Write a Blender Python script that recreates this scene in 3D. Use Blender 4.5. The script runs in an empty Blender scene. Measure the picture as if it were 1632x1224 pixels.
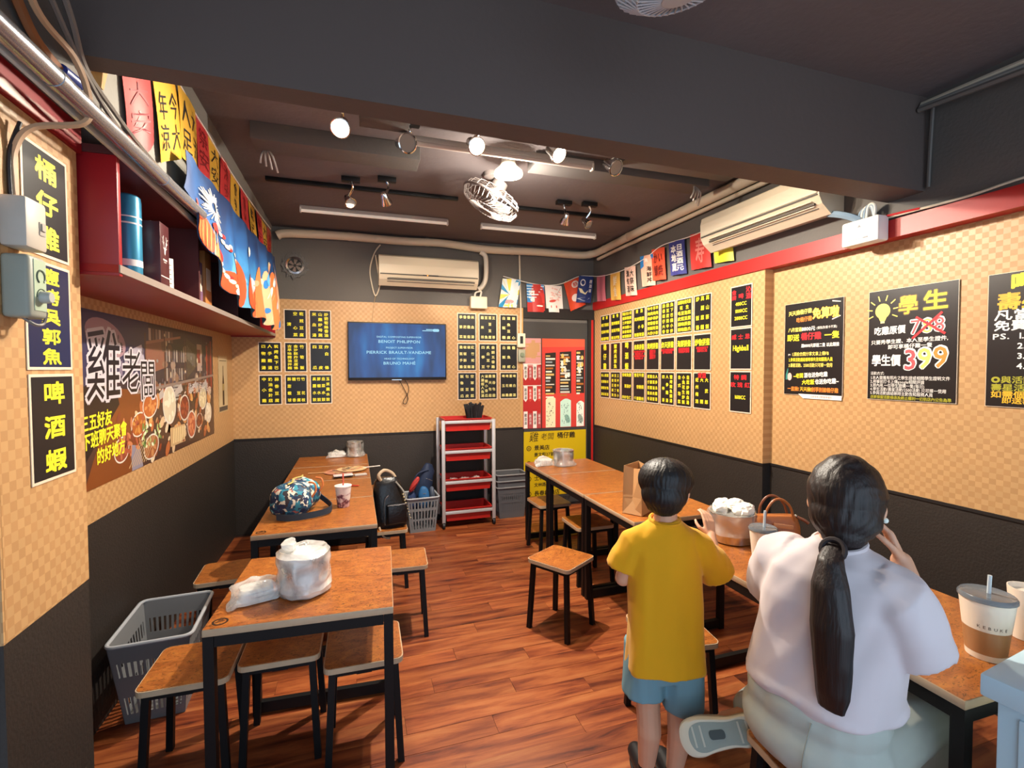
import bpy, bmesh, math, random
import numpy as np
from mathutils import Vector, Matrix
random.seed(7); RNG = np.random.default_rng(7)
SC = bpy.context.scene
COL = SC.collection
PI = math.pi

# ---------------------------------------------------------------- camera, world, lights, exposure
CAM_H = 1.62
cam_d = bpy.data.cameras.new('camera'); cam = bpy.data.objects.new('camera', cam_d); COL.objects.link(cam)
cam_d.sensor_width = 36.0; cam_d.lens = 768.41 / 1632 * 36.0; cam_d.clip_start = 0.05
_yaw, _pit, _rol = math.radians(18.0577), math.radians(1.84495), math.radians(-0.14527)
_f = Vector((math.sin(_yaw)*math.cos(_pit), math.cos(_yaw)*math.cos(_pit), -math.sin(_pit)))
_r = Vector((math.cos(_yaw), -math.sin(_yaw), 0)); _u = _r.cross(_f)
_r2 = _r*math.cos(_rol) + _u*math.sin(_rol); _u2 = -_r*math.sin(_rol) + _u*math.cos(_rol)
_m = Matrix.Identity(4)
for _i, _v in enumerate((_r2, _u2, -_f)):
    for _j in range(3): _m[_j][_i] = _v[_j]
_m.translation = Vector((0, 0, CAM_H)); cam.matrix_world = _m
SC.camera = cam

SC.view_settings.view_transform = 'Standard'; SC.view_settings.look = 'None'
SC.view_settings.gamma = 1.0; SC.view_settings.use_curve_mapping = False
SC.view_settings.exposure = -0.08

W = bpy.data.worlds.new('daylight'); SC.world = W; W.use_nodes = True
_bg = W.node_tree.nodes['Background']; _bg.inputs[0].default_value = (0.64, 0.81, 1.0, 1); _bg.inputs[1].default_value = 2.4

def light(name, kind, loc, energy, col, aim=None, **kw):
    d = bpy.data.lights.new(name, kind); d.energy = energy; d.color = col
    for k, v in kw.items(): setattr(d, k, v)
    o = bpy.data.objects.new(name, d); o.location = loc; COL.objects.link(o)
    if aim is not None:
        o.rotation_euler = (Vector(aim) - Vector(loc)).to_track_quat('-Z', 'Y').to_euler()
    return o
WARM = (1.0, 0.84, 0.64); WHITE = (1.0, 0.91, 0.78)
# shopfront opening behind the camera: sky portal
_p = light('shopfront_portal', 'AREA', (0.85, -1.25, 1.5), 1, (1, 1, 1), (0.85, 3, 1.5), shape='RECTANGLE', size=3.8, size_y=2.9)
_p.data.cycles.is_portal = True
# the bare bulb over the middle of the room
light('bulb_light', 'SPOT', (0.97, 3.04, 2.855), 330, WHITE, (0.97, 3.04, 0), shadow_soft_size=0.03, spot_size=math.radians(172), spot_blend=0.25)
light('bulb_side_light', 'POINT', (0.97, 3.04, 2.80), 48, WHITE, shadow_soft_size=0.05)
# the lit floods on the track: warm beams to the walls
FLOODS = [((-0.06, 2.66, 2.84), (-0.35, 1.0, 1.3)), ((0.67, 2.63, 2.84), (1.1, 0.4, 1.3)), ((1.16, 2.60, 2.84), (1.9, 0.9, 1.3))]
for _l, _a in FLOODS:
    light('flood_light', 'SPOT', _l, 75, WARM, _a, shadow_soft_size=0.03, spot_size=math.radians(170), spot_blend=0.6)
SPOTS = [((0.0, 3.72, 2.80), (-0.5, 5.25, 1.7)), ((0.25, 3.68, 2.80), (1.0, 5.25, 1.5)), ((1.67, 3.74, 2.80), (1.7, 5.25, 1.4)), ((1.90, 3.67, 2.80), (2.75, 4.2, 1.8))]
for _i, (_l, _a) in enumerate(SPOTS):
    light('spot_light', 'SPOT', _l, 80, WARM, _a, shadow_soft_size=0.03, spot_size=math.radians(95), spot_blend=0.8)

# ---------------------------------------------------------------- helpers
def lin(c):
    if isinstance(c, str):
        c = c.lstrip('#'); c = [int(c[i:i+2], 16)/255 for i in (0, 2, 4)]
    elif max(c) > 1.0: c = [x/255 for x in c]
    return tuple(x/12.92 if x <= 0.04045 else ((x+0.055)/1.055)**2.4 for x in c)
_mats = {}
def mat(name, col, rough=0.5, metal=0.0, spec=0.5, emit=None, es=1.0, alpha=1.0, trans=0.0, bump=None, var=None, sheen=0.0, ior=1.45, coat=0.0):
    """plain procedural Principled material; bump=(scale,strength), var=(scale,amount)"""
    key = name
    if key in _mats: return _mats[key]
    m = bpy.data.materials.new(name); m.use_nodes = True
    nt = m.node_tree; b = nt.nodes['Principled BSDF']
    c = lin(col)
    b.inputs['Base Color'].default_value = (*c, 1); b.inputs['Roughness'].default_value = rough
    b.inputs['Metallic'].default_value = metal; b.inputs['Specular IOR Level'].default_value = spec
    b.inputs['Alpha'].default_value = alpha; b.inputs['Transmission Weight'].default_value = trans; b.inputs['IOR'].default_value = ior
    b.inputs['Sheen Weight'].default_value = sheen; b.inputs['Coat Weight'].default_value = coat
    if emit is not None:
        b.inputs['Emission Color'].default_value = (*lin(emit), 1); b.inputs['Emission Strength'].default_value = es
    if bump or var:
        tc = nt.nodes.new('ShaderNodeTexCoord')
    if bump:
        n = nt.nodes.new('ShaderNodeTexNoise'); n.inputs['Scale'].default_value = bump[0]; n.inputs['Detail'].default_value = 4
        bp = nt.nodes.new('ShaderNodeBump'); bp.inputs['Strength'].default_value = bump[1]; bp.inputs['Distance'].default_value = 0.01
        nt.links.new(tc.outputs['Object'], n.inputs['Vector']); nt.links.new(n.outputs['Fac'], bp.inputs['Height'])
        nt.links.new(bp.outputs['Normal'], b.inputs['Normal'])
    if var:
        n = nt.nodes.new('ShaderNodeTexNoise'); n.inputs['Scale'].default_value = var[0]; n.inputs['Detail'].default_value = 5
        mx = nt.nodes.new('ShaderNodeMix'); mx.data_type = 'RGBA'
        mx.inputs['A'].default_value = (*[x*(1-var[1]) for x in c], 1); mx.inputs['B'].default_value = (*[min(1, x*(1+var[1])) for x in c], 1)
        nt.links.new(tc.outputs['Object'], n.inputs['Vector']); nt.links.new(n.outputs['Fac'], mx.inputs['Factor'])
        nt.links.new(mx.outputs['Result'], b.inputs['Base Color'])
    _mats[key] = m
    return m
def paint(hexc, rough=0.45): return mat('ink_'+hexc.lstrip('#')+('' if rough == 0.45 else '_%d' % int(rough*100)), hexc, rough)

def rot(ax, deg): return Matrix.Rotation(math.radians(deg), 4, ax)
def basis(u, v, n, loc=(0, 0, 0)):
    m = Matrix.Identity(4)
    for i, a in enumerate((u, v, n)):
        for j in range(3): m[j][i] = a[j]
    m.translation = Vector(loc); return m
BACK = lambda x, z, y=5.25: basis((1, 0, 0), (0, 0, 1), (0, -1, 0), (x, y, z))      # surface facing -Y
RIGHT = lambda y, z, x=2.75: basis((0, -1, 0), (0, 0, 1), (-1, 0, 0), (x, y, z))    # surface facing -X
LEFT = lambda y, z, x=-1.12: basis((0, 1, 0), (0, 0, 1), (1, 0, 0), (x, y, z))      # surface facing +X
TOP = lambda x, y, z, a=0: Matrix.Translation((x, y, z)) @ rot('Z', a)

class MB:
    """collects shapes, builds ONE mesh object"""
    def __init__(s): s.v = []; s.f = []; s.mi = []; s.mats = []; s.n = 0; s.sm = []
    def slot(s, m):
        if m is None: return 0
        if m not in s.mats: s.mats.append(m)
        return s.mats.index(m)
    def add(s, verts, faces, m=None, M=None, smooth=False):
        verts = [Vector(p) for p in verts]
        if M is not None: verts = [M @ p for p in verts]
        k = s.slot(m); o = s.n
        s.v += verts; s.n += len(verts)
        for f in faces: s.f.append([o+i for i in f]); s.mi.append(k); s.sm.append(smooth)
        return s
    def box(s, c, d, m=None, M=None, bev=0.0, seg=2):
        x, y, z = d[0]/2, d[1]/2, d[2]/2
        if bev > 0:
            bm = bmesh.new(); bmesh.ops.create_cube(bm, size=1)
            for v in bm.verts: v.co = Vector((v.co.x*d[0]+c[0], v.co.y*d[1]+c[1], v.co.z*d[2]+c[2]))
            bmesh.ops.bevel(bm, geom=list(bm.edges), offset=bev, segments=seg, profile=0.5, affect='EDGES')
            s.bm(bm, m, M, True); return s
        vs = [(c[0]+a*x, c[1]+b*y, c[2]+e*z) for a in (-1, 1) for b in (-1, 1) for e in (-1, 1)]
        return s.add(vs, [(0, 1, 3, 2), (4, 6, 7, 5), (0, 4, 5, 1), (2, 3, 7, 6), (0, 2, 6, 4), (1, 5, 7, 3)], m, M)
    def bm(s, bm, m=None, M=None, smooth=False):
        bm.verts.index_update()
        s.add([v.co for v in bm.verts], [[v.index for v in f.verts] for f in bm.faces], m, M, smooth); bm.free(); return s
    def tube(s, pts, r, n=8, m=None, M=None, closed=False, cap=True):
        pts = [Vector(p) for p in pts]; k = len(pts)
        rs = r if isinstance(r, (list, tuple)) else [r]*k
        vs, fs = [], []; up = None
        for i, p in enumerate(pts):
            if closed: t = pts[(i+1) % k] - pts[i-1]
            else: t = pts[min(i+1, k-1)] - pts[max(i-1, 0)]
            t.normalize()
            if up is None:
                up = Vector((0, 0, 1)) if abs(t.z) < 0.9 else Vector((1, 0, 0))
            a = t.cross(up)
            if a.length < 1e-6: a = t.orthogonal()
            a.normalize(); b = a.cross(t).normalized(); up = b
            for j in range(n):
                w = 2*PI*j/n; vs.append(p + (a*math.cos(w)+b*math.sin(w))*rs[i])
        for i in range(k if closed else k-1):
            i2 = (i+1) % k
            for j in range(n): fs.append((i*n+j, i*n+(j+1) % n, i2*n+(j+1) % n, i2*n+j))
        if cap and not closed: fs.append(tuple(range(n))[::-1]); fs.append(tuple((k-1)*n+j for j in range(n)))
        return s.add(vs, fs, m, M, True)
    def bar(s, p, q, w, h, m=None, M=None):
        """rectangular bar from p to q, w across, h in the other direction"""
        p, q = Vector(p), Vector(q); t = (q-p).normalized()
        up = Vector((0, 0, 1)) if abs(t.z) < 0.9 else Vector((0, 1, 0))
        a = t.cross(up).normalized(); b = a.cross(t).normalized()
        vs = [e + a*sa*w/2 + b*sb*h/2 for e in (p, q) for sa, sb in ((-1, -1), (1, -1), (1, 1), (-1, 1))]
        return s.add(vs, [(3, 2, 1, 0), (4, 5, 6, 7)] + [(i, (i+1) % 4, 4+(i+1) % 4, 4+i) for i in range(4)], m, M)
    def lathe(s, prof, n=24, m=None, M=None, capb=True, capt=True):
        vs = [(r*math.cos(2*PI*j/n), r*math.sin(2*PI*j/n), z) for r, z in prof for j in range(n)]
        fs = [(i*n+j, i*n+(j+1) % n, (i+1)*n+(j+1) % n, (i+1)*n+j) for i in range(len(prof)-1) for j in range(n)]
        if capb: fs.append(tuple(range(n))[::-1])
        if capt: fs.append(tuple((len(prof)-1)*n+j for j in range(n)))
        return s.add(vs, fs, m, M, True)
    def prism(s, poly, h, m=None, M=None, z=0.0):
        """polygon (x,y) extruded from z to z+h"""
        k = len(poly)
        vs = [(x, y, z) for x, y in poly] + [(x, y, z+h) for x, y in poly]
        return s.add(vs, [tuple(range(k))[::-1], tuple(range(k, 2*k))] + [(i, (i+1) % k, k+(i+1) % k, k+i) for i in range(k)], m, M)
    def flat(s, poly, m=None, M=None, z=0.0):
        z += 1.3e-5*(len(s.f) % 15)          # overlapping ink never lies exactly in one plane
        return s.add([(x, y, z) for x, y in poly], [tuple(range(len(poly)))], m, M)
    def rect(s, x0, y0, x1, y1, m=None, M=None, z=0.0): return s.flat([(x0, y0), (x1, y0), (x1, y1), (x0, y1)], m, M, z)
    def disc(s, x, y, rx, ry, m=None, M=None, z=0.0, n=20, a=0.0):
        ca, sa = math.cos(a), math.sin(a)
        P = [(rx*math.cos(2*PI*i/n), ry*math.sin(2*PI*i/n)) for i in range(n)]
        return s.flat([(x+p*ca-q*sa, y+p*sa+q*ca) for p, q in P], m, M, z)
    def sphere(s, c, r, m=None, M=None, n=12, k=8):
        if not isinstance(r, (tuple, list)): r = (r, r, r)
        vs = [(c[0], c[1], c[2]-r[2])]
        for i in range(1, k):
            t = PI*i/k
            for j in range(n): vs.append((c[0]+r[0]*math.sin(t)*math.cos(2*PI*j/n), c[1]+r[1]*math.sin(t)*math.sin(2*PI*j/n), c[2]-r[2]*math.cos(t)))
        vs.append((c[0], c[1], c[2]+r[2])); L = len(vs)-1
        fs = [(0, 1+(j+1) % n, 1+j) for j in range(n)]
        for i in range(k-2):
            for j in range(n): fs.append((1+i*n+j, 1+i*n+(j+1) % n, 1+(i+1)*n+(j+1) % n, 1+(i+1)*n+j))
        fs += [(L, 1+(k-2)*n+j, 1+(k-2)*n+(j+1) % n) for j in range(n)]
        return s.add(vs, fs, m, M, True)
    def loft(s, rings, m=None, M=None, capb=True, capt=True, closed=True):
        """rings: lists of equally many points"""
        n = len(rings[0]); vs = [p for r in rings for p in r]; fs = []
        for i in range(len(rings)-1):
            for j in range(n if closed else n-1): fs.append((i*n+j, i*n+(j+1) % n, (i+1)*n+(j+1) % n, (i+1)*n+j))
        if capb and closed: fs.append(tuple(range(n))[::-1])
        if capt and closed: fs.append(tuple((len(rings)-1)*n+j for j in range(n)))
        return s.add(vs, fs, m, M, True)
    def mesh(s, name):
        me = bpy.data.meshes.new(name)
        me.from_pydata([tuple(v) for v in s.v], [], s.f)
        for m in s.mats: me.materials.append(m)
        me.polygons.foreach_set('material_index', s.mi); me.polygons.foreach_set('use_smooth', s.sm)
        me.update(); return me
    def build(s, name, m=None, parent=None, M=None, fix=True, sharp=40):
        if m is not None: s.mats = [m] + [x for x in s.mats if x is not m] if not s.mats else s.mats
        me = s.mesh(name)
        if m is not None and not me.materials: me.materials.append(m)
        if fix:
            bm = bmesh.new(); bm.from_mesh(me); bmesh.ops.recalc_face_normals(bm, faces=bm.faces); bm.to_mesh(me); bm.free()
        if any(s.sm): me.set_sharp_from_angle(angle=math.radians(sharp))
        o = bpy.data.objects.new(name, me); COL.objects.link(o)
        if M is not None: o.matrix_basis = M
        if parent is not None: o.parent = parent
        return o
def tag(o, label, cat, group=None, kind=None):
    o['label'] = label; o['category'] = cat
    if group: o['group'] = group
    if kind: o['kind'] = kind
    return o
def thing(name, label, cat, M=None, group=None):
    o = bpy.data.objects.new(name, None); COL.objects.link(o); o.empty_display_size = 0.05
    if M is not None: o.matrix_basis = M if isinstance(M, Matrix) else Matrix.Translation(M)
    return tag(o, label, cat, group)
def struct(o): o['kind'] = 'structure'; return o
def copy_tree(o, parent=None, kids=None):
    c = o.copy(); COL.objects.link(c)
    if parent is not None: c.parent = parent
    for ch in KIDS(o): copy_tree(ch, c)
    return c
def KIDS(o): return [x for x in COL.objects if x.parent is o]
def dup(root, M, label, group=None):
    c = copy_tree(root); c.matrix_basis = M; c['label'] = label
    if group: c['group'] = group
    return c
def bez(pts, n=8):
    """Catmull-Rom through pts"""
    P = [Vector(p) for p in pts]; out = []
    for i in range(len(P)-1):
        a, b, c, d = P[max(i-1, 0)], P[i], P[i+1], P[min(i+2, len(P)-1)]
        for k in range(n):
            t = k/n
            out.append(0.5*((2*b)+(c-a)*t+(2*a-5*b+4*c-d)*t*t+(3*b-a-3*c+d)*t**3))
    out.append(P[-1]); return out
def ring(c, ax, ay, rx, ry, n=24, e=2.0, ph=0.0):
    c, ax, ay = Vector(c), Vector(ax), Vector(ay); out = []
    for i in range(n):
        w = 2*PI*i/n+ph; x, y = math.cos(w), math.sin(w)
        x = math.copysign(abs(x)**(2/e), x); y = math.copysign(abs(y)**(2/e), y)
        out.append(c+ax*x*rx+ay*y*ry)
    return out
def rrect(w, h, r, n=5):
    P = []
    for cx, cy, a0 in ((w/2-r, h/2-r, 0), (-w/2+r, h/2-r, 90), (-w/2+r, -h/2+r, 180), (w/2-r, -h/2+r, 270)):
        for i in range(n): a = math.radians(a0+90*i/(n-1)); P.append((cx+r*math.cos(a), cy+r*math.sin(a)))
    return P

# ---- lettering: glyph outlines of the built-in font turned into flat print
_TS = bpy.data.scenes.new('glyphs'); _gly = {}
def glyph(ch, bold=0.0):
    bold = 0.0; k = ch
    if k in _gly: return _gly[k]
    c = bpy.data.curves.new('g', 'FONT'); c.body = ch; c.resolution_u = 2 if ord(ch) < 0x2000 else 1; c.fill_mode = 'FRONT'
    o = bpy.data.objects.new('g', c); _TS.collection.objects.link(o)
    with bpy.context.temp_override(scene=_TS, view_layer=_TS.view_layers[0]):
        dg = bpy.context.evaluated_depsgraph_get(); me = bpy.data.meshes.new_from_object(o.evaluated_get(dg), depsgraph=dg)
    vs = [(v.co.x, v.co.y) for v in me.vertices]; fs = [tuple(p.vertices) for p in me.polygons]
    wide = ord(ch) >= 0x2E80
    adv = 1.0 if wide else ((max(x for x, y in vs)+0.06) if vs else 0.3)
    bpy.data.objects.remove(o); bpy.data.curves.remove(c); bpy.data.meshes.remove(me)
    _gly[k] = (vs, fs, adv); return _gly[k]
def text_w(s, bold=0.0): return sum(glyph(c, bold)[2] for c in s)
def _ink(mb, P, fs, m, r, z):
    """one glyph, thickened by laying shifted copies over each other in hair-thin layers"""
    if r < 1e-5: mb.add([(x, y, z) for x, y in P], fs, m); return
    n = 4 if r < 0.004 else 8
    for i in range(n):
        a = 2*PI*(i+0.5)/n; dx, dy = r*math.cos(a), r*math.sin(a)
        mb.add([(x+dx, y+dy, z+2.5e-5*i) for x, y in P], fs, m)
def put(mb, s, x, y, size, m, z=0.0, bold=0.02, sx=1.0, align='L', slant=0.0, rise=0.0, shear=0.0):
    """writes s from (x,y): x left edge / centre / right edge, y = baseline; rise = tilt of the line"""
    w = text_w(s, bold)*size*sx
    x0 = x - (w/2 if align == 'C' else w if align == 'R' else 0); cx = 0.0
    for ch in s:
        vs, fs, adv = glyph(ch, bold)
        if fs:
            P = []
            for a, b in vs:
                px = (cx+a)*size*sx + b*size*shear; P.append((x0+px, y+b*size+(px)*rise))
            _ink(mb, P, fs, m, (bold*0.95*size if bold > 0.012 else 0), z)
        cx += adv
def putc(mb, ch, cx, cy, w, h, m, z=0.0, bold=0.03):
    """one character centred in a box w x h"""
    vs, fs, adv = glyph(ch, bold)
    if fs: _ink(mb, [(cx+(a-adv/2)*w, cy+(b-0.38)*h) for a, b in vs], fs, m, (bold*0.95*min(w, h) if bold > 0.012 else 0), z)
# ---------------------------------------------------------------- surface materials
def nodes(name):
    m = bpy.data.materials.new(name); m.use_nodes = True; nt = m.node_tree
    return m, nt, nt.nodes['Principled BSDF']
def N(nt, t, **kw):
    n = nt.nodes.new(t)
    for k, v in kw.items():
        if k in n.inputs: n.inputs[k].default_value = v
        else: setattr(n, k, v)
    return n
def ramp(nt, fac, stops):
    r = nt.nodes.new('ShaderNodeValToRGB'); e = r.color_ramp.elements
    while len(e) < len(stops): e.new(0.5)
    for i, (p, c) in enumerate(stops): e[i].position = p; e[i].color = (*lin(c), 1)
    nt.links.new(fac, r.inputs['Fac']); return r

def wallpaper(name, axes):
    m, nt, b = nodes(name); L = nt.links.new
    tc = N(nt, 'ShaderNodeTexCoord'); sp = N(nt, 'ShaderNodeSeparateXYZ'); L(tc.outputs['Object'], sp.inputs[0])
    cb = N(nt, 'ShaderNodeCombineXYZ'); L(sp.outputs[axes[0]], cb.inputs['X']); L(sp.outputs[axes[1]], cb.inputs['Y']); cb.inputs['Z'].default_value = 0.0123
    ck = N(nt, 'ShaderNodeTexChecker', Scale=1/0.0262); L(cb.outputs[0], ck.inputs['Vector'])
    n = N(nt, 'ShaderNodeTexNoise', Scale=3.0, Detail=3.0); L(cb.outputs[0], n.inputs['Vector'])
    n2 = N(nt, 'ShaderNodeTexNoise', Scale=160.0, Detail=2.0); L(cb.outputs[0], n2.inputs['Vector'])
    # uneven sheen of the pressed squares, put into the colour as random tint
    wn = N(nt, 'ShaderNodeTexWhiteNoise', noise_dimensions='2D'); sn = N(nt, 'ShaderNodeVectorMath', operation='SNAP'); sn.inputs[1].default_value = (0.0262, 0.0262, 1)
    L(cb.outputs[0], sn.inputs[0]); L(sn.outputs[0], wn.inputs['Vector'])
    m1 = N(nt, 'ShaderNodeMix', data_type='RGBA'); m1.inputs['A'].default_value = (*lin('#c39a6a'), 1); m1.inputs['B'].default_value = (*lin('#b78c5d'), 1)
    L(ck.outputs['Fac'], m1.inputs['Factor'])
    m2 = N(nt, 'ShaderNodeMix', data_type='RGBA', blend_type='MULTIPLY'); m2.inputs['Factor'].default_value = 1.0; L(m1.outputs['Result'], m2.inputs['A'])
    md = N(nt, 'ShaderNodeMapRange'); md.inputs['To Min'].default_value = 0.95; md.inputs['To Max'].default_value = 1.04; L(wn.outputs['Value'], md.inputs['Value'])
    L(md.outputs[0], m2.inputs['B']); L(m2.outputs['Result'], b.inputs['Base Color'])
    rr = N(nt, 'ShaderNodeMapRange'); rr.inputs['To Min'].default_value = 0.40; rr.inputs['To Max'].default_value = 0.50; L(ck.outputs['Fac'], rr.inputs['Value']); L(rr.outputs[0], b.inputs['Roughness'])
    ad = N(nt, 'ShaderNodeMath', operation='ADD'); ml = N(nt, 'ShaderNodeMath', operation='MULTIPLY'); ml.inputs[1].default_value = 0.25
    L(n2.outputs['Fac'], ml.inputs[0]); L(ck.outputs['Fac'], ad.inputs[0]); L(ml.outputs[0], ad.inputs[1])
    bp = N(nt, 'ShaderNodeBump', Strength=0.15, Distance=0.0008); L(ad.outputs[0], bp.inputs['Height']); L(bp.outputs[0], b.inputs['Normal'])
    b.inputs['Specular IOR Level'].default_value = 0.4
    return m
WP_B, WP_S = wallpaper('wallpaper_back', 'XZ'), wallpaper('wallpaper_side', 'YZ')
M_WAINS = mat('wainscot_paint', '#2c2622', 0.55, bump=(90, 0.25), var=(3, 0.2))
M_GREY = mat('grey_wall_paint', '#5f5b57', 0.7, bump=(60, 0.15), var=(2, 0.12))
M_CEIL = mat('ceiling_paint', '#665d5d', 0.75, bump=(25, 0.25), var=(1.5, 0.18))
M_RED = mat('red_paint', '#b3201c', 0.42, var=(6, 0.15))
M_CABRED = mat('cabinet_red', '#96141b', 0.4, var=(5, 0.12))
M_CABIN = mat('cabinet_maroon', '#4e2524', 0.5, var=(5, 0.12))
M_BLACK = mat('black_metal', '#0d0c0d', 0.5, spec=0.3)
M_BLK = mat('black_plastic', '#17171a', 0.5)
M_CHROME = mat('chrome', '#d8d8d8', 0.12, metal=1.0)
M_STEEL = mat('steel', '#c9c4bd', 0.22, metal=1.0)
M_WHITE = mat('white_plastic', '#d9d4c8', 0.45)
M_IVORY = mat('ivory_plastic', '#d9ccb4', 0.42)
M_PAPER = mat('white_paper', '#e9e2d6', 0.6)

def floor_mat():
    m, nt, b = nodes('plank_wood'); L = nt.links.new
    tc = N(nt, 'ShaderNodeTexCoord'); oi = N(nt, 'ShaderNodeObjectInfo')
    mm = N(nt, 'ShaderNodeMath', operation='MULTIPLY'); mm.inputs[1].default_value = 37.0; L(oi.outputs['Random'], mm.inputs[0])
    cb = N(nt, 'ShaderNodeCombineXYZ'); L(mm.outputs[0], cb.inputs['X']); L(mm.outputs[0], cb.inputs['Y'])
    va = N(nt, 'ShaderNodeVectorMath', operation='ADD'); L(tc.outputs['Object'], va.inputs[0]); L(cb.outputs[0], va.inputs[1])
    sc = N(nt, 'ShaderNodeVectorMath', operation='MULTIPLY'); sc.inputs[1].default_value = (1.0, 8.5, 1.0); L(va.outputs[0], sc.inputs[0])
    n = N(nt, 'ShaderNodeTexNoise', Scale=1.7, Detail=8.0, Roughness=0.66, Distortion=0.5); L(sc.outputs[0], n.inputs['Vector'])
    r = ramp(nt, n.outputs['Fac'], [(0.33, '#3f150b'), (0.42, '#74341a'), (0.56, '#9b542c'), (0.74, '#b27242')])
    mx = N(nt, 'ShaderNodeMix', data_type='RGBA', blend_type='MULTIPLY'); mx.inputs['Factor'].default_value = 1.0
    mr = N(nt, 'ShaderNodeMapRange'); mr.inputs['To Min'].default_value = 0.78; mr.inputs['To Max'].default_value = 1.12; L(oi.outputs['Random'], mr.inputs['Value'])
    L(r.outputs[0], mx.inputs['A']); L(mr.outputs[0], mx.inputs['B']); L(mx.outputs['Result'], b.inputs['Base Color'])
    b.inputs['Roughness'].default_value = 0.38
    bp = N(nt, 'ShaderNodeBump', Strength=0.12, Distance=0.004); L(n.outputs['Fac'], bp.inputs['Height']); L(bp.outputs[0], b.inputs['Normal'])
    return m
def table_mat(name, a, c, d):
    m, nt, b = nodes(name); L = nt.links.new
    tc = N(nt, 'ShaderNodeTexCoord'); oi = N(nt, 'ShaderNodeObjectInfo')
    va = N(nt, 'ShaderNodeVectorMath', operation='ADD'); L(tc.outputs['Object'], va.inputs[0]); L(oi.outputs['Location'], va.inputs[1])
    sc = N(nt, 'ShaderNodeVectorMath', operation='MULTIPLY'); sc.inputs[1].default_value = (1.0, 1.8, 1.0); L(va.outputs[0], sc.inputs[0])
    n = N(nt, 'ShaderNodeTexNoise', Scale=9.0, Detail=6.0, Roughness=0.6, Distortion=1.6); L(sc.outputs[0], n.inputs['Vector'])
    v = N(nt, 'ShaderNodeTexNoise', Scale=42.0, Detail=3.0, Distortion=2.5); L(sc.outputs[0], v.inputs['Vector'])
    r = ramp(nt, n.outputs['Fac'], [(0.25, a), (0.5, c), (0.75, d)])
    r2 = ramp(nt, v.outputs['Fac'], [(0.34, '#6e6a66'), (0.46, '#ffffff')])
    mx = N(nt, 'ShaderNodeMix', data_type='RGBA', blend_type='MULTIPLY'); mx.inputs['Factor'].default_value = 0.8
    L(r.outputs[0], mx.inputs['A']); L(r2.outputs[0], mx.inputs['B']); L(mx.outputs['Result'], b.inputs['Base Color'])
    b.inputs['Roughness'].default_value = 0.33
    return m
M_FLOOR = floor_mat()
M_TABLE = table_mat('table_laminate', '#7d421a', '#a05d28', '#b87530')
M_EDGE = mat('edge_band', '#b9a083', 0.5, var=(30, 0.12))

# ---------------------------------------------------------------- room shell
b = MB(); b.box((0.85, 2.05, -0.06), (4.3, 6.6, 0.112), mat('subfloor', '#2a120b', 0.8)); FLOOR = struct(b.build('floor'))
pl = {}
def plank(x0, x1, y, w=0.118):
    L_ = round(x1-x0, 3)
    if L_ not in pl:
        q = MB(); q.box((0, 0, -0.002), (L_-0.0015, w-0.0015, 0.004), M_FLOOR); pl[L_] = q.mesh('plank')
    o = bpy.data.objects.new('plank', pl[L_]); COL.objects.link(o); o.location = ((x0+x1)/2, y, 0.0005*((int(y*977+x0*131) % 3)-1)); o.parent = FLOOR
y, row = 0.06, 0
while y < 5.25:
    x = -1.28 - (row*0.37) % 0.9 - 0.0
    while x < 2.9:
        a, c = max(x, -1.28), min(x+0.92, 2.92)
        if c-a > 0.03: plank(a, c, y)
        x += 0.92
    y += 0.118; row += 1

YB, ZC = 5.25, 3.02
def panel(name, x0, x1, y0, y1, z0, z1, m, parent=None):
    q = MB(); q.box(((x0+x1)/2, (y0+y1)/2, (z0+z1)/2), (x1-x0, y1-y0, z1-z0), m); return q.build(name, None, parent)
wb = struct(panel('wall_back', -1.3, 3.0, YB+0.01, YB+0.12, 0, ZC+0.1, M_GREY))
panel('wainscot', -1.12, 1.845, YB-0.002, YB+0.01, 0, 0.925, M_WAINS, wb)
panel('ledge', -1.12, 1.845, YB-0.010, YB+0.01, 0.925, 0.943, mat('ledge_black', '#1d1a1a', 0.5), wb)
panel('wallpaper', -1.12, 1.815, YB-0.003, YB+0.01, 0.943, 2.312, WP_B, wb)
panel('edge_strip', 1.815, 1.845, YB-0.008, YB+0.01, 0.943, 2.312, mat('raw_board', '#c99a5e', 0.6), wb)

wl = struct(panel('wall_left', -1.32, -1.125, 1.6, YB+0.1, 0, ZC+0.1, M_GREY))
panel('wainscot', -1.125, -1.118, 1.905, YB, 0, 0.937, M_WAINS, wl)
panel('wallpaper', -1.125, -1.12, 1.905, YB, 0.937, 2.0, WP_S, wl)
panel('upper_wall', -1.12, -0.752, 1.88, YB+0.05, 2.40, ZC+0.1, mat('light_grey_paint', '#83827d', 0.7, bump=(60, 0.15), var=(2, 0.1)), wl)
pil = struct(panel('wall_left_pillar', -1.6, -0.840, 1.511, 1.905, 0, 2.31, M_GREY))
panel('wainscot', -1.6, -0.836, 1.507, 1.909, 0, 0.937, M_WAINS, pil)
panel('wallpaper', -0.841, -0.834, 1.511, 1.908, 0.937, 2.31, WP_S, pil)
panel('wallpaper', -1.6, -0.834, 1.504, 1.512, 0.937, 2.31, WP_B, pil)
wf = struct(panel('wall_left_front', -1.75, -1.6, -1.25, 1.6, 0, ZC+0.1, M_GREY))
panel('upper_wall', -1.6, -0.756, -1.25, 1.90, 2.40, ZC+0.1, M_GREY, wf)

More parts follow.
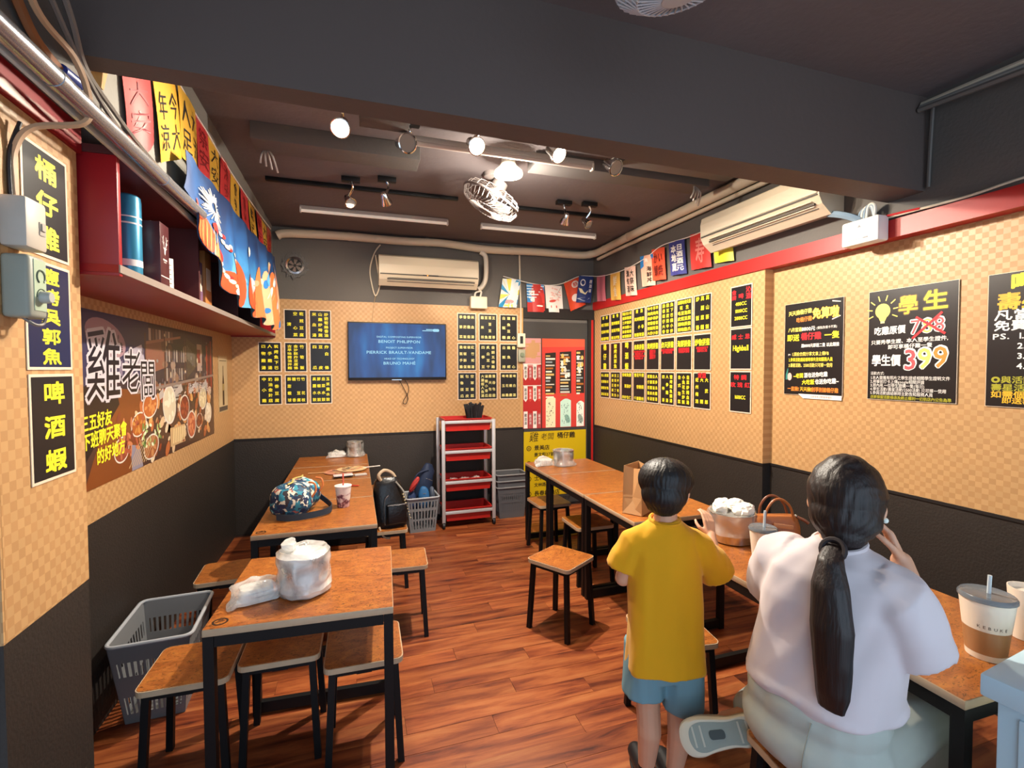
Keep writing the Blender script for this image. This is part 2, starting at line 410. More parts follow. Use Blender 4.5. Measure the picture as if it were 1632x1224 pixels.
wr = struct(panel('wall_right', 2.84, 3.0, -1.25, YB+0.1, 0, ZC+0.1, M_GREY))
panel('wainscot', 2.75, 2.845, 2.69, YB, 0, 0.925, M_WAINS, wr)
panel('ledge', 2.742, 2.845, 2.683, YB, 0.925, 0.940, mat('ledge_black', '#1d1a1a', 0.5), wr)
panel('wallpaper', 2.75, 2.845, 2.69, YB-0.003, 0.940, 2.312, WP_S, wr)
panel('wainscot', 2.82, 2.845, -1.25, 2.69, 0, 0.925, M_WAINS, wr)
panel('ledge', 2.812, 2.845, -1.25, 2.683, 0.925, 0.940, mat('ledge_black', '#1d1a1a', 0.5), wr)
panel('wallpaper', 2.82, 2.845, -1.25, 2.69, 0.940, 2.312, WP_S, wr)
panel('upper_wall', 2.752, 2.845, -1.25, YB+0.02, 2.40, ZC+0.1, M_GREY, wr)

ce = struct(panel('ceiling', -1.75, 3.0, 1.72, YB+0.1, ZC, ZC+0.1, M_CEIL))
panel('front_slab', -1.75, 3.0, -1.25, 1.72, 2.975, ZC+0.1, M_CEIL, ce)
bm_ = MB(); bm_.prism([(-1.75, 1.70), (3.0, 1.70), (3.0, 1.885), (-1.75, 1.755)], ZC-2.51, mat('beam_paint', '#594c47', 0.7, bump=(25, 0.2), var=(1.2, 0.12)), None, 2.51)
struct(bm_.build('trim_1_ceiling_beam'))
t = struct(panel('trim_2_red_beam_right', 2.735, 2.86, -1.25, YB-0.004, 2.312, 2.408, M_RED))
t = struct(panel('trim_3_red_beam_left', -1.6, -0.826, 0.2, 1.925, 2.312, 2.40, M_CABRED))

# door with a dark frame in the back right corner
dr = struct(panel('door_1', 1.85, 2.68, YB-0.012, YB+0.01, 0.02, 2.16, mat('door_dark', '#3b3938', 0.5)))
for nm, a in (('door_frame', (1.845, 2.742, YB-0.03, YB+0.01, 2.20, 2.318)), ('door_frame', (2.66, 2.70, YB-0.035, YB+0.01, 0, 2.20)), ('transom', (1.85, 2.66, YB-0.006, YB+0.01, 2.16, 2.20)), ('door_frame', (2.735, 2.752, YB-0.03, YB+0.01, 0, 2.20))):
    panel(nm, *a, mat('frame_black', '#1c1a1a', 0.45) if nm != 'transom' else M_GREY, dr)
panel('red_jamb', 2.70, 2.735, YB-0.025, YB+0.01, 0, 2.20, M_RED, dr)

# ---------------------------------------------------------------- tables and stools
def make_table(w, d, label, M, group, emblem=True):
    t = thing('dining_table', label, 'table', M, group)
    q = MB(); q.box((0, 0, 0.7195), (w-0.004, d-0.004, 0.026), M_EDGE, None, 0.003)
    q.rect(-w/2+0.004, -d/2+0.004, w/2-0.004, d/2-0.004, M_TABLE, None, 0.7329)
    top = q.build('tabletop', None, t, None, False)
    e = 0.016
    for sx in (-1, 1):
        for sy in (-1, 1):
            q = MB(); q.box((sx*(w/2-e-0.004), sy*(d/2-e-0.004), 0.353), (0.034, 0.034, 0.706), M_BLACK); q.build('leg', None, t)
    q = MB()
    for sy in (-1, 1): q.box((0, sy*(d/2-e-0.004), 0.687), (w-0.076, 0.03, 0.038), M_BLACK)
    for sx in (-1, 1): q.box((sx*(w/2-e-0.004), 0, 0.687), (0.03, d-0.076, 0.038), M_BLACK)
    q.build('apron', None, t)
    for sy in (-1, 1):
        q = MB(); q.box((0, sy*(d/2-e-0.004), 0.035), (w-0.076, 0.028, 0.05), M_BLACK); q.build('foot_rail', None, t)
    if emblem:
        q = MB(); P = [(0.026*math.cos(a), 0.026*math.sin(a)) for a in np.linspace(0, 2*PI, 28)]; ins = [(0.019*math.cos(a), 0.019*math.sin(a)) for a in np.linspace(0, 2*PI, 28)]
        for i in range(27): q.flat([P[i], P[i+1], ins[i+1], ins[i]], mat('burnt_ink', '#23120a', 0.5))
        q.flat([(-0.017, -0.008), (0.012, 0.004), (0.014, 0.010), (-0.015, -0.002)], mat('burnt_ink', '#23120a')); q.flat([(-0.01, 0.006), (0.008, 0.012), (0.004, 0.017), (-0.008, 0.013)], mat('burnt_ink', '#23120a'))
        q.build('corner_emblem', None, t, Matrix.Translation((-w/2+0.045, -d/2+0.05, 0.7334)))
    return t
make_table(0.637, 0.645, 'nearest wooden table on the left, holding a plastic-wrapped pot', TOP(-0.172, 2.160, 0, -3.2), 'wooden dining tables')
lt = ['first table of the left row, under the patterned duffel bag', 'second table of the left row, just behind the paper cup', 'third table of the left row, under the round paper fan', 'last table of the left row, against the back wall']
ly = [(2.835, 3.475), (3.48, 4.075), (4.08, 4.675), (4.68, 5.238)]
for (a, c), s in zip(ly, lt): make_table(0.655, c-a-0.004, s, TOP(-0.213, (a+c)/2, 0), 'wooden dining tables', s[0] == 'f')
rt = ['third table of the right row, beneath the brown paper bag', 'middle table of the far right row, left of the paper bag', 'farthest right table, with small wrapped pot by yellow poster']
for (a, c), s in zip([(2.39, 3.035), (3.04, 3.70), (3.705, 4.27)], rt): make_table(0.65, c-a-0.004, s, TOP(1.842, (a+c)/2, 0), 'wooden dining tables', False)
make_table(0.655, 0.645, 'near right table under the steel pot of crumpled tissue', TOP(1.858, 1.785, 0), 'wooden dining tables', False)
make_table(0.655, 0.645, 'nearest right table, in front of the seated woman, holding iced drink', TOP(1.862, 1.133, 0, -1.0), 'wooden dining tables', False)

def make_stool(label, M, group='square wooden stools'):
    t = thing('stool', label, 'stool', M, group)
    q = MB(); P = rrect(0.31, 0.31, 0.03); P2 = rrect(0.302, 0.302, 0.027)
    q.prism(P, 0.022, M_EDGE, None, 0.416); q.prism(P2, 0.0022, M_TABLE, None, 0.4375)
    q.build('seat', None, t)
    for sx in (-1, 1):
        for sy in (-1, 1):
            q = MB(); q.bar((sx*0.122, sy*0.122, 0.414), (sx*0.142, sy*0.142, 0.0), 0.026, 0.026, M_BLACK); q.build('leg', None, t)
    q = MB()
    for s in (-1, 1):
        q.box((0, s*0.122, 0.403), (0.22, 0.022, 0.025), M_BLACK); q.box((s*0.122, 0, 0.403), (0.022, 0.22, 0.025), M_BLACK)
    q.box((0, 0, 0.397), (0.06, 0.26, 0.022), M_BLACK)
    q.build('seat_frame', None, t)
    return t
ST = make_stool('square stool standing alone on the open floor in mid room', TOP(1.215, 2.745, 0, 32))
for x, y, a, s in [
    (-0.628, 2.215, -1, 'stool at left side of the nearest left table, beside the plastic basket'),
    (-0.304, 2.265, -1, 'stool tucked under front table, left of its near pair'),
    (0.024, 2.140, -1, 'stool tucked under front table, right of its near pair'),
    (0.262, 3.045, -4, 'stool jutting from behind the nearest left table on the aisle side'),
    (-0.715, 3.180, 3, 'stool between dark left wall and back of nearest left table'),
    (0.205, 3.730, 0, 'stool under the black backpack beside the left row'),
    (0.270, 4.920, 0, 'stool by the left row, behind the black backpack'),
    (-0.395, 3.075, 0, 'stool under the first left-row table, left one'),
    (-0.070, 3.120, 0, 'stool under the first left-row table, right one'),
    (1.640, 3.975, 2, 'farthest stool under the right row, before the yellow poster'),
    (1.700, 3.340, 0, 'stool under the middle table of the far right row'),
    (1.350, 1.830, -8, 'stool directly in front of the boy in yellow'),
    (1.330, 1.060, -6, 'stool the woman in white sits on')]:
    dup(ST, TOP(x, y, 0, a), s)
# ---------------------------------------------------------------- ceiling fixtures
M_GLOW = mat('lit_lamp', '#ffffff', 0.3, emit='#fff0d8', es=30.0)
M_DUSTY = mat('dusty_grey_metal', '#5c5856', 0.6)
M_FANGREY = mat('fan_wire_grey', '#6f6662', 0.5)
ZR = ZC-0.006
def rail(label, x0, x1, y, w, h, m, name='light_track', cat='light track', group=None):
    q = MB(); q.box(((x0+x1)/2, y, ZC-h/2), (x1-x0, w, h), m, None, min(w, h)*0.15)
    return tag(q.build(name), label, cat, group)
rail('black light track on the ceiling left of the round cage fan', -0.60, 0.82, 3.93, 0.035, 0.03, M_BLACK, group='light tracks')
rail('black light track on the ceiling right of the round cage fan', 1.15, 2.45, 3.98, 0.035, 0.03, M_BLACK, group='light tracks')
q = MB(); q.box((-0.07, 3.17, ZC-0.05), (0.95, 0.19, 0.10), M_GREY, None, 0.004); tag(q.build('cable_trunking'), 'long grey painted trunking box under the ceiling beside the left floodlight', 'trunking')
q = MB(); q.box((1.80, 3.02, ZC-0.04), (1.35, 0.17, 0.08), M_DUSTY, None, 0.004); tag(q.build('cable_trunking'), 'long dark trunking box on the ceiling before the right air conditioner', 'trunking')
q = MB(); q.box((0.17, 2.74, ZC-0.04), (0.26, 0.12, 0.08), M_GREY, None, 0.004); tag(q.build('junction_box'), 'small flat grey ceiling box right of the left floodlight', 'box')
q = MB(); q.box((2.02, 2.62, ZC-0.06), (0.85, 0.24, 0.12), M_DUSTY, None, 0.004); tag(q.build('cable_trunking'), 'wide grey boxed duct on the ceiling just behind the beam, right side', 'trunking')
# loose ends hanging from the trunking
for (x, y), s in (((-0.49, 3.24), 'frayed foil wire end hanging from left end of grey trunking'), ((2.36, 2.96), 'loose cable end hanging at right end of dark trunking')):
    q = MB()
    for k in range(4):
        q.tube(bez([(x, y, ZC-0.08), (x+0.02*k-0.02, y-0.02, ZC-0.13), (x+0.03*k-0.03, y+0.01*k, ZC-0.17-0.012*k)], 5), 0.006, 6, mat('dull_foil', '#b9b2ab', 0.4, metal=0.5))
    tag(q.build('loose_cable'), s, 'cable')

def tube_lamp(label, x0, x1, y, drop=0.0, dusty=False):
    t = thing('tube_lamp', label, 'lamp', (((x0+x1)/2, y, ZC-drop)), 'ceiling tube lamps')
    L = x1-x0
    q = MB(); q.box((0, 0, -0.016), (L, 0.036, 0.032), mat('tube_housing', '#a8a29a', 0.45), None, 0.004); q.build('housing', None, t)
    q = MB(); q.tube([(-L/2+0.012, 0, -0.038), (L/2-0.012, 0, -0.038)], 0.016, 10, mat('tube_off', '#b5a9a0', 0.4) if dusty else mat('tube_diffuser', '#efe8dc', 0.3, emit='#fff1da', es=0.2)); q.build('tube', None, t)  # tubes are unlit; a faint glow is put into the white diffuser
    q = MB()
    for sx in (-1, 1): q.box((sx*(L/2-0.006), 0, -0.036), (0.014, 0.04, 0.044), M_WHITE, None, 0.003)
    q.build('end_cap', None, t)
    return t
tube_lamp('white tube lamp under the ceiling above left menus', -0.43, 0.85, 4.53)
tube_lamp('white tube lamp under the ceiling right of the cage fan', 1.17, 2.40, 4.55)
tube_lamp('white tube lamp running between two lit floodlights behind the beam', 0.34, 1.50, 2.88, 0.05, True)

def spotlight(label, loc, aim, r, lit, body, adapter=True, M=None, cat='spotlight'):
    loc, aim = Vector(loc), Vector(aim)
    t = thing('spotlight', label, cat, (loc.x, loc.y, ZC), 'ceiling spotlights')
    d = (aim-loc).normalized(); c = loc-Vector((loc.x, loc.y, ZC))
    Q = d.to_track_quat('Z', 'Y').to_matrix().to_4x4(); Q.translation = c
    q = MB(); q.lathe([(r*0.35, -r*2.4), (r*0.55, -r*2.2), (r*0.7, -r*1.2), (r, -r*0.35), (r*1.02, -0.006), (r*0.9, -0.004), (r*0.86, -0.014)], 20, body, Q, True, False); q.build('lamp_head', None, t)
    q = MB(); q.lathe([(r*0.86, -0.012), (r*0.5, -0.018)], 20, M_GLOW if lit else mat('dark_lens', '#8d8a86', 0.15), Q); q.build('lens', None, t)
    q = MB()
    if adapter: q.box((0, 0, -0.026), (0.13, 0.05, 0.034), M_BLACK, None, 0.003)
    q.tube(bez([(0.0, 0, -0.04), (0.012, 0.005, -0.08), tuple(c-d*r*1.4+Vector((0, 0, r*0.5)))], 5), 0.009, 8, body)
    q.build('bracket', None, t)
    return t
names = ['lit floodlight on the ceiling left of the grey box, leftmost of three', 'lit floodlight directly above the round cage fan, middle of three', 'lit floodlight on the ceiling, rightmost of the three near the beam']
for (l, a), s in zip(FLOODS, names):
    l = Vector(l); a = Vector(a); d = (a-l).normalized(); spotlight(s, l-d*0.03, a, 0.05, True, M_STEEL)
spotlight('chrome spotlight head left of the white tube lamp, unlit, near the beam', (0.30, 2.78, 2.88), (0.9, 1.0, 2.2), 0.055, False, M_CHROME)
spotlight('chrome spotlight on the boxed duct at right, unlit, near the beam', (1.55, 2.66, 2.85), (1.9, 1.5, 2.0), 0.05, False, M_CHROME)
ns = ['chrome spotlight turned sideways on the left track, left of its pair', 'small lit spotlight on the left track, right of its pair', 'small lit spotlight on the right track, next to the fan', 'chrome spotlight on the right track, under its black adapter']
for (l, a), s, lit in zip(SPOTS, ns, (False, True, True, False)):
    l = Vector(l); a = Vector(a)
    if not lit: a = Vector((l.x+0.6, 2.6, 1.5))
    d = (a-l).normalized(); spotlight(s, l-d*0.03, a if not lit else Vector((l.x+0.2, 1.8, 1.9)) if False else a, 0.04, lit, M_CHROME)
# bulb with shade
t = thing('ceiling_lamp', 'bright round bulb lamp under the ceiling beside the cage fan', 'lamp', (0.97, 3.04, ZC))
q = MB(); q.lathe([(0.045, 0), (0.045, -0.05), (0.05, -0.075)], 20, M_WHITE); q.build('socket', None, t)
q = MB(); q.lathe([(0.05, -0.07), (0.058, -0.085), (0.092, -0.115), (0.096, -0.132), (0.092, -0.14)], 28, mat('lamp_shade_white', '#f3ede2', 0.4, emit='#ffe9cc', es=1.6), None, False, False); q.build('lamp_shade', None, t)
q = MB(); q.lathe([(0.088, -0.132), (0.075, -0.140), (0.03, -0.144)], 28, M_GLOW); q.build('bulb', None, t)

def cage_fan(label, loc, tilt, R=0.19, z0=None, m=M_FANGREY):
    loc = Vector(loc)
    t = thing('cage_fan', label, 'fan', (loc.x, loc.y, z0 if z0 else ZC), 'ceiling cage fans')
    c = loc-Vector((loc.x, loc.y, z0 if z0 else ZC)); Q = Matrix.Translation(c) @ tilt
    q = MB(); q.tube([(0, 0, 0), tuple(c+Vector((0, 0, 0.17)))], 0.014, 10, m); q.lathe([(0.055, 0), (0.05, -0.03), (0.02, -0.045)], 18, m); q.build('down_rod', None, t)
    q = MB(); q.lathe([(0.02, 0.15), (0.055, 0.145), (0.06, 0.06), (0.045, 0.03), (0.02, 0.02)], 20, m, Q); q.build('motor', None, t)
    q = MB()
    for k in range(3):
        a0 = k*2*PI/3
        P = [Vector((r*math.cos(a0+w), r*math.sin(a0+w), z)) for r, w, z in ((0.03, -0.5, 0.015), (0.15, -0.30, 0.022), (0.165, 0.15, 0.0), (0.12, 0.50, -0.02), (0.03, 0.5, -0.01))]
        q.loft([[p+Vector((0, 0, 0.0015)) for p in P], [p-Vector((0, 0, 0.0015)) for p in P]], mat('fan_blade_grey', '#7d7470', 0.5), Q)
    q.lathe([(0.035, -0.025), (0.035, 0.025)], 16, m, Q); q.build('blades', None, t)
    q = MB()
    q.tube([(R*math.cos(a), R*math.sin(a), 0) for a in np.linspace(0, 2*PI, 40)[:-1]], 0.0085, 8, m, Q, True)
    for f, z in ((0.62, -0.078), (0.62, 0.07)): q.tube([(R*f*math.cos(a), R*f*math.sin(a), z) for a in np.linspace(0, 2*PI, 32)[:-1]], 0.0025, 5, m, Q, True)
    n = 36
    for k in range(n):
        a = 2*PI*k/n; ca, sa = math.cos(a), math.sin(a); cb, sb = math.cos(a+0.35), math.sin(a+0.35)
        q.tube([(0.05*ca, 0.05*sa, -0.088), (R*0.62*ca, R*0.62*sa, -0.079), (R*0.9*cb, R*0.9*sb, -0.05), (R*cb, R*sb, 0)], 0.0030, 4, m, Q)
        if k % 2 == 0: q.tube([(R*ca, R*sa, 0), (R*0.9*ca, R*0.9*sa, 0.05), (R*0.62*ca, R*0.62*sa, 0.07), (0.05*ca, 0.05*sa, 0.075)], 0.0030, 4, m, Q)
    q.lathe([(0.052, -0.084), (0.05, -0.092), (0.01, -0.094)], 20, m, Q); q.build('wire_cage', None, t)
    return t
cage_fan('tilted grey wire cage fan hanging from the ceiling in mid room', (0.945, 3.37, 2.825), rot('X', 10) @ rot('Y', 27), 0.215)
cage_fan('white wire cage fan at the top edge, in front of the beam', (0.87, 1.17, 2.755), rot('X', 8) @ rot('Y', -12), 0.19, 2.975, mat('fan_wire_white', '#b9b9bd', 0.45))

# ---------------------------------------------------------------- conduit, pipes and cables
M_DUCT = mat('ivory_duct', '#d2c3ab', 0.45)
def duct(label, pts, r, m=M_DUCT, name='pipe_duct', joints=(), cat='duct', n=12, k=8, group=None):
    P = bez(pts, k); q = MB(); q.tube(P, r, n, m); o = tag(q.build(name), label, cat, group)
    if joints:
        for j in joints:
            p0, p1 = P[j], P[min(j+1, len(P)-1)]; d = (p1-p0).normalized(); w = MB(); w.tube([p0-d*0.018, p0+d*0.018], r*1.06, n, m); w.build('joint', None, o)
    return o
duct('ivory duct along the top of the back wall, bending round the right corner',
     [(-0.70, 5.20, 2.915), (-0.60, 5.20, 2.945), (-0.10, 5.20, 2.96), (0.5, 5.20, 2.955), (0.9, 5.195, 2.965), (1.4, 5.195, 2.935), (2.0, 5.195, 2.95), (2.5, 5.18, 2.945), (2.66, 5.10, 2.955), (2.70, 4.90, 2.965), (2.70, 4.2, 2.975), (2.705, 3.4, 2.97), (2.705, 1.9, 2.97)], 0.042, joints=(17, 29, 44, 62, 72, 78, 84))
duct('thin ivory duct under the big one along the right wall top', [(2.70, 5.05, 2.885), (2.715, 4.5, 2.90), (2.72, 3.4, 2.905), (2.72, 2.0, 2.905)], 0.018, cat='duct')
duct('white hose curving down at right end of back air conditioner', [(1.33, 5.19, 2.90), (1.385, 5.19, 2.86), (1.395, 5.19, 2.74), (1.385, 5.19, 2.60), (1.345, 5.20, 2.52), (1.30, 5.20, 2.49)], 0.027, mat('white_hose', '#d9cfc0', 0.5), 'hose', cat='hose')
def wire(label, pts, r, m, name='cable', k=8, cat='cable', group=None): return duct(label, pts, r, m, name, (), cat, 6, k, group)
M_TAN = mat('tan_cable', '#b4906f', 0.5); M_IVW = mat('ivory_cable', '#cfc3ae', 0.5); M_DKW = mat('dark_cable', '#2a2220', 0.5); M_GYW = mat('grey_cable', '#6d6762', 0.5)
wire('ivory cable looping from the duct past left end of the air conditioner', [(0.27, 5.235, 2.91), (0.21, 5.235, 2.82), (0.165, 5.235, 2.66), (0.175, 5.235, 2.52), (0.215, 5.238, 2.38), (0.262, 5.235, 2.50), (0.245, 5.235, 2.62), (0.22, 5.235, 2.80)], 0.007, M_IVW)
wire('thin cable pair running down the wallpaper to the television', [(0.215, 5.24, 2.38), (0.19, 5.24, 2.24), (0.175, 5.24, 2.09)], 0.003, mat('thin_wire', '#a98d68', 0.5))
wire('ivory cable down the back wall to the small switches by the door', [(1.80, 5.235, 2.93), (1.805, 5.235, 2.6), (1.815, 5.235, 2.3), (1.813, 5.235, 2.0)], 0.010, M_IVW)
wire('black power cord looping below the television', [(0.44, 5.21, 1.51), (0.50, 5.22, 1.40), (0.535, 5.22, 1.31), (0.51, 5.22, 1.245), (0.485, 5.22, 1.27), (0.53, 5.22, 1.35), (0.545, 5.22, 1.42), (0.50, 5.21, 1.51)], 0.004, M_DKW)
# left side: metal pipe and cables above the pillar
duct('shiny metal conduit pipe running along the top of the left wall', [(-0.69, 0.9, 2.325), (-0.69, 1.5, 2.335), (-0.69, 2.2, 2.348), (-0.69, 2.68, 2.36)], 0.025, mat('shiny_pipe', '#a6a6aa', 0.24, metal=0.75), 'conduit_pipe', (8, 16), 'pipe', 14)
q = MB(); q.box((-0.730, 1.9, 2.333), (0.013, 2.0, 0.030), mat('dirty_white_trunking', '#b9b9b0', 0.5, var=(8, 0.2)), None, 0.004); tag(q.build('cable_trunking'), 'dirty white trunking strip under the shiny pipe, along the red cabinet top', 'trunking')
q = MB(); q.tube([(-0.738, 1.0, 2.366), (-0.738, 2.4, 2.372)], 0.011, 8, M_BLK); tag(q.build('cable'), 'thick black cable between the shiny pipe and the white strip', 'cable')
wire('tan cable from the ceiling corner wrapping the pipe down to switch box', [(-0.69, 1.30, 2.60), (-0.70, 1.44, 2.47), (-0.69, 1.58, 2.44), (-0.685, 1.64, 2.37), (-0.70, 1.65, 2.30), (-0.79, 1.60, 2.25), (-0.822, 1.585, 2.18), (-0.824, 1.583, 2.10), (-0.824, 1.592, 2.02)], 0.009, M_TAN)
wire('dark cable clipped beside the tan one on the left pillar', [(-0.815, 1.60, 2.26), (-0.826, 1.578, 2.18), (-0.826, 1.572, 2.10), (-0.826, 1.578, 2.03)], 0.005, M_DKW)
wire('orange brown cable in the top left corner', [(-0.70, 1.10, 2.62), (-0.73, 1.40, 2.50), (-0.74, 1.52, 2.44), (-0.74, 1.66, 2.42)], 0.012, mat('brown_cable', '#8a5330', 0.55))
wire('outer grey cable sweeping down across the top left corner', [(-0.66, 1.2, 2.72), (-0.67, 1.5, 2.54), (-0.70, 1.66, 2.46), (-0.715, 1.85, 2.44), (-0.73, 2.1, 2.43), (-0.735, 2.5, 2.415), (-0.735, 2.75, 2.41)], 0.008, M_GYW, group='grey cables in the top left corner')
wire('inner grey cable running beside the pipe towards blue flag', [(-0.67, 1.2, 2.68), (-0.70, 1.6, 2.475), (-0.72, 1.9, 2.405), (-0.735, 2.3, 2.40), (-0.738, 2.7, 2.40)], 0.007, M_GYW, group='grey cables in the top left corner')
q = MB(); q.tube([(-0.735, 1.62, 2.42), (-0.73, 1.70, 2.425)], 0.016, 10, mat('blue_tape', '#22357a', 0.35)); tag(q.build('taped_splice'), 'cable splice wrapped in blue tape above the shiny pipe', 'cable')
# right side
for k, (dz, s) in enumerate(((0.0, 'upper'), (-0.03, 'middle'), (-0.055, 'lower'))):
    wire('%s pale pipe of the bundle at the top right corner' % s, [(2.71-0.01*k, 0.9, 2.885+dz), (2.70-0.01*k, 1.35, 2.91+dz*0.8), (2.70-0.01*k, 1.69, 2.925+dz*0.5)], 0.013, (M_IVW, mat('grey_pipe', '#8f8d88', 0.4), M_GYW)[k], 'pipe', cat='pipe', group='pipes at the top right')
wire('grey cable down the corner between beam and right wall', [(2.735, 1.66, 2.93), (2.74, 1.672, 2.7), (2.738, 1.675, 2.52)], 0.008, M_GYW)
wire('white wire lying on top of the right red beam', [(2.73, 1.95, 2.425), (2.725, 1.72, 2.42), (2.73, 1.5, 2.418), (2.728, 1.3, 2.43), (2.73, 0.9, 2.43)], 0.006, M_IVW)
wire('short red wire on the red beam behind white control box', [(2.725, 2.0, 2.42), (2.72, 1.86, 2.43), (2.722, 1.70, 2.422)], 0.006, mat('red_wire', '#b3262a', 0.5))

# ---------------------------------------------------------------- air conditioners
def aircon(label, M, L, H=0.30, D=0.2, led=True):
    t = thing('air_conditioner', label, 'air conditioner', M)
    prof = [(0, 0.02), (0.10, 0.0), (D-0.03, 0.055), (D-0.004, 0.10), (D, 0.20), (D-0.012, H-0.02), (D-0.05, H), (0, H)]   # depth, height
    q = MB(); k = len(prof)
    vs = [(sx*L/2, z, d) for sx in (-1, 1) for d, z in prof]
    q.add(vs, [tuple(range(k)), tuple(range(k, 2*k))[::-1]] + [(i, k+i, k+(i+1) % k, (i+1) % k) for i in range(k)], M_IVORY)
    q.build('body', None, t)
    q = MB(); q.add([(sx*(L/2-0.012), z, d) for sx in (-1, 1) for d, z in ((D+0.003, 0.115), (D+0.005, 0.20), (D-0.008, H-0.025))], [(0, 1, 4, 3), (1, 2, 5, 4)], M_IVORY); q.build('front_panel', None, t)
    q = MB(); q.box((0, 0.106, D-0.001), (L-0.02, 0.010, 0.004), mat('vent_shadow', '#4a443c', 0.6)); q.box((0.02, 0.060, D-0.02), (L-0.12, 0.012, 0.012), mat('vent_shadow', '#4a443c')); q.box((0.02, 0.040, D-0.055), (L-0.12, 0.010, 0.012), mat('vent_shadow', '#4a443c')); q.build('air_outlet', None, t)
    for z, d in ((0.075, D-0.012), (0.050, D-0.036)):
        q = MB(); q.box((0.02, z, d), (L-0.14, 0.005, 0.022), M_IVORY); q.build('louvre', None, t)
    if led:
        q = MB(); q.box((0.0, 0.107, D+0.003), (0.16, 0.010, 0.003), M_BLK); q.disc(-0.03, 0.107, 0.006, 0.006, mat('orange_led', '#ff9a3c', 0.3, emit='#ff8a2a', es=3), None, D+0.0051, 10); q.build('display', None, t)
    return t
aircon('ivory air conditioner on the back wall above the television', BACK(0.76, 2.475, 5.247), 1.03, 0.305, 0.2)
a2 = aircon('ivory air conditioner high on the right wall behind the beam', RIGHT(2.62, 2.515, 2.748), 1.0, 0.27, 0.2, False)
q = MB(); q.rect(0.27, 0.225, 0.33, 0.255, M_PAPER, None, 0.197); q.disc(0.30, 0.245, 0.018, 0.016, mat('amber_seal', '#c47a1a', 0.3), None, 0.1985); q.build('amber_label', None, a2)
t = thing('condensate_box', 'ivory pump box below right end of back air conditioner', 'box', BACK(1.308, 2.28, 5.247))
q = MB(); q.box((0, 0.066, 0.04), (0.185, 0.132, 0.08), M_IVORY, None, 0.008); q.build('case', None, t)
q = MB(); q.tube(bez([(-0.04, 0.13, 0.04), (-0.03, 0.175, 0.05), (0.03, 0.19, 0.05), (0.02, 0.13, 0.05)], 6), 0.010, 8, M_WHITE); q.build('tubing', None, t)
t = thing('control_box', 'white control box hanging on right red beam, with coiled wires', 'box', RIGHT(1.955, 2.30, 2.733))
q = MB(); q.box((0, 0.068, 0.042), (0.205, 0.136, 0.084), mat('clean_white', '#e6e0da', 0.4), None, 0.012); q.build('case', None, t)
q = MB(); q.flat([(-0.012, 0.09), (0.012, 0.09), (0.0, 0.108)], mat('logo_grey', '#6f6f74', 0.5), None, 0.0845); q.rect(-0.07, 0.028, 0.015, 0.031, mat('logo_grey', '#6f6f74'), None, 0.0845); q.rect(0.02, 0.026, 0.05, 0.034, mat('logo_grey', '#6f6f74'), None, 0.0845); q.build('printed_mark', None, t)
q = MB()
for k in range(4): q.tube(bez([(-0.03+0.012*k, 0.13, 0.04), (-0.02+0.015*k, 0.18+0.008*k, 0.05), (0.03+0.008*k, 0.20, 0.045), (0.045, 0.13, 0.03)], 6), 0.007, 7, M_WHITE if k % 2 else mat('blue_grey_hose', '#7f95a8', 0.5))
q.build('coiled_wires', None, t)
wire('blue grey refrigerant hose between right air conditioner and control box', [(2.68, 2.16, 2.53), (2.66, 2.08, 2.50), (2.67, 2.02, 2.47), (2.69, 1.98, 2.44)], 0.02, mat('blue_grey_hose', '#7f95a8', 0.5), 'hose', cat='hose')

# hole in the back wall with a foil-edged vent fan
t = thing('vent_fan', 'round silver vent fan in foil-edged hole on the back wall', 'vent', BACK(-0.55, 2.645, 5.247))
q = MB(); P = []
for k in range(26): a = 2*PI*k/26; r = 0.118+0.028*RNG.random()*(1 if k % 2 else -0.6); P.append((r*math.cos(a), r*math.sin(a)))
q.prism(P, 0.006, mat('crumpled_foil', '#5e5c5a', 0.45, metal=0.3, bump=(60, 0.8))); q.build('foil_edge', None, t)
q = MB(); q.lathe([(0.085, 0.006), (0.085, 0.018), (0.066, 0.020), (0.064, 0.008)], 28, M_CHROME); q.build('duct_ring', None, t)
q = MB(); q.disc(0, 0, 0.065, 0.065, mat('vent_dark', '#15130f', 0.5), None, 0.0085)
for k in range(6):
    a = k*PI/3; q.flat([(0.012*math.cos(a), 0.012*math.sin(a)), (0.062*math.cos(a+0.1), 0.062*math.sin(a+0.1)), (0.062*math.cos(a+0.65), 0.062*math.sin(a+0.65)), (0.02*math.cos(a+0.9), 0.02*math.sin(a+0.9))], M_STEEL, None, 0.011)
q.build('fan_blades', None, t)

# ---------------------------------------------------------------- wall switches, television
t = thing('timer_switch', 'small ivory switch with dark window beside the door', 'switch', BACK(1.812, 1.86, 5.24))
q = MB(); q.box((0, 0.08, 0.02), (0.095, 0.16, 0.04), M_IVORY, None, 0.006); q.build('case', None, t); q = MB(); q.box((0, 0.085, 0.041), (0.035, 0.085, 0.003), M_BLK); q.build('window', None, t)
t = thing('fan_controller', 'small grey dial controller below the ivory switch by the door', 'switch', BACK(1.818, 1.69, 5.24))
q = MB(); q.box((0, 0.075, 0.02), (0.085, 0.145, 0.04), mat('grey_green_plastic', '#9c9a86', 0.5), None, 0.01); q.build('case', None, t)
q = MB(); q.lathe([(0.026, 0.04), (0.024, 0.052)], 18, mat('dial_green', '#7d866e', 0.5), Matrix.Translation((0, 0.085, 0))); q.build('dial', None, t)

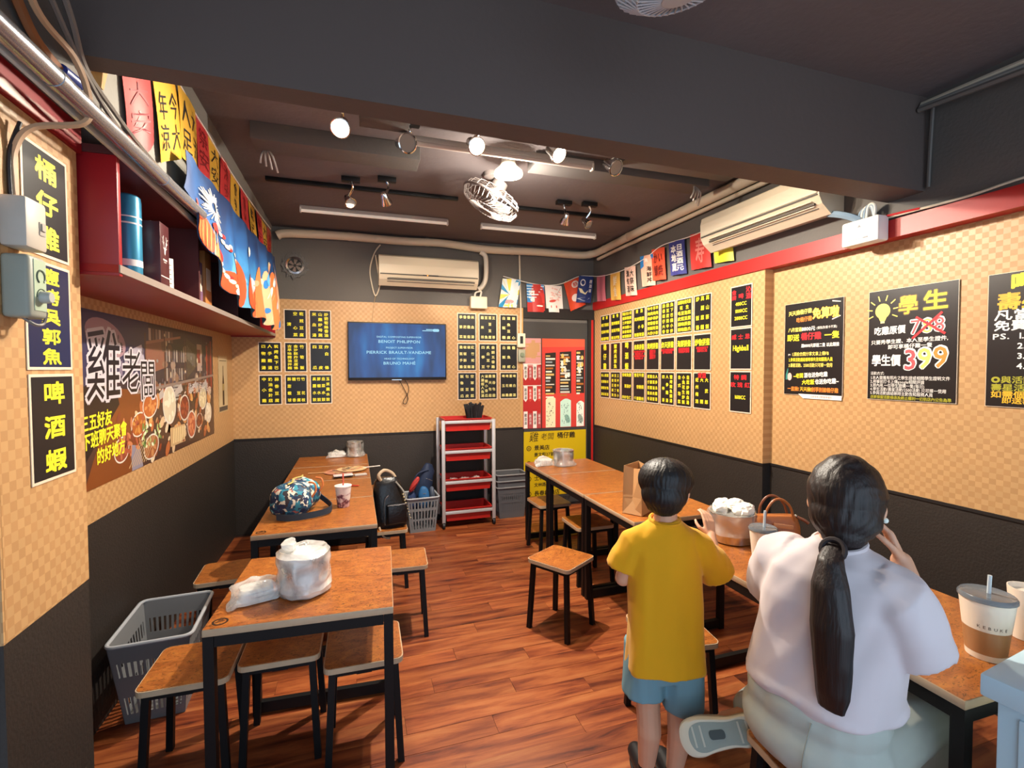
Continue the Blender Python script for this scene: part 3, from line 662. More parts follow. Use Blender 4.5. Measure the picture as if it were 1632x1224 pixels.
def tv_mat():
    m, nt, b = nodes('tv_picture'); L = nt.links.new
    tc = N(nt, 'ShaderNodeTexCoord'); sp = N(nt, 'ShaderNodeSeparateXYZ'); L(tc.outputs['Object'], sp.inputs[0])
    sc = N(nt, 'ShaderNodeVectorMath', operation='MULTIPLY'); sc.inputs[1].default_value = (5.0, 1.2, 1.0); L(tc.outputs['Object'], sc.inputs[0])
    n = N(nt, 'ShaderNodeTexNoise', Scale=1.4, Detail=2.0); L(sc.outputs[0], n.inputs['Vector'])
    g = N(nt, 'ShaderNodeVectorMath', operation='LENGTH'); s2 = N(nt, 'ShaderNodeVectorMath', operation='MULTIPLY'); s2.inputs[1].default_value = (2.2, 2.4, 0); L(tc.outputs['Object'], s2.inputs[0]); L(s2.outputs[0], g.inputs[0])
    ad = N(nt, 'ShaderNodeMath', operation='SUBTRACT'); L(n.outputs['Fac'], ad.inputs[0]); ml = N(nt, 'ShaderNodeMath', operation='MULTIPLY'); ml.inputs[1].default_value = 0.42; L(g.outputs['Value'], ml.inputs[0]); L(ml.outputs[0], ad.inputs[1])
    r = ramp(nt, ad.outputs[0], [(0.0, '#0c2a58'), (0.22, '#134382'), (0.42, '#1a64a4'), (0.62, '#2c86bf')])
    L(r.outputs[0], b.inputs['Emission Color']); b.inputs['Emission Strength'].default_value = 1.15; b.inputs['Base Color'].default_value = (0.01, 0.01, 0.015, 1); b.inputs['Roughness'].default_value = 0.15
    return m
t = thing('television', 'flat television on the back wall showing blue film credits', 'television', BACK(0.44, 1.802, 5.245))
q = MB(); q.box((0, 0, 0.035), (1.01, 0.60, 0.035), M_BLK, None, 0.004); q.box((0, 0.0, 0.012), (0.5, 0.3, 0.024), M_BLK); q.build('casing', None, t)
q = MB(); q.rect(-0.494, -0.272, 0.494, 0.288, tv_mat(), None, 0.0532); q.build('screen', None, t)
q = MB(); TVI = mat('tv_text', '#000000', 0.5, emit='#a9e6ff', es=1.0)
put(q, 'DIGITAL COMPOSITING SUPERVISOR', 0.01, 0.142, 0.024, TVI, 0.0538, 0.02, 1.12, 'C'); put(q, 'BENOIT PHILIPPON', 0.01, 0.088, 0.042, TVI, 0.0538, 0.02, 1.15, 'C')
put(q, 'PROJECT SUPERVISOR', 0.01, 0.03, 0.024, TVI, 0.0538, 0.02, 1.12, 'C'); put(q, 'PIERRICK BRAULT-VANDAME', 0.01, -0.025, 0.042, TVI, 0.0538, 0.02, 1.15, 'C')
put(q, 'HEAD OF TECHNOLOGY', 0.01, -0.085, 0.024, TVI, 0.0538, 0.02, 1.12, 'C'); put(q, 'BRUNO MAHÉ', 0.01, -0.138, 0.042, TVI, 0.0538, 0.02, 1.2, 'C')
q.prism(rrect(0.07, 0.03, 0.014), 0.0003, TVI, Matrix.Translation((0.395, 0.228, 0)), 0.0535); q.rect(0.25, 0.218, 0.36, 0.226, TVI, None, 0.0538); q.rect(0.29, 0.232, 0.36, 0.240, TVI, None, 0.0538)
q.build('credit_lettering', None, t)
q = MB(); q.box((-0.02, -0.298, 0.054), (0.10, 0.006, 0.003), M_CHROME); q.build('logo_strip', None, t)

# left pillar boxes
t = thing('switch_box', 'grey switch box on the left pillar, over the topmost sign', 'switch', LEFT(1.585, 1.925, -0.834))
q = MB(); q.box((-0.006, 0.068, 0.029), (0.088, 0.128, 0.058), mat('dusty_grey_plastic', '#b5aca0', 0.5, var=(20, 0.08)), None, 0.009); q.build('case', None, t)
q = MB(); q.box((0.012, 0.062, 0.0585), (0.024, 0.034, 0.003), mat('switch_grey', '#9b948a', 0.5)); q.box((0.012, 0.066, 0.0610), (0.016, 0.018, 0.005), mat('switch_grey', '#9b948a'), rot('X', 0)); q.build('rocker', None, t)
t = thing('fan_speed_box', 'grey-green dial box on the left pillar under the switch box', 'switch', LEFT(1.572, 1.752, -0.834))
GG = mat('grey_green_case', '#8f9286', 0.5, var=(20, 0.06))
q = MB(); q.box((0, 0.08, 0.030), (0.076, 0.16, 0.060), GG, None, 0.011, 3); q.build('case', None, t)
q = MB(); q.box((0.004, 0.085, 0.0605), (0.050, 0.130, 0.002), mat('dial_plate', '#9fb097', 0.5), None, 0.0); q.build('dial_plate', None, t)
q = MB(); q.lathe([(0.016, 0.06), (0.015, 0.080), (0.013, 0.083)], 20, mat('grey_knob', '#a9aba4', 0.4), Matrix.Translation((0.008, 0.056, 0))); q.build('knob', None, t)
q = MB(); q.tube([(0.006+0.017*math.cos(a), 0.108+0.017*math.sin(a), 0.062) for a in np.linspace(-0.8, 4.2, 16)], 0.0025, 5, mat('dial_ink', '#4d5a4c', 0.5)); q.tube([(0.008+0.021*math.cos(a), 0.056+0.021*math.sin(a), 0.062) for a in np.linspace(0.6, 3.2, 12)], 0.0015, 5, mat('dial_ink', '#4d5a4c')); q.build('printed_scale', None, t)
q = MB(); q.tube(bez([(-0.015, 0.004, 0.03), (0.0, -0.016, 0.05), (0.026, -0.010, 0.055), (0.034, 0.02, 0.058)], 6), 0.004, 6, M_GYW); q.build('lead', None, t)
# ---------------------------------------------------------------- menu sheets
YEL = mat('ink_yellow', '#f2e52e', 0.5); YEL2 = mat('ink_pale_yellow', '#e3d887', 0.5); REDI = mat('ink_red', '#d8222b', 0.5); INKBLK = mat('ink_black_panel', '#1b1a1c', 0.33); WHT = mat('ink_white', '#f4f1ea', 0.5)
CRM = mat('ink_cream', '#d6cf9a', 0.5); LAM = mat('laminated_border', '#e4d2ba', 0.4)
def sheet(label, M, w, h, draw, group, name='menu_sheet', cat='menu', border=0.008, bm=None, panel=None, thick=0.002):
    q = MB(); q.box((0, 0, thick/2), (w, h, thick), bm or LAM); o = q.build(name, None, None, M); tag(o, label, cat, group)
    if border is not None:
        q = MB(); q.rect(-w/2+border, -h/2+border, w/2-border, h/2-border, panel or INKBLK, None, thick+0.0003); q.build('print_panel', None, o, None, False)
    q = MB(); draw(q, w, h, thick+0.0007)
    if q.n: q.build('lettering', None, o, None, False)
    return o
def cols(q, columns, w, h, z, m=YEL, cw=None, top=0.84, ch=None):
    """vertical columns, first is rightmost; rows share the column's height"""
    n = len(columns); W_ = w*0.82; cw = cw or min(W_/n*0.82, 0.040)
    for i, s in enumerate(columns):
        x = W_/2 - W_/n*(i+0.5); k = len(s); H_ = h*top; chh = min(H_/k*0.86, ch or 0.036)
        for j, c in enumerate(s):
            if c == '　': continue
            y = (H_/2 - chh*0.55) - (H_-chh*1.1)*(j/(k-1) if k > 1 else 0.5)
            putc(q, c, x, y, cw, chh, m, z, 0.035)
def menu(columns, m=YEL): return lambda q, w, h, z: cols(q, columns, w, h, z, m)
pos = ['top', 'middle', 'bottom']
# left block on the back wall
zs = [2.065, 1.738, 1.415]; xs = [-0.790, -0.556, -0.325]
ML = {(0, 1): ['乾煎豆腐', '空　心菜', '清'], (0, 2): ['炒箭筍絲香油', '山藥炒時蔬', '米血湯'],
      (1, 0): ['炭烤魚下巴', '人手雞湯', '四物雞湯'], (1, 1): ['竹筍飯', '金沙酥炸豆腐條', '古早味豬油拌麵'], (1, 2): ['炸白　條', '豆　　皮', '四　　瓜'],
      (2, 0): ['蒜香豆腐', '奶油金針菇', '中小雞'], (2, 1): ['竹　花枝', '竹　豆腐', '糖　　香', '酥甜蝦球'], (2, 2): ['玉米蔬水餃', '韭菜水餃', '鮮蝦水餃', '高麗水餃']}
cn = ['left', 'middle', 'right']
for (r, c), tx in ML.items():
    sheet('black yellow-lettered menu sheet left of the television, %s row, %s column' % (pos[r], cn[c]), BACK(xs[c], zs[r], 5.246), 0.207, 0.296, menu(tx), 'menu sheets left of the television')
xs = [1.185, 1.428, 1.672]; zs = [2.080, 1.748, 1.425]
MM = [[['米血湯', '香雞菇', '香肥飯', '季節菜'], ['王　茶', '百百豆腐', '豆　魚', '雞米排'], ['鹽　心', '鹽魚豆腐', '白飯糰']],
      [['紅竹蛇湯', '椒　　麵', '椒椒酥蛋', '雞飯手雞'], ['金銀五香雞', '炙白豆干', '四季豆'], ['醬　心', '雞魚蚵', '白飯排']],
      [['空軍雲菜', '包　豆皮', '飯魯蛋瓜'], ['雲吞包菇', '雞天包菇', '滷豬小香瓜', '大腸蝦人魚湯'], ['啤白酒', '蔥嫩雞', '啤花雞', '啤玉絲']]]
for r in range(3):
    for c in range(3):
        sheet('black menu sheet in the nine right of the television, %s row, %s column' % (pos[r], cn[c]), BACK(xs[c], zs[r], 5.246), 0.213, 0.305, menu(MM[r][c], YEL2), 'menu sheets right of the television')
# big grid on the right wall: 8 columns x 3 rows
on = ['first', 'second', 'third', 'fourth', 'fifth', 'sixth', 'seventh', 'eighth']
def head(title, sub, n=2):
    def d(q, w, h, z):
        for i, c in enumerate(title): putc(q, c, (i-(len(title)-1)/2)*w*0.215, h*0.27, w*0.21, h*0.20, YEL, z, 0.035)
        for k in range(n): put(q, sub[k % len(sub)], 0, h*0.085-k*h*0.075, w*0.115, REDI, z, 0.03, 1.0, 'C')
    return d
def big(s):
    def d(q, w, h, z):
        k = len(s)
        for i, c in enumerate(s): putc(q, c, 0, h*0.36-(h*0.72)*(i/(k-1)), w*(0.34 if k < 5 else 0.30), h*(0.24 if k < 5 else 0.16), YEL, z, 0.04)
    return d
def rows(lines, m=YEL, sz=0.2, bold=0.035):
    def d(q, w, h, z):
        n = len(lines)
        for i, s in enumerate(lines):
            k = len(s)
            for j, c in enumerate(s):
                if c != '　': putc(q, c, (j-(k-1)/2)*w*0.84/max(k, 2.2), h*0.39-h*0.78*i/(n-1), w*min(sz, 0.8/k), h*min(0.13, 0.7/n), m, z, bold)
    return d
R1 = [rows(['烤雞', '桶仔雞飯', '招牌拌麵', '雞湯拌飯']), rows(['套餐', '鹽烤雞飯', '酒蒸拌麵', '雞油拌飯']), rows(['單點另加小菜', '鹽酥雞腿', '三杯雞胗', '麻油雞心', '蒜香雞翅', '椒鹽雞軟']), rows(['附湯', '炭烤雞腿', '　小卷', '附飯附湯']),
      rows(['牛牛羊羊', '肉肉肉肉', '串炒串炒', '青菜香蔥', '附飯附湯', '大份小份']), rows(['蒜雞魚', '香豆下', '蚵腐巴', '仔湯鍋', '大中小', '份份份']), rows(['加購每份只要', '花生', '毛豆泡菜', '皮蛋豆腐', '滷味拼盤', '辣味雞爪']), rows(['炒高高', '　麗山', '飯菜茶', '湯麵飯'])]
R2 = [big('桶仔雞'), big('鹽烤吳郭魚'), big('啤酒蝦'), head('肉串拼盤', ['牛肉串雞肉串羊肉串', '豬肉串雞心串'], 4), head('炭烤拼盤', ['香腸米血', '雞翅豆干'], 4), head('炸天拼盤', ['魷魚百頁雞塊薯條', '甜不辣四季豆'], 2), head('海鮮拼盤', ['鮮蝦透抽蛤蜊', '花枝魚片鮮蚵'], 2), head('炒物拼盤', ['時蔬肉絲豆干', '雞胗空心菜'], 2)]
R3 = [menu(['薑母鴨湯', '薑絲蛤湯', '山藥雞湯', '香菇雞湯']), menu(['三杯中卷小', '宮保雞丁魚', '麻婆豆腐煲']), rows(['香椒魚鹽', '　', '　蔥蒜炒', '　', '炸炒包仁']), rows(['雪花牛排', '　', '　杏鮑菇', '　', '千層雞排']),
      menu(['人參烏雞湯', '白菜滷肉飯', '豬腳麵線湯', '蚵仔煎雞卷']), menu(['鹽烤鮭魚頭湯', '人參雞湯', '四神湯']), menu(['韭菜炒豬血湯', '小魚花生炒飯', '台式泡菜']), None]
def r38(q, w, h, z):
    put(q, '清酒', 0, h*0.36, w*0.24, REDI, z, 0.035, 1.0, 'C'); cols(q, ['大　武　郎', '大　　關', '紀州梅酒'], w, h*0.86, z)
R3[7] = r38
for r, RR in enumerate((R1, R2, R3)):
    for c in range(8):
        y = 4.957-c*0.2335
        lab = 'black menu sheet in big right-wall grid, %s row, %s from the back corner' % (pos[r], on[c])
        sheet(lab, RIGHT(y, (2.078, 1.752, 1.430)[r], 2.746), 0.212, 0.305, RR[c], 'menu sheets in the big right-wall grid')
def beer(q, w, h, z):
    for i, c in enumerate('金牌'): putc(q, c, -w*0.33, h*(0.35-0.13*i), w*0.22, h*0.12, REDI, z, 0.03)
    putc(q, '啤', 0, h*0.24, w*0.24, h*0.13, REDI, z, 0.03)
    for i, c in enumerate('沁酒'): putc(q, c, w*0.33, h*(0.37-0.15*i), w*0.24, h*0.15, REDI, z, 0.03)
    for i, s in enumerate(('400CC', '1000CC', '2000CC')): put(q, s, 0, h*(0.02-0.17*i), w*0.17, YEL, z, 0.03, 1.0, 'C')
def whisky(q, w, h, z):
    for i, c in enumerate('威士忌'): putc(q, c, (i-1)*w*0.31, h*0.29, w*0.24, h*0.13, REDI, z, 0.03)
    put(q, 'Highball', 0, -h*0.04, w*0.27, YEL, z, 0.025, 0.82, 'C')
def rose(q, w, h, z):
    for i, c in enumerate('特調'): putc(q, c, (i-0.5)*w*0.34, h*0.35, w*0.26, h*0.13, REDI, z, 0.03)
    for i, c in enumerate('玫瑰紅'): putc(q, c, (i-1)*w*0.33, h*0.17, w*0.26, h*0.13, REDI, z, 0.03)
    put(q, '1600CC', 0, -h*0.17, w*0.18, YEL, z, 0.03, 0.85, 'C')
for d, s, z in ((beer, 'red-lettered beer price sheet listing three sizes, top of the drinks column', 2.080), (whisky, 'whisky Highball sheet, middle of the drinks column on the right wall', 1.762), (rose, 'red-lettered rose wine sheet, bottom of the drinks column on right wall', 1.440)):
    sheet(s, RIGHT(2.903, z, 2.746), 0.212, 0.312, d, 'drinks sheets on the right wall')

# three big promotion posters on the near right wall
GOLD = mat('ink_gold', '#f0b62c', 0.45); ORG = mat('ink_orange', '#ef8a35', 0.45); LEM = mat('ink_lemon', '#f6e36a', 0.45); PINK = mat('ink_coral', '#e2555a', 0.45); LIME = mat('ink_lime', '#b6d27a', 0.45); OLV = mat('ink_olive', '#a8a42a', 0.45)
POST = mat('poster_black', '#1e1a1b', 0.3)
def big_label(q, s, x, y, size, z, fills, rim=WHT, bold=0.03, sx=1.0, align='L', rise=0.0):
    put(q, s, x, y, size, rim, z, bold+0.045, sx, align, rise=rise)
    w = text_w(s, bold+0.045)*size*sx; x0 = x-(w/2 if align == 'C' else 0); cx = x0
    for i, c in enumerate(s):
        put(q, c, cx, y+(cx-x0)*rise, size, fills[i % len(fills)], z+0.0006, bold, sx, 'L'); cx += glyph(c, bold+0.045)[2]*size*sx
def p1(q, w, h, z):
    put(q, '天天揪桶仔雞', -0.18, 0.225, 0.034, LEM, z, 0.03, 0.86, rise=0.05); put(q, '吃桶仔雞', -0.12, 0.178, 0.034, ORG, z, 0.03, 0.86, rise=0.05)
    big_label(q, '免算啦', 0.0, 0.195, 0.072, z, [LEM], GOLD, 0.02, 0.84)
    q.flat([(0.135, 0.285), (0.19, 0.276), (0.19, 0.281), (0.135, 0.292)], WHT, None, z); q.flat([(0.135, 0.172), (0.19, 0.19), (0.19, 0.195), (0.135, 0.178)], WHT, None, z)
    put(q, '八月當滿', -0.18, 0.118, 0.030, LEM, z, 0.03, 0.86); put(q, '8800元', -0.078, 0.118, 0.032, WHT, z, 0.03); put(q, '(餐點及價卡不算)', 0.03, 0.122, 0.020, WHT, z, 0.01, 0.9)
    put(q, '即送', -0.19, 0.058, 0.048, YEL, z, 0.035); put(q, '桶仔雞', -0.082, 0.062, 0.050, REDI, z, 0.035, 0.98); put(q, '一隻', 0.085, 0.062, 0.048, YEL, z, 0.035, 1.05)
    put(q, '達8000元即送二隻 以此類推', 0.185, 0.010, 0.026, WHT, z, 0.03, 0.82, 'R')
    put(q, 'ps.', -0.178, -0.040, 0.018, WHT, z, 0.02)
    for i, s in enumerate(('1.須拍合照分享文章上傳FB', '2.參與活動請結帳時事先告知服務人員', '3.壽星活動、2500活動只可擇一使用')): put(q, s, -0.15 if i == 0 else -0.175, -0.045-0.037*i, 0.028, LEM if i != 1 else YEL, z, 0.015, (0.82, 0.68, 0.72)[i])
    q.disc(-0.165, -0.185, 0.017, 0.026, mat('ink_pink', '#e9b6ad'), None, z, 16); q.flat([(-0.196, -0.205), (-0.18, -0.205), (-0.18, -0.165), (-0.176, -0.13), (-0.181, -0.13), (-0.196, -0.17)], mat('ink_teal', '#2f7f74'), None, z)
    put(q, '~老闆', -0.135, -0.193, 0.034, YEL, z, 0.03, 0.85, rise=0.06); put(q, '酒也送你吃雞', -0.055, -0.188, 0.034, WHT, z, 0.03, 0.82, rise=0.06)
    put(q, '大吃飯', -0.07, -0.235, 0.036, YEL, z, 0.03, 0.85, rise=0.06); put(q, '也送你吃雞~', 0.025, -0.229, 0.036, WHT, z, 0.03, 0.8, rise=0.06)
    put(q, '一直揪!', -0.18, -0.278, 0.032, ORG, z, 0.03, 0.85); put(q, '天天揪!', -0.085, -0.278, 0.032, GOLD, z, 0.03, 0.85); put(q, '別爭別搶桶仔雞', 0.185, -0.278, 0.032, ORG, z, 0.03, 0.82, 'R')
    q.flat([(-0.095, -0.298), (0.206, -0.298), (0.206, -0.280-0.046), (-0.06, -0.326)], WHT, None, z); put(q, '店家保有活動變更權利', 0.07, -0.318, 0.016, REDI, z+0.0004, 0.01, 0.95, 'C')
sheet('black poster with yellow brush title, nearest to the wall corner of three', RIGHT(2.368, 1.745, 2.815), 0.42, 0.61, lambda q, w, h, z: p1(q, w, h, z), None, 'promotion_poster', 'poster', 0.002, None, POST)
def p2(q, w, h, z):
    # light bulb with rays
    q.disc(-0.14, 0.190, 0.040, 0.042, LEM, None, z, 22); q.flat([(-0.166, 0.165), (-0.114, 0.165), (-0.127, 0.135), (-0.153, 0.135)], LEM, None, z); q.rect(-0.151, 0.122, -0.129, 0.134, CRM, None, z)
    for k in range(8):
        a = math.radians(-25+k*230/7); c, s = math.cos(a), math.sin(a); e = 0.0028
        q.flat([(-0.14+0.056*c-e*s, 0.190+0.058*s+e*c), (-0.14+0.056*c+e*s, 0.190+0.058*s-e*c), (-0.14+0.086*c+e*s, 0.190+0.088*s-e*c), (-0.14+0.086*c-e*s, 0.190+0.088*s+e*c)], LEM, None, z)
    big_label(q, '學', -0.06, 0.170, 0.105, z, [GOLD], mat('ink_brown', '#5a4a28'), 0.035, 0.95); big_label(q, '生', 0.06, 0.180, 0.105, z, [YEL], mat('ink_brown', '#5a4a28'), 0.04, 1.1)
    put(q, '吃雞原價', -0.185, 0.060, 0.048, WHT, z, 0.03, 0.86, rise=0.03)
    big_label(q, '788', 0.0, 0.052, 0.105, z, [PINK, LEM, PINK], WHT, 0.01, 0.98, rise=0.06)
    for (x0, y0, x1, y1) in ((0.015, 0.028, 0.15, 0.155), (0.03, 0.14, 0.165, 0.045)):
        d = Vector((y0-y1, x1-x0)).normalized()*0.006; q.flat([(x0+d.x, y0+d.y), (x0-d.x, y0-d.y), (x1-d.x, y1-d.y), (x1+d.x, y1+d.y)], REDI, None, z+0.0016)
    put(q, '只要秀學生證、本人至學生證件,', -0.20, 0.006, 0.026, WHT, z, 0.02, 1.02, rise=0.02); put(q, '即可享桶仔雞一隻', 0.0, -0.022, 0.026, WHT, z, 0.02, 1.05, 'C', rise=0.02)
    put(q, '學生價', -0.195, -0.110, 0.066, WHT, z, 0.035, 0.78)
    big_label(q, '399', -0.028, -0.135, 0.150, z, [PINK, LEM, ORG], WHT, 0.015, 0.92, rise=0.08)
    put(q, '活動方式:', -0.20, -0.165, 0.020, WHT, z, 0.01, 0.9)
    for i, s in enumerate(('1.本人需攜有照片之學生證或相關學生證明文件', '2.用餐前打卡上傳google相關評論', '3.限內用,一位學生證購一隻(每日)', '4.學生活動/壽星活動/2500活動 只可擇一使用', '5.參與活動請結帳時主動告知服務人員')): put(q, s, -0.20, -0.190-0.0215*i, 0.022, WHT, z, 0.012, 0.86)
    put(q, '店家保留活動修改及終止權利一切依店內公告為準', 0, -0.298, 0.020, OLV, z, 0.03, 0.9, 'C')
sheet('black student offer poster with a light bulb and big 399', RIGHT(1.792, 1.745, 2.815), 0.435, 0.612, lambda q, w, h, z: p2(q, w, h, z), None, 'promotion_poster', 'poster', 0.002, None, POST)
def p3(q, w, h, z):
    put(q, '呷雞當', -0.135, 0.225, 0.085, YEL, z, 0.05, 1.05); put(q, '壽星免費', -0.18, 0.145, 0.080, GOLD, z, 0.05, 1.05)
    put(q, '凡當日壽星', -0.19, 0.095, 0.050, WHT, z, 0.035, 1.35); put(q, '免費送桶仔雞', -0.19, 0.047, 0.050, WHT, z, 0.035, 1.2)
    put(q, 'PS.', -0.195, 0.005, 0.036, WHT, z, 0.02, 1.4)
    for i, s in enumerate(('1.限本人持證件', '2.需四人以上', '3.低消依人數', '4.需於用餐前')): put(q, s, -0.105, 0.005-0.045*i, 0.036, WHT, z, 0.03, 1.1)
    put(q, '上傳', -0.06, -0.168, 0.034, WHT, z, 0.03, 1.1)
    put(q, '◎與活動照片', -0.195, -0.168-0.025, 0.034, OLV, z, 0.03, 1.15); put(q, '壽星活動請先', -0.195, -0.228, 0.034, OLV, z, 0.03, 1.2)
    put(q, '如需個人證明', -0.195, -0.260, 0.034, GOLD, z, 0.03, 1.2)
    put(q, '即送壽星禮', -0.155, -0.285, 0.028, GOLD, z, 0.03, 1.3); 
sheet('black birthday offer poster cut by the right edge', RIGHT(1.246, 1.743, 2.815), 0.43, 0.61, lambda q, w, h, z: p3(q, w, h, z), None, 'promotion_poster', 'poster', 0.002, None, POST)

# three signs on the left pillar
def sign(s, k):
    def d(q, w, h, z):
        for i, c in enumerate(s): putc(q, c, w*0.02, h*(0.5-k)-(h*(1-2*k))*(i/(len(s)-1)), w*(0.50 if len(s) < 5 else 0.44), h*(0.22 if len(s) < 5 else 0.155), YEL, z, 0.05)
    return d
NAVY = mat('ink_navy', '#1e2346', 0.3)
sheet('topmost black pillar sign reading three yellow characters, partly behind switch box', LEFT(1.735, 2.092, -0.833), 0.215, 0.305, sign('桶仔雞', 0.19), 'yellow-lettered signs on the pillar', 'pillar_sign', 'sign')
sheet('middle pillar sign with five yellow characters on dark blue', LEFT(1.735, 1.772, -0.833), 0.215, 0.305, sign('鹽烤吳郭魚', 0.125), 'yellow-lettered signs on the pillar', 'pillar_sign', 'sign', 0.008, None, NAVY)
sheet('lowest black pillar sign with three yellow characters', LEFT(1.738, 1.455, -0.833), 0.215, 0.305, sign('啤酒蝦', 0.18), 'yellow-lettered signs on the pillar', 'pillar_sign', 'sign')

# yellow shop list on the door
def yl(q, w, h, z):
    K = mat('ink_dark_brown', '#22160c', 0.5)
    put(q, '雞', -0.335, 0.270, 0.125, K, z, 0.0, 0.95, shear=0.12); put(q, '老闆', -0.19, 0.285, 0.085, K, z, 0.0, 1.0, shear=0.1); put(q, '桶仔雞', 0.02, 0.295, 0.075, K, z, 0.035, 1.05)
    yy = 0.165
    for a, c in (('景美店', '景文街27號'), ('三重店', '正義北路18號'), ('士林店', '文林路193號'), ('長春創始店', '長春路454號 02-2717')):
        q.disc(-0.335, yy+0.020, 0.030, 0.030, K, None, z, 18); q.disc(-0.335, yy+0.020, 0.022, 0.022, mat('poster_yellow', '#c6a70c', 0.45), None, z+0.0004, 18); put(q, '雞', -0.335, yy+0.006, 0.034, K, z+0.0008, 0.01, 1.0, 'C')
        put(q, a, -0.27, yy, 0.062, K, z, 0.03, 1.05); put(q, c, -0.27, yy-0.075, 0.050, K, z, 0.03, 1.0); yy -= 0.178
sheet('yellow poster listing shop branches, on lower half of the door', BACK(2.245, 0.505, 5.236), 0.795, 0.76, yl, None, 'branch_poster', 'poster', 0.001, mat('poster_yellow', '#c6a70c', 0.45), mat('poster_yellow', '#c6a70c', 0.45))

# red photo print on the door: banners on strings and hanging paper menus
def redp(q, w, h, z):
    R = mat('print_red', '#b02c2c', 0.25); R2 = mat('print_light_red', '#c8403a', 0.25); PK = mat('print_pink', '#c98d8a', 0.3); CL = mat('print_cloth', '#e8dfd8', 0.35); DK = mat('print_dark', '#2a2422', 0.3)
    x0, x1, y0, y1 = -w/2, w/2, -h/2, h/2
    xm = x0+0.285*w
    q.rect(x0, y0, xm, y1, R, None, z); q.flat([(x0, y1-0.36), (xm, y1-0.30), (xm, y1), (x0, y1)], PK, None, z+0.0002); q.rect(xm, y0, xm+0.012, y1, DK, None, z+0.0003); q.rect(xm+0.012, y0, x1, y1, R2, None, z); q.flat([(xm+0.012, y1-0.10), (x1, y1-0.09), (x1, y1), (xm+0.012, y1)], mat('print_orange_red', '#d2553f', 0.25), None, z+0.0002)
    for r, (yt, n) in enumerate(((y1-0.30, 4), (y1-0.55, 4), (y0+0.20, 4))):
        for k in range(n):
            a = x0+0.008+k*0.057; c = min(a+0.047, xm-0.003)
            if c-a < 0.02: continue
            yb = yt-(0.185 if r < 2 else 0.20)
            m = CL if k % 2 == 0 else (R2 if r else mat('print_rose', '#a5494a', 0.3))
            if r == 2: q.rect(a, max(yb, y0+0.004), c, yt-0.02*(k % 2), m if k % 2 == 0 else mat('print_rose', '#a5494a'), None, z+0.0005)
            else: q.flat([(a, yb+0.03), ((a+c)/2, yb), (c, yb+0.03), (c, yt-0.02*(k % 2)), (a, yt-0.02*(k % 2))], m, None, z+0.0005)
            for j, ch in enumerate('雞酒湯'): 
                if k % 2 == 0: putc(q, ch, (a+c)/2, yt-0.045-0.045*j, 0.032, 0.042, DK, z+0.0008, 0.02)
                else: putc(q, ch, (a+c)/2, yt-0.055-0.04*j, 0.028, 0.036, CL, z+0.0008, 0.01)
        if r < 2: q.rect(x0, yt-0.001, xm, yt+0.007, CL, None, z+0.0009)
    for k in range(18): q.rect(x0+0.01+RNG.random()*0.2, y1-0.03-RNG.random()*0.22, x0+0.03+RNG.random()*0.2, y1-0.02-RNG.random()*0.2, mat('print_tan', '#b98c62', 0.3), None, z+0.0006)
    for k, (a, c, top) in enumerate(((xm+0.05, xm+0.185, 0.16), (xm+0.235, xm+0.385, 0.145), (xm+0.445, x1-0.006, 0.125))):
        q.flat([(a, y0+0.405), (c, y0+0.40), (c, y1-top), (a, y1-top-0.01)], DK, None, z+0.0004)
        for j in range(14):
            yy = y1-top-0.05-j*0.037; col = ('#d9b26a', '#f0e7d6', '#8d99a0', '#c9c3b6', '#a8682f', '#e8e2d0')[(j*7+k*3) % 6]
            wv = (c-a)*(0.45+0.5*RNG.random()); q.rect(a+0.008, yy, min(a+wv, c-0.008), yy+0.012+0.012*RNG.random(), paint(col), None, z+0.0007)
        if k != 0:
            for j in range(8): q.disc(a+0.02+RNG.random()*(c-a-0.04), y1-top-0.05-RNG.random()*0.26, 0.018, 0.028, paint(('#f2ecdf', '#e0b25c', '#d8d2c4')[j % 3]), None, z+0.0008, 8)
        yt = y0+0.345-0.03*k; m = paint(('#e9dcb8', '#bfe0d2', '#dfe6dc')[k])
        P = [(a+0.008, y0+0.004), (c-0.004, y0+0.004)] + [(c-0.004-(c-a-0.012)*i/6, yt+0.03*math.sin(PI*i/6)-0.012*i/6) for i in range(7)]
        q.flat(P, m, None, z+0.0004)
        for j in range(26): q.disc(a+0.02+RNG.random()*(c-a-0.05), y0+0.03+RNG.random()*0.27, 0.004, 0.006+0.006*RNG.random(), paint(('#3b3a30', '#54706a', '#4b5a58')[k]), None, z+0.0007, 6)
        if k: q.disc(c-0.05, y0+0.10, 0.03, 0.055, paint('#7fa69b' if k == 1 else '#8a9a92'), None, z+0.0006, 14, 0.4)
sheet('glossy red photo print on the door showing banners and paper menus', BACK(2.232, 1.445, 5.236), 0.785, 1.045, redp, None, 'photo_print', 'picture', 0.010, mat('print_border', '#d8c9c4', 0.3), mat('print_light_red', '#c8403a', 0.25))

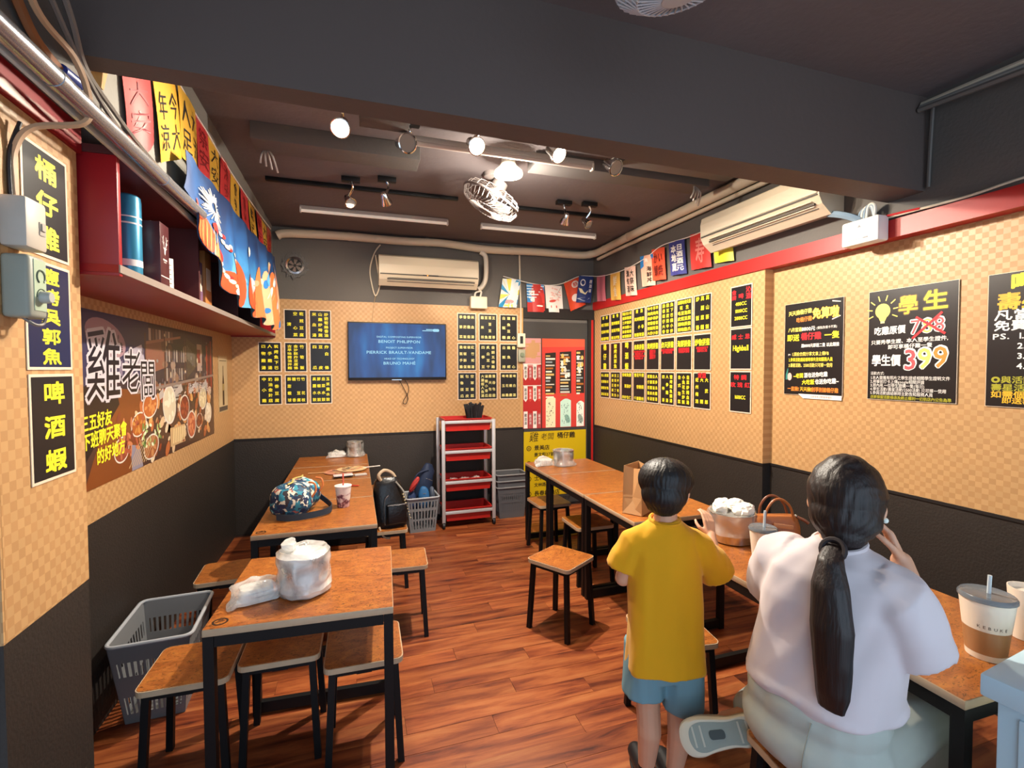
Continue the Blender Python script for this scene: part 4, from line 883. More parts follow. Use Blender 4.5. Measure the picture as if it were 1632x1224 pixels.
# large food photo mural on the left wall
def mural(q, w, h, z):
    x0, x1, y0, y1 = -w/2, w/2, -h/2, h/2
    C = lambda c: paint(c, 0.3)
    q.rect(x0, y0, x1, y1, C('#4a3229'), None, z); q.flat([(x0, y0+0.42), (x1, y0+0.46), (x1, y1), (x0, y1)], C('#3a2c33'), None, z+0.0002)
    # bar interior, upper half
    q.flat([(x0, y1-0.34), (x0+0.72, y1-0.30), (x0+0.72, y1), (x0, y1)], C('#3f3a58'), None, z+0.0003)
    q.disc(x0+0.23, y1-0.12, 0.20, 0.085, C('#a9878f'), None, z+0.0004, 24, -0.2)
    for k in range(5): put(q, '雞老闆酒'[k % 4], x0+0.10+0.06*k, y1-0.13-0.012*k, 0.055, C('#2d2230'), z+0.0006, 0.02)
    q.flat([(x0+0.42, y1-0.18), (x0+0.62, y1-0.13), (x0+0.66, y1-0.22), (x0+0.50, y1-0.26)], C('#b9b2bd'), None, z+0.0005)
    for k in range(7): q.rect(x0+0.10+0.062*k, y1-0.30, x0+0.135+0.062*k, y1-0.225, C('#b6a9b3' if k % 2 else '#8d7f93'), None, z+0.0005)
    q.rect(x0+0.05, y1-0.315, x0+0.62, y1-0.30, C('#241d28'), None, z+0.0006)
    q.flat([(x0+0.66, y1-0.30), (x0+0.95, y1-0.26), (x0+0.95, y1-0.08), (x0+0.66, y1-0.12)], C('#8a5a48'), None, z+0.0004)
    for k in range(8): q.rect(x0+0.72+0.05*k, y1-0.10, x0+0.755+0.05*k, y1-0.03, C(('#b7a79c', '#6d5148', '#8e7a70')[k % 3]), None, z+0.0005)
    q.flat([(x0+0.68, y1-0.125), (x0+1.25, y1-0.06), (x0+1.25, y1-0.045), (x0+0.68, y1-0.108)], C('#a8765c'), None, z+0.0007)
    for r in range(2):
        for k in range(8): q.rect(x0+0.98+0.045*k, y1-0.22-0.12*r, x0+1.005+0.045*k, y1-0.14-0.12*r, C(('#8b7d76', '#a89a90', '#5d4a44')[(k+r) % 3]), None, z+0.0005)
    for x in (0.66, 0.95, 1.32): q.rect(x0+x, y1-0.40, x0+x+0.018, y1-0.06, C('#5a3b30'), None, z+0.0007)
    q.rect(x0+0.66, y1-0.375, x1-0.25, y1-0.355, C('#7d4b35'), None, z+0.0008)
    q.rect(x0+0.88, y1-0.47, x0+1.05, y1-0.385, C('#a4482f'), None, z+0.0007); put(q, '雞', x0+0.92, y1-0.455, 0.07, C('#d8a13e'), z+0.0009)
    for k in range(5): q.rect(x0+1.09, y1-0.47+0.022*k, x0+1.24, y1-0.456+0.022*k, C('#a9a29a'), None, z+0.0007)
    q.flat([(x0+1.36, y1-0.33), (x0+1.60, y1-0.24), (x0+1.60, y1-0.10), (x0+1.36, y1-0.05)], C('#4f4238'), None, z+0.0005)
    for k in range(6): q.rect(x0+1.38+0.03*k, y1-0.20-0.01*k, x0+1.395+0.03*k, y1-0.10-0.012*k, C('#7d7468'), None, z+0.0007)
    q.rect(x1-0.42, y1-0.28, x1-0.30, y1-0.08, C('#b59a8c'), None, z+0.0006); q.rect(x1-0.42, y1-0.22, x1-0.34, y1-0.12, C('#8a3a30'), None, z+0.0008)
    for k in range(3): q.rect(x1-0.19+0.055*k, y1-0.42, x1-0.155+0.055*k, y1-0.08+0.02*k, C('#a03524' if k != 1 else '#6d241c'), None, z+0.0007)
    for k in range(40): q.disc(x0+0.1+RNG.random()*(w-0.2), y1-0.05-RNG.random()*0.40, 0.006+0.012*RNG.random(), 0.008+0.015*RNG.random(), C(('#8f8a86', '#d8c9a8', '#6b5f66')[k % 3]), None, z+0.0009, 7)
    q.flat([(x0+0.55, y0+0.40), (x1, y0+0.475), (x1, y0+0.492), (x0+0.55, y0+0.418)], C('#8d7a70'), None, z+0.001)
    # dinner table, lower half
    q.flat([(x0, y0), (x0+0.52, y0), (x0+0.62, y0+0.42), (x0+0.30, y0+0.44), (x0, y0+0.02)], C('#7c431c'), None, z+0.0006); q.flat([(x0, y0+0.12), (x0+0.34, y0+0.36), (x0+0.30, y0+0.46), (x0, y0+0.46)], C('#241a19'), None, z+0.0007)
    for (x, y, s) in ((0.75, 0.40, 0.14), (1.05, 0.42, 0.16), (1.38, 0.43, 0.15), (1.66, 0.44, 0.13)): q.flat([(x0+x, y0+y-0.08), (x0+x+s*1.4, y0+y-0.03), (x0+x+s*1.2, y0+y+0.02), (x0+x+0.02, y0+y-0.05)], C('#b9aea8'), None, z+0.0008)
    D = [(0.72, 0.33, 0.11, 0.075, '#b4612e', '#cf8a4e'), (0.56, 0.235, 0.10, 0.065, '#a85a24', '#c98a42'), (1.02, 0.31, 0.115, 0.125, '#d9cdb0', '#efe6cc'), (1.30, 0.27, 0.10, 0.09, '#7c2f1f', '#a1492c'), (1.44, 0.14, 0.095, 0.10, '#b4583a', '#d88a5e'), (1.72, 0.31, 0.10, 0.085, '#d6c39a', '#ecdcb4'), (1.86, 0.19, 0.085, 0.085, '#dccdb2', '#efe4cc'), (0.35, 0.13, 0.085, 0.065, '#8e4730', '#b56a48'), (0.72, 0.09, 0.11, 0.07, '#9c5a34', '#c48a58'), (1.62, 0.15, 0.08, 0.055, '#6b2f1c', '#8e4a2a'), (1.90, 0.36, 0.05, 0.035, '#c9a890', '#dcc4ac')]
    for x, y, a, c, m1, m2 in D:
        q.disc(x0+x, y0+y, a, c, C('#ddd6cb'), None, z+0.0009, 22, 0.2); q.disc(x0+x, y0+y, a*0.9, c*0.88, C(m1), None, z+0.0011, 22, 0.2)
        for k in range(12):
            t = RNG.random()*2*PI; r = RNG.random()**0.5*0.7; q.disc(x0+x+a*r*math.cos(t), y0+y+c*r*math.sin(t), a*0.2, c*0.13, C(m2), None, z+0.0013, 8, t)
    for k in range(26): q.disc(x0+0.60+RNG.random()*0.26, y0+0.10+RNG.random()*0.12, 0.02, 0.010, C(('#6f8f4a', '#a8c07a', '#d8e0c0')[k % 3]), None, z+0.0015, 7, RNG.random()*3)
    for k in range(8): q.flat([(x0+0.42+0.03*k, y0+0.02), (x0+0.43+0.03*k, y0+0.02), (x0+0.58+0.028*k, y0+0.15), (x0+0.572+0.028*k, y0+0.15)], C('#c9a878'), None, z+0.0016)
    q.flat([(x0+0.46, y0), (x0+0.60, y0), (x0+0.56, y0+0.12), (x0+0.45, y0+0.14)], C('#8e8796'), None, z+0.0012)
    q.rect(x0+1.02, y0+0.04, x0+1.30, y0+0.16, C('#c9a678'), None, z+0.0009)
    for k in range(6): q.flat([(x0+1.06+0.04*k, y0+0.055), (x0+1.085+0.04*k, y0+0.055), (x0+1.10+0.04*k, y0+0.15), (x0+1.075+0.04*k, y0+0.15)], C('#e6cf9a'), None, z+0.0011)
    for k in range(60): q.disc(x0+0.7+RNG.random()*(w-0.8), y0+0.04+RNG.random()*0.38, 0.008+0.016*RNG.random(), 0.006+0.010*RNG.random(), C(('#8d6a58', '#d9c7b4', '#4a3a34', '#b98a5e', '#74543f')[k % 5]), None, z+0.0008, 8, RNG.random()*3)
    for k in range(90):
        x, y = 0.52+RNG.random()*(w-0.62), 0.03+RNG.random()*0.36; s_ = 0.018+0.03*RNG.random()
        c_ = ('#b9683a', '#d9a05c', '#8a4326', '#c98a52', '#e3cfae', '#a3562e', '#d8b890')[k % 7]
        q.disc(x0+x, y0+y, s_*1.2, s_*0.7, C(c_), None, z+0.00085, 9, RNG.random()*3)
    for k in range(34):
        a_ = 0.25+0.5*RNG.random(); x, y = 0.32+RNG.random()*0.30, 0.10+RNG.random()*0.20
        q.disc(x0+x, y0+y, 0.030, 0.012, C(('#a8553a', '#c47a52', '#7d3a2a')[k % 3]), None, z+0.00135, 9, RNG.random()*3)
    for k in range(30): q.disc(x0+0.70+RNG.random()*1.2, y1-0.10-RNG.random()*0.30, 0.02+0.03*RNG.random(), 0.02+0.03*RNG.random(), C(('#6b4a3c', '#8a6a58', '#4f4350', '#7d5a48', '#9b8272')[k % 5]), None, z+0.00045, 10)
    # brush lettering with a pale halo
    def halo(s, x, y, size, sx, sh):
        put(q, s, x, y, size, C('#d9d3d8'), z+0.0018, 0.048, sx, shear=sh); put(q, s, x, y, size, C('#17121a'), z+0.0021, 0.0, sx, shear=sh)
    halo('雞', x0+0.02, y0+0.42, 0.36, 0.95, 0.05); halo('老', x0+0.36, y0+0.43, 0.25, 0.95, 0.1); halo('闆', x0+0.58, y0+0.385, 0.24, 0.95, 0.0)
    for s, x, y in (('三五好友', -0.03, 0.265), ('下班聊天聚會', -0.02, 0.185), ('的好地方', 0.10, 0.105)): put(q, s, x0+x, y0+y, 0.078, YEL, z+0.002, 0.035, 0.92, rise=0.05)
    put(q, '雞老闆桶仔雞', x1-0.64, y0+0.365, 0.085, C('#cfc8c6'), z+0.0018, 0.0, 0.95)
sheet('long food and bar photo mural on the left wall, behind the pillar', LEFT(3.555, 1.487, -1.119), 2.02, 0.80, mural, None, 'photo_mural', 'mural', None, mat('print_white', '#dcd6cc', 0.4))
def bot(q, w, h, z):
    q.rect(-w/2+0.01, -h/2+0.05, w/2-0.01, h/2-0.01, paint('#c9b48c'), None, z); q.rect(-w/2+0.01, -h/2+0.01, w/2-0.01, -h/2+0.05, paint('#4b4640'), None, z)
    q.flat([(-0.03, -h/2+0.06), (0.03, -h/2+0.06), (0.028, 0.02), (0.009, 0.08), (0.009, 0.16), (-0.009, 0.16), (-0.009, 0.08), (-0.028, 0.02)], paint('#3f2d18'), None, z+0.0004)
    q.rect(-w/2+0.03, h/2-0.05, w/2-0.03, h/2-0.04, paint('#8a7a5c'), None, z+0.0004); q.rect(-0.022, -0.06, 0.022, 0.0, paint('#b59a5c'), None, z+0.0006)
sheet('small beige poster of a bottle, on left wall by the back corner', LEFT(4.885, 1.49, -1.119), 0.30, 0.50, bot, None, 'bottle_poster', 'poster', None, mat('poster_beige', '#bfa77c', 0.45))

# ---------------------------------------------------------------- wall cabinet on the left, and what stands in it
t = thing('wall_cabinet', 'open red wall cabinet running along the left wall under the pipe', 'cabinet', (-0.93, 3.58, 1.945))
Y0, Y1 = -1.645, 1.66
q = MB(); q.box((0, Y0+0.01, 0.19), (0.386, 0.024, 0.41), M_CABRED, None, 0.002); q.build('side_panel', None, t)
q = MB(); q.box((0, Y1-0.01, 0.19), (0.386, 0.024, 0.41), M_CABRED); q.build('side_panel', None, t)
q = MB(); q.box((0, 0, 0.008), (0.386, Y1-Y0, 0.026), M_CABRED); q.build('bottom_board', None, t)
q = MB(); q.box((0, 0, 0.392), (0.386, Y1-Y0, 0.026), M_CABIN); q.build('top_board', None, t)
q = MB(); q.box((-0.185, 0, 0.2), (0.012, Y1-Y0, 0.40), M_CABIN); q.build('back_board', None, t)
for y in (-0.74, 0.1, 0.9): q = MB(); q.box((0, y, 0.2), (0.37, 0.022, 0.37), M_CABIN); q.build('divider', None, t)
q = MB(); q.box((0.1955, 0, 0.008), (0.004, Y1-Y0, 0.026), mat('cabinet_edge', '#8d8078', 0.4)); q.build('front_edge', None, t)
CZ = 1.967
def bottle_tin():
    t = thing('bottle_canister', 'tall blue bottle canister in wall cabinet next to the red side panel', 'canister', (-0.83, 2.255, CZ)); B = mat('metal_blue', '#2f7fa3', 0.3, metal=0.3)
    q = MB(); q.lathe([(0.044, 0), (0.045, 0.01), (0.045, 0.30), (0.043, 0.318), (0.035, 0.325)], 24, B); q.build('body', None, t)
    for z0, z1 in ((0.05, 0.075), (0.21, 0.216), (0.235, 0.24)):
        q = MB(); q.lathe([(0.0456, z0), (0.0456, z1)], 24, mat('tin_white', '#cfd6d8', 0.35), None, False, False); q.build('label_band', None, t)
bottle_tin()
t = thing('gift_box', 'maroon bottle gift box with silver stag head, in the wall cabinet', 'box', TOP(-0.80, 2.395, CZ, 0))
MRN = mat('box_maroon', '#4a1f22', 0.35); SIL = mat('silver_print', '#d9d2cb', 0.35)
q = MB(); q.box((0, 0, 0.13), (0.095, 0.10, 0.26), MRN, None, 0.002); q.build('carton', None, t)
q = MB()
Q1 = basis((0, 1, 0), (0, 0, 1), (1, 0, 0), (0.048, 0, 0.15))
q.flat([(-0.010, 0.012), (0.010, 0.012), (0.006, -0.012), (0, -0.02), (-0.006, -0.012)], SIL, Q1)
for s in (-1, 1):
    q.tube([Q1 @ Vector(p) for p in ((s*0.006, 0.012, 0), (s*0.016, 0.026, 0), (s*0.020, 0.044, 0), (s*0.014, 0.060, 0))], 0.0014, 4, SIL)
    for a, c in (((0.016, 0.026), (0.030, 0.034)), ((0.020, 0.044), (0.032, 0.052)), ((0.012, 0.022), (0.010, 0.036))): q.tube([Q1 @ Vector((s*a[0], a[1], 0)), Q1 @ Vector((s*c[0], c[1], 0))], 0.0012, 4, SIL)
    q.flat([(s*0.010, 0.010), (s*0.022, 0.014), (s*0.012, 0.003)], SIL, Q1)
q.rect(-0.022, -0.042, 0.022, -0.036, SIL, Q1); q.rect(-0.015, -0.05, 0.015, -0.047, SIL, Q1); q.rect(-0.048, -0.112, 0.048, -0.108, SIL, Q1); q.build('stag_emblem', None, t, None, False)
q = MB(); q.lathe([(0.010, 0.26), (0.010, 0.268), (0.004, 0.272)], 10, SIL); q.build('top_knob', None, t)
t = thing('price_card', 'small white card standing beside the maroon gift box', 'card', TOP(-0.775, 2.49, CZ, 60))
q = MB(); q.box((0, 0, 0.07), (0.05, 0.012, 0.14), M_PAPER, None, 0.001); q.build('card', None, t)
q = MB()
for k in range(5): q.box((0, -0.0062, 0.03+0.02*k), (0.03, 0.0006, 0.006), paint('#7a7468'))
q.build('print_lines', None, t)
for (y, s, c, h) in ((2.93, 'purple carton in second cabinet bay behind the blue flag', '#7a5a78', 0.22), (3.10, 'tan carton in second cabinet bay behind the blue flag', '#b8793e', 0.30)):
    q = MB(); q.box((0, 0, h/2), (0.16, 0.12, h), mat('carton_'+c[1:], c, 0.5), None, 0.003); o = q.build('carton', None, None, TOP(-0.85, y, CZ)); tag(o, s, 'box')
    q = MB(); q.box((0.0805, 0, h*0.5), (0.001, 0.08, h*0.4), mat('carton_label', '#d8cdb8', 0.5)); q.build('label_print', None, o)

# ---------------------------------------------------------------- bunting
def cloth(name, label, M, w, h, draw, group, m, skew=0.0, wave=0.010, tail=None, thick=0.0012, nx=8, ny=8, ph=0.0, cat='flag', drop=0.0):
    """a hanging flag; local x across, y up (0 at the top edge), z towards the room"""
    def f(x, y):
        t = -y/h; return Vector((x+skew*t, y + drop*(x/w), wave*math.sin(2.2*PI*x/w+ph)*(0.3+t)+wave*0.6*math.sin(3*t+ph)))
    q = MB(); G = [[f(-w/2+w*i/nx, -h*j/ny) for i in range(nx+1)] for j in range(ny+1)]
    if tail: 
        for i in range(nx+1): G[ny][i].y -= tail*(1-abs(2*i/nx-1)) if tail > 0 else tail*abs(2*i/nx-1)*-1*-1
    vs = [p for r in G for p in r] + [p-Vector((0, 0, thick)) for r in G for p in r]; n1 = nx+1; K = n1*(ny+1)
    fs = []
    for j in range(ny):
        for i in range(nx):
            a = j*n1+i; fs += [(a, a+n1, a+n1+1, a+1), (K+a, K+a+1, K+a+n1+1, K+a+n1)]
    for i in range(nx): fs += [(i, i+1, K+i+1, K+i), (ny*n1+i, K+ny*n1+i, K+ny*n1+i+1, ny*n1+i+1)]
    for j in range(ny): fs += [(j*n1, K+j*n1, K+(j+1)*n1, (j+1)*n1), (j*n1+nx, (j+1)*n1+nx, K+(j+1)*n1+nx, K+j*n1+nx)]
    q.add(vs, fs, m, None, True); o = q.build(name, None, None, M); tag(o, label, cat, group)
    if draw:
        d = MB(); draw(d, w, h)
        if d.n:
            d.v = [f(p.x, p.y) + Vector((0, 0, 0.0022+p.z)) for p in d.v]; d.build('printed_design', None, o, None, False)
    return o
def chars(s, m, n=1, sz=0.8, bold=0.03):
    def d(q, w, h):
        L = [s[i::n] for i in range(n)] if n > 1 else [s]
        for c, col in enumerate(L):
            x = (w*0.8/n)*((n-1)/2-c)
            for i, ch in enumerate(col): putc(q, ch, x, -h*0.10-h*0.8*(i+0.5)/len(col), w*0.8/n*sz, h*0.8/len(col)*0.92, m, 0, bold)
    return d
K = paint('#1e1a1a'); WB = paint('#f0ece4')
string = MB(); SP = [(1.60, 5.215, 2.655), (2.0, 5.21, 2.585), (2.28, 5.205, 2.60), (2.52, 5.19, 2.70), (2.66, 5.15, 2.705), (2.715, 4.95, 2.675), (2.72, 4.5, 2.66), (2.72, 4.1, 2.70), (2.72, 3.85, 2.755), (2.72, 3.45, 2.735), (2.72, 3.10, 2.745)]
o = string.tube(bez(SP, 8), 0.004, 5, WB).build('bunting_string'); tag(o, 'white bunting string across the back corner and right wall', 'string')
def f1(q, w, h):
    for k in range(16):
        a = 2*PI*k/16; c, s = math.cos(a), math.sin(a); c2, s2 = math.cos(a+0.2), math.sin(a+0.2)
        q.flat([(0, -h*0.55), (max(-w/2, min(w/2, 0.3*c)), max(-h, min(0, -h*0.55+0.3*s))), (max(-w/2, min(w/2, 0.3*c2)), max(-h, min(0, -h*0.55+0.3*s2)))], paint('#2f8fc4' if k % 2 else '#f0dc5a'), None, 0)
    q.disc(-0.01, -h*0.58, w*0.26, h*0.17, WB, None, 0.0006, 18); q.disc(0.0, -h*0.80, w*0.28, h*0.07, paint('#e59a98'), None, 0.0008, 16); q.disc(-0.01, -h*0.55, w*0.05, w*0.05, paint('#7a2d3a'), None, 0.001, 10); q.rect(-w*0.2, -h*0.97, w*0.25, -h*0.90, paint('#f0dc5a'), None, 0.0006)
def f2(q, w, h):
    q.rect(-w/2, -h*0.66, w/2, 0, paint('#2c7fc0'), None, 0); 
    for k in range(5): q.rect(-w/2, -h*(0.09+0.1*k), w*(0.5-0.12*k), -h*(0.06+0.1*k), paint('#d9ecf5'), None, 0.0004)
    q.flat([(-w*0.1, -h*0.66), (w/2, -h*0.66), (w/2, -h*0.34), (w*0.24, -h*0.26)], paint('#cf3a36'), None, 0.0006); q.rect(-w/2, -h, w/2, -h*0.66, paint('#b8322e'), None, 0.0002); q.disc(w*0.2, -h*0.78, w*0.2, h*0.03, WB, None, 0.0006, 12)
    for i, c in enumerate('酒場'): putc(q, c, -w*0.24, -h*(0.32+0.22*i), w*0.34, h*0.2, WB, 0.0008, 0.03)
def f3(q, w, h):
    for k in range(18): q.disc(-w*0.3+w*0.7*RNG.random(), -h*(0.1+0.5*RNG.random()), 0.014, 0.010, paint('#e7b7ac'), None, 0, 7)
    q.tube([(w*0.45, -h*0.05, 0), (w*0.15, -h*0.35, 0), (w*0.4, -h*0.45, 0)], 0.0015, 4, paint('#5a4a48')); q.disc(-w*0.12, -h*0.58, w*0.2, h*0.05, paint('#c94a3f'), None, 0.0004, 14, 0.15); q.rect(-w*0.25, -h*0.84, w*0.12, -h*0.75, paint('#c94a3f'), None, 0.0004)
def f4(q, w, h):
    q.disc(w*0.12, -h*0.18, w*0.22, h*0.12, paint('#e9d8cf'), None, 0, 14); q.disc(-w*0.05, -h*0.62, w*0.2, h*0.13, paint('#e9d8cf'), None, 0, 14)
    for i, c in enumerate('祭'): putc(q, c, w*0.12, -h*0.18, w*0.3, h*0.16, paint('#c53a22'), 0.0004)
def f5(q, w, h):
    q.disc(-w*0.2, -h*0.25, w*0.17, h*0.13, WB, None, 0, 14); q.disc(-w*0.2, -h*0.25, w*0.12, h*0.09, paint('#22346f'), None, 0.0004, 14)
    q.flat([(-w*0.45, -h*0.45), (w*0.2, -h*0.55), (w*0.05, -h*0.70), (-w*0.3, -h*0.62)], paint('#e6dcb0'), None, 0); q.flat([(-w*0.5, -h*0.85), (0, -h*0.95), (w*0.4, -h*0.82), (0, -h*0.80)], paint('#cfd6de'), None, 0)
    for i, c in enumerate('居酒屋'): putc(q, c, w*0.34, -h*(0.2+0.17*i), w*0.2, h*0.14, WB, 0)
G = 'bunting flags at the back right corner'
cloth('bunting_flag', 'first bunting flag from the left, blue and yellow sunburst around white figure', BACK(1.70, 2.63, 5.215), 0.215, 0.32, f1, G, paint('#dfe9ec'), -0.05, 0.008)
cloth('bunting_flag', 'second bunting flag from the left, red hill under blue sky', BACK(1.98, 2.585, 5.21), 0.215, 0.315, f2, G, paint('#b8322e'), 0.02, 0.008, ph=1)
cloth('bunting_flag', 'third bunting flag from the left, white with pale blossoms', BACK(2.205, 2.580, 5.21), 0.21, 0.305, f3, G, paint('#eadfd8'), 0.03, 0.008, ph=2)
cloth('bunting_flag', 'fourth bunting flag from the left, orange red with white circles', BACK(2.435, 2.655, 5.20), 0.20, 0.32, f4, G, paint('#d2492a'), 0.09, 0.01, ph=0.5, drop=0.09)
cloth('bunting_flag', 'navy bunting flag with white crest, last on the back wall', BACK(2.61, 2.705, 5.17), 0.19, 0.31, f5, G, paint('#263a72'), -0.03, 0.008, ph=1.4)
RF = [(5.02, 2.695, 0.19, '#c06a78', None, 'dusty pink bunting flag at the corner on the right wall', 0), (4.70, 2.665, 0.20, '#d9a850', chars('鮮魚', paint('#efe0c0'), 1, 0.6), 'mustard bunting flag second on the right wall', 0.2), (4.40, 2.67, 0.205, '#e3b9a8', chars('大漁祭旬味酒', K, 2, 0.8), 'pale salmon bunting flag with black writing on the right wall', 0.6),
      (4.10, 2.72, 0.22, '#dfae98', None, 'half blue half salmon bunting flag on the right wall', 1.2), (3.915, 2.745, 0.20, '#cf4a30', chars('いか焼鯛', paint('#5e1a14'), 2, 0.9), 'red-orange bunting flag with dark writing on the right wall', 0.3), (3.64, 2.745, 0.215, '#3a3d80', chars('日本酒地酒蔵元', WB, 2, 0.95, 0.05), 'indigo bunting flag with bold white writing on the right wall', 0.9), (3.34, 2.74, 0.235, '#cc3a34', chars('寿', paint('#e58a80'), 1, 0.7), 'plain red bunting flag left of the right air conditioner', 0.2), (3.085, 2.74, 0.20, '#d9d23a', None, 'yellow bunting flag half behind the right air conditioner', 0.5)]
def fblue(q, w, h):
    q.flat([(-w/2, -h*0.42), (w/2, -h*0.12), (w/2, 0), (-w/2, 0)], paint('#2b74b8'), None, 0); putc(q, '魚', 0, -h*0.16, w*0.3, h*0.14, WB, 0.0005)
    for i, c in enumerate('海鮮丼'): putc(q, c, w*0.18, -h*(0.45+0.18*i), w*0.34, h*0.17, K, 0)
for y, z, w, c, d, s, ph in RF:
    cloth('bunting_flag', s, RIGHT(y, z, 2.722), w, 0.30, fblue if 'half blue' in s else d, G, paint(c), 0.02, 0.008, ph=ph, drop=-0.02)
# left wall: string of red and yellow festival flags under the ceiling
string = MB(); o = string.tube(bez([(-0.742, 1.76, 2.50), (-0.742, 2.0, 2.64), (-0.742, 2.25, 2.77), (-0.735, 2.5, 2.895), (-0.735, 2.78, 2.885), (-0.735, 3.0, 2.885), (-0.735, 3.3, 2.875), (-0.735, 3.8, 2.88), (-0.735, 4.4, 2.90), (-0.735, 5.05, 2.935)], 6), 0.005, 6, WB).build('bunting_string'); tag(o, 'pale bunting string along the top of the left wall', 'string')
GL = 'festival flags along the left wall'; RDF, YLF = '#c8383a', '#d9a93c'
cloth('festival_flag', 'faded red festival flag nearest the beam, with pointed end', LEFT(2.125, 2.70, -0.742), 0.25, 0.24, chars('大安', paint('#8a2c3a'), 1, 0.8, 0.0), GL, paint('#b23337'), 0.03, 0.006, 0.05, drop=0.12)
cloth('festival_flag', 'wide yellow festival flag with black writing, first of the yellow ones', LEFT(2.40, 2.82, -0.738), 0.27, 0.30, chars('今年大涼', K, 2, 0.85, 0.0), GL, paint('#d6a637'), 0.06, 0.006, drop=0.13)
cloth('festival_flag', 'second yellow festival flag, notched, overhanging the blue one', LEFT(2.645, 2.89, -0.731), 0.25, 0.29, chars('大人満足', K, 2, 0.85, 0.0), GL, paint('#d8aa3c'), 0.08, 0.008, ph=1)
FL = [(2.90, RDF, 'red festival flag right after the two yellow ones'), (3.13, YLF, 'third yellow festival flag from the beam'), (3.38, RDF, 'red festival flag, third red one from the beam'), (3.65, YLF, 'yellow festival flag, fourth yellow from the beam'), (3.92, RDF, 'red festival flag, fourth red one from the beam'), (4.20, YLF, 'yellow festival flag, fifth yellow from the beam'), (4.48, RDF, 'red festival flag, second last red towards the back'), (4.73, YLF, 'last yellow festival flag towards the back wall'), (4.96, '#b8402c', 'last red festival flag at the back corner')]
for i, (y, c, s) in enumerate(FL):
    cloth('festival_flag', s, LEFT(y, 2.885+0.02*max(0, y-3.9), -0.736-0.004*(i % 2)), 0.225, 0.25, chars('祭大漁食福笑'[i % 6]+'安', K if c == YLF else paint('#8a1c20'), 1, 0.7, 0.0), GL, paint(c), 0.03, 0.006, ph=i*0.9)
# the short wedge of a flag seen under the beam
q = MB(); q.loft([[(-0.75, 1.79, 2.56), (-0.71, 1.80, 2.56), (-0.718, 1.85, 2.56), (-0.75, 1.86, 2.56)], [(-0.748, 1.80, 2.49), (-0.725, 1.815, 2.48), (-0.725, 1.83, 2.48), (-0.748, 1.84, 2.49)]], mat('tan_cloth', '#b88a4c', 0.7)); tag(q.build('flag_scrap'), 'tan folded flag scrap poking out under the beam at left', 'flag')
def bigflag_mat():
    m, nt, b = nodes('banner_print'); L = nt.links.new
    tc = N(nt, 'ShaderNodeTexCoord'); n = N(nt, 'ShaderNodeTexNoise', Scale=3.0, Detail=3.0, Distortion=0.8); L(tc.outputs['Object'], n.inputs['Vector'])
    sp = N(nt, 'ShaderNodeSeparateXYZ'); L(tc.outputs['Object'], sp.inputs[0])
    a = N(nt, 'ShaderNodeMath', operation='MULTIPLY_ADD'); a.inputs[1].default_value = -1.3; L(sp.outputs['Z'], a.inputs[0]); L(n.outputs['Fac'], a.inputs[2])
    r = ramp(nt, a.outputs[0], [(0.45, '#16305f'), (0.80, '#1f5590'), (1.1, '#3a86bb'), (1.5, '#5ca0c8')]); L(r.outputs[0], b.inputs['Base Color']); b.inputs['Roughness'].default_value = 0.6
    return m
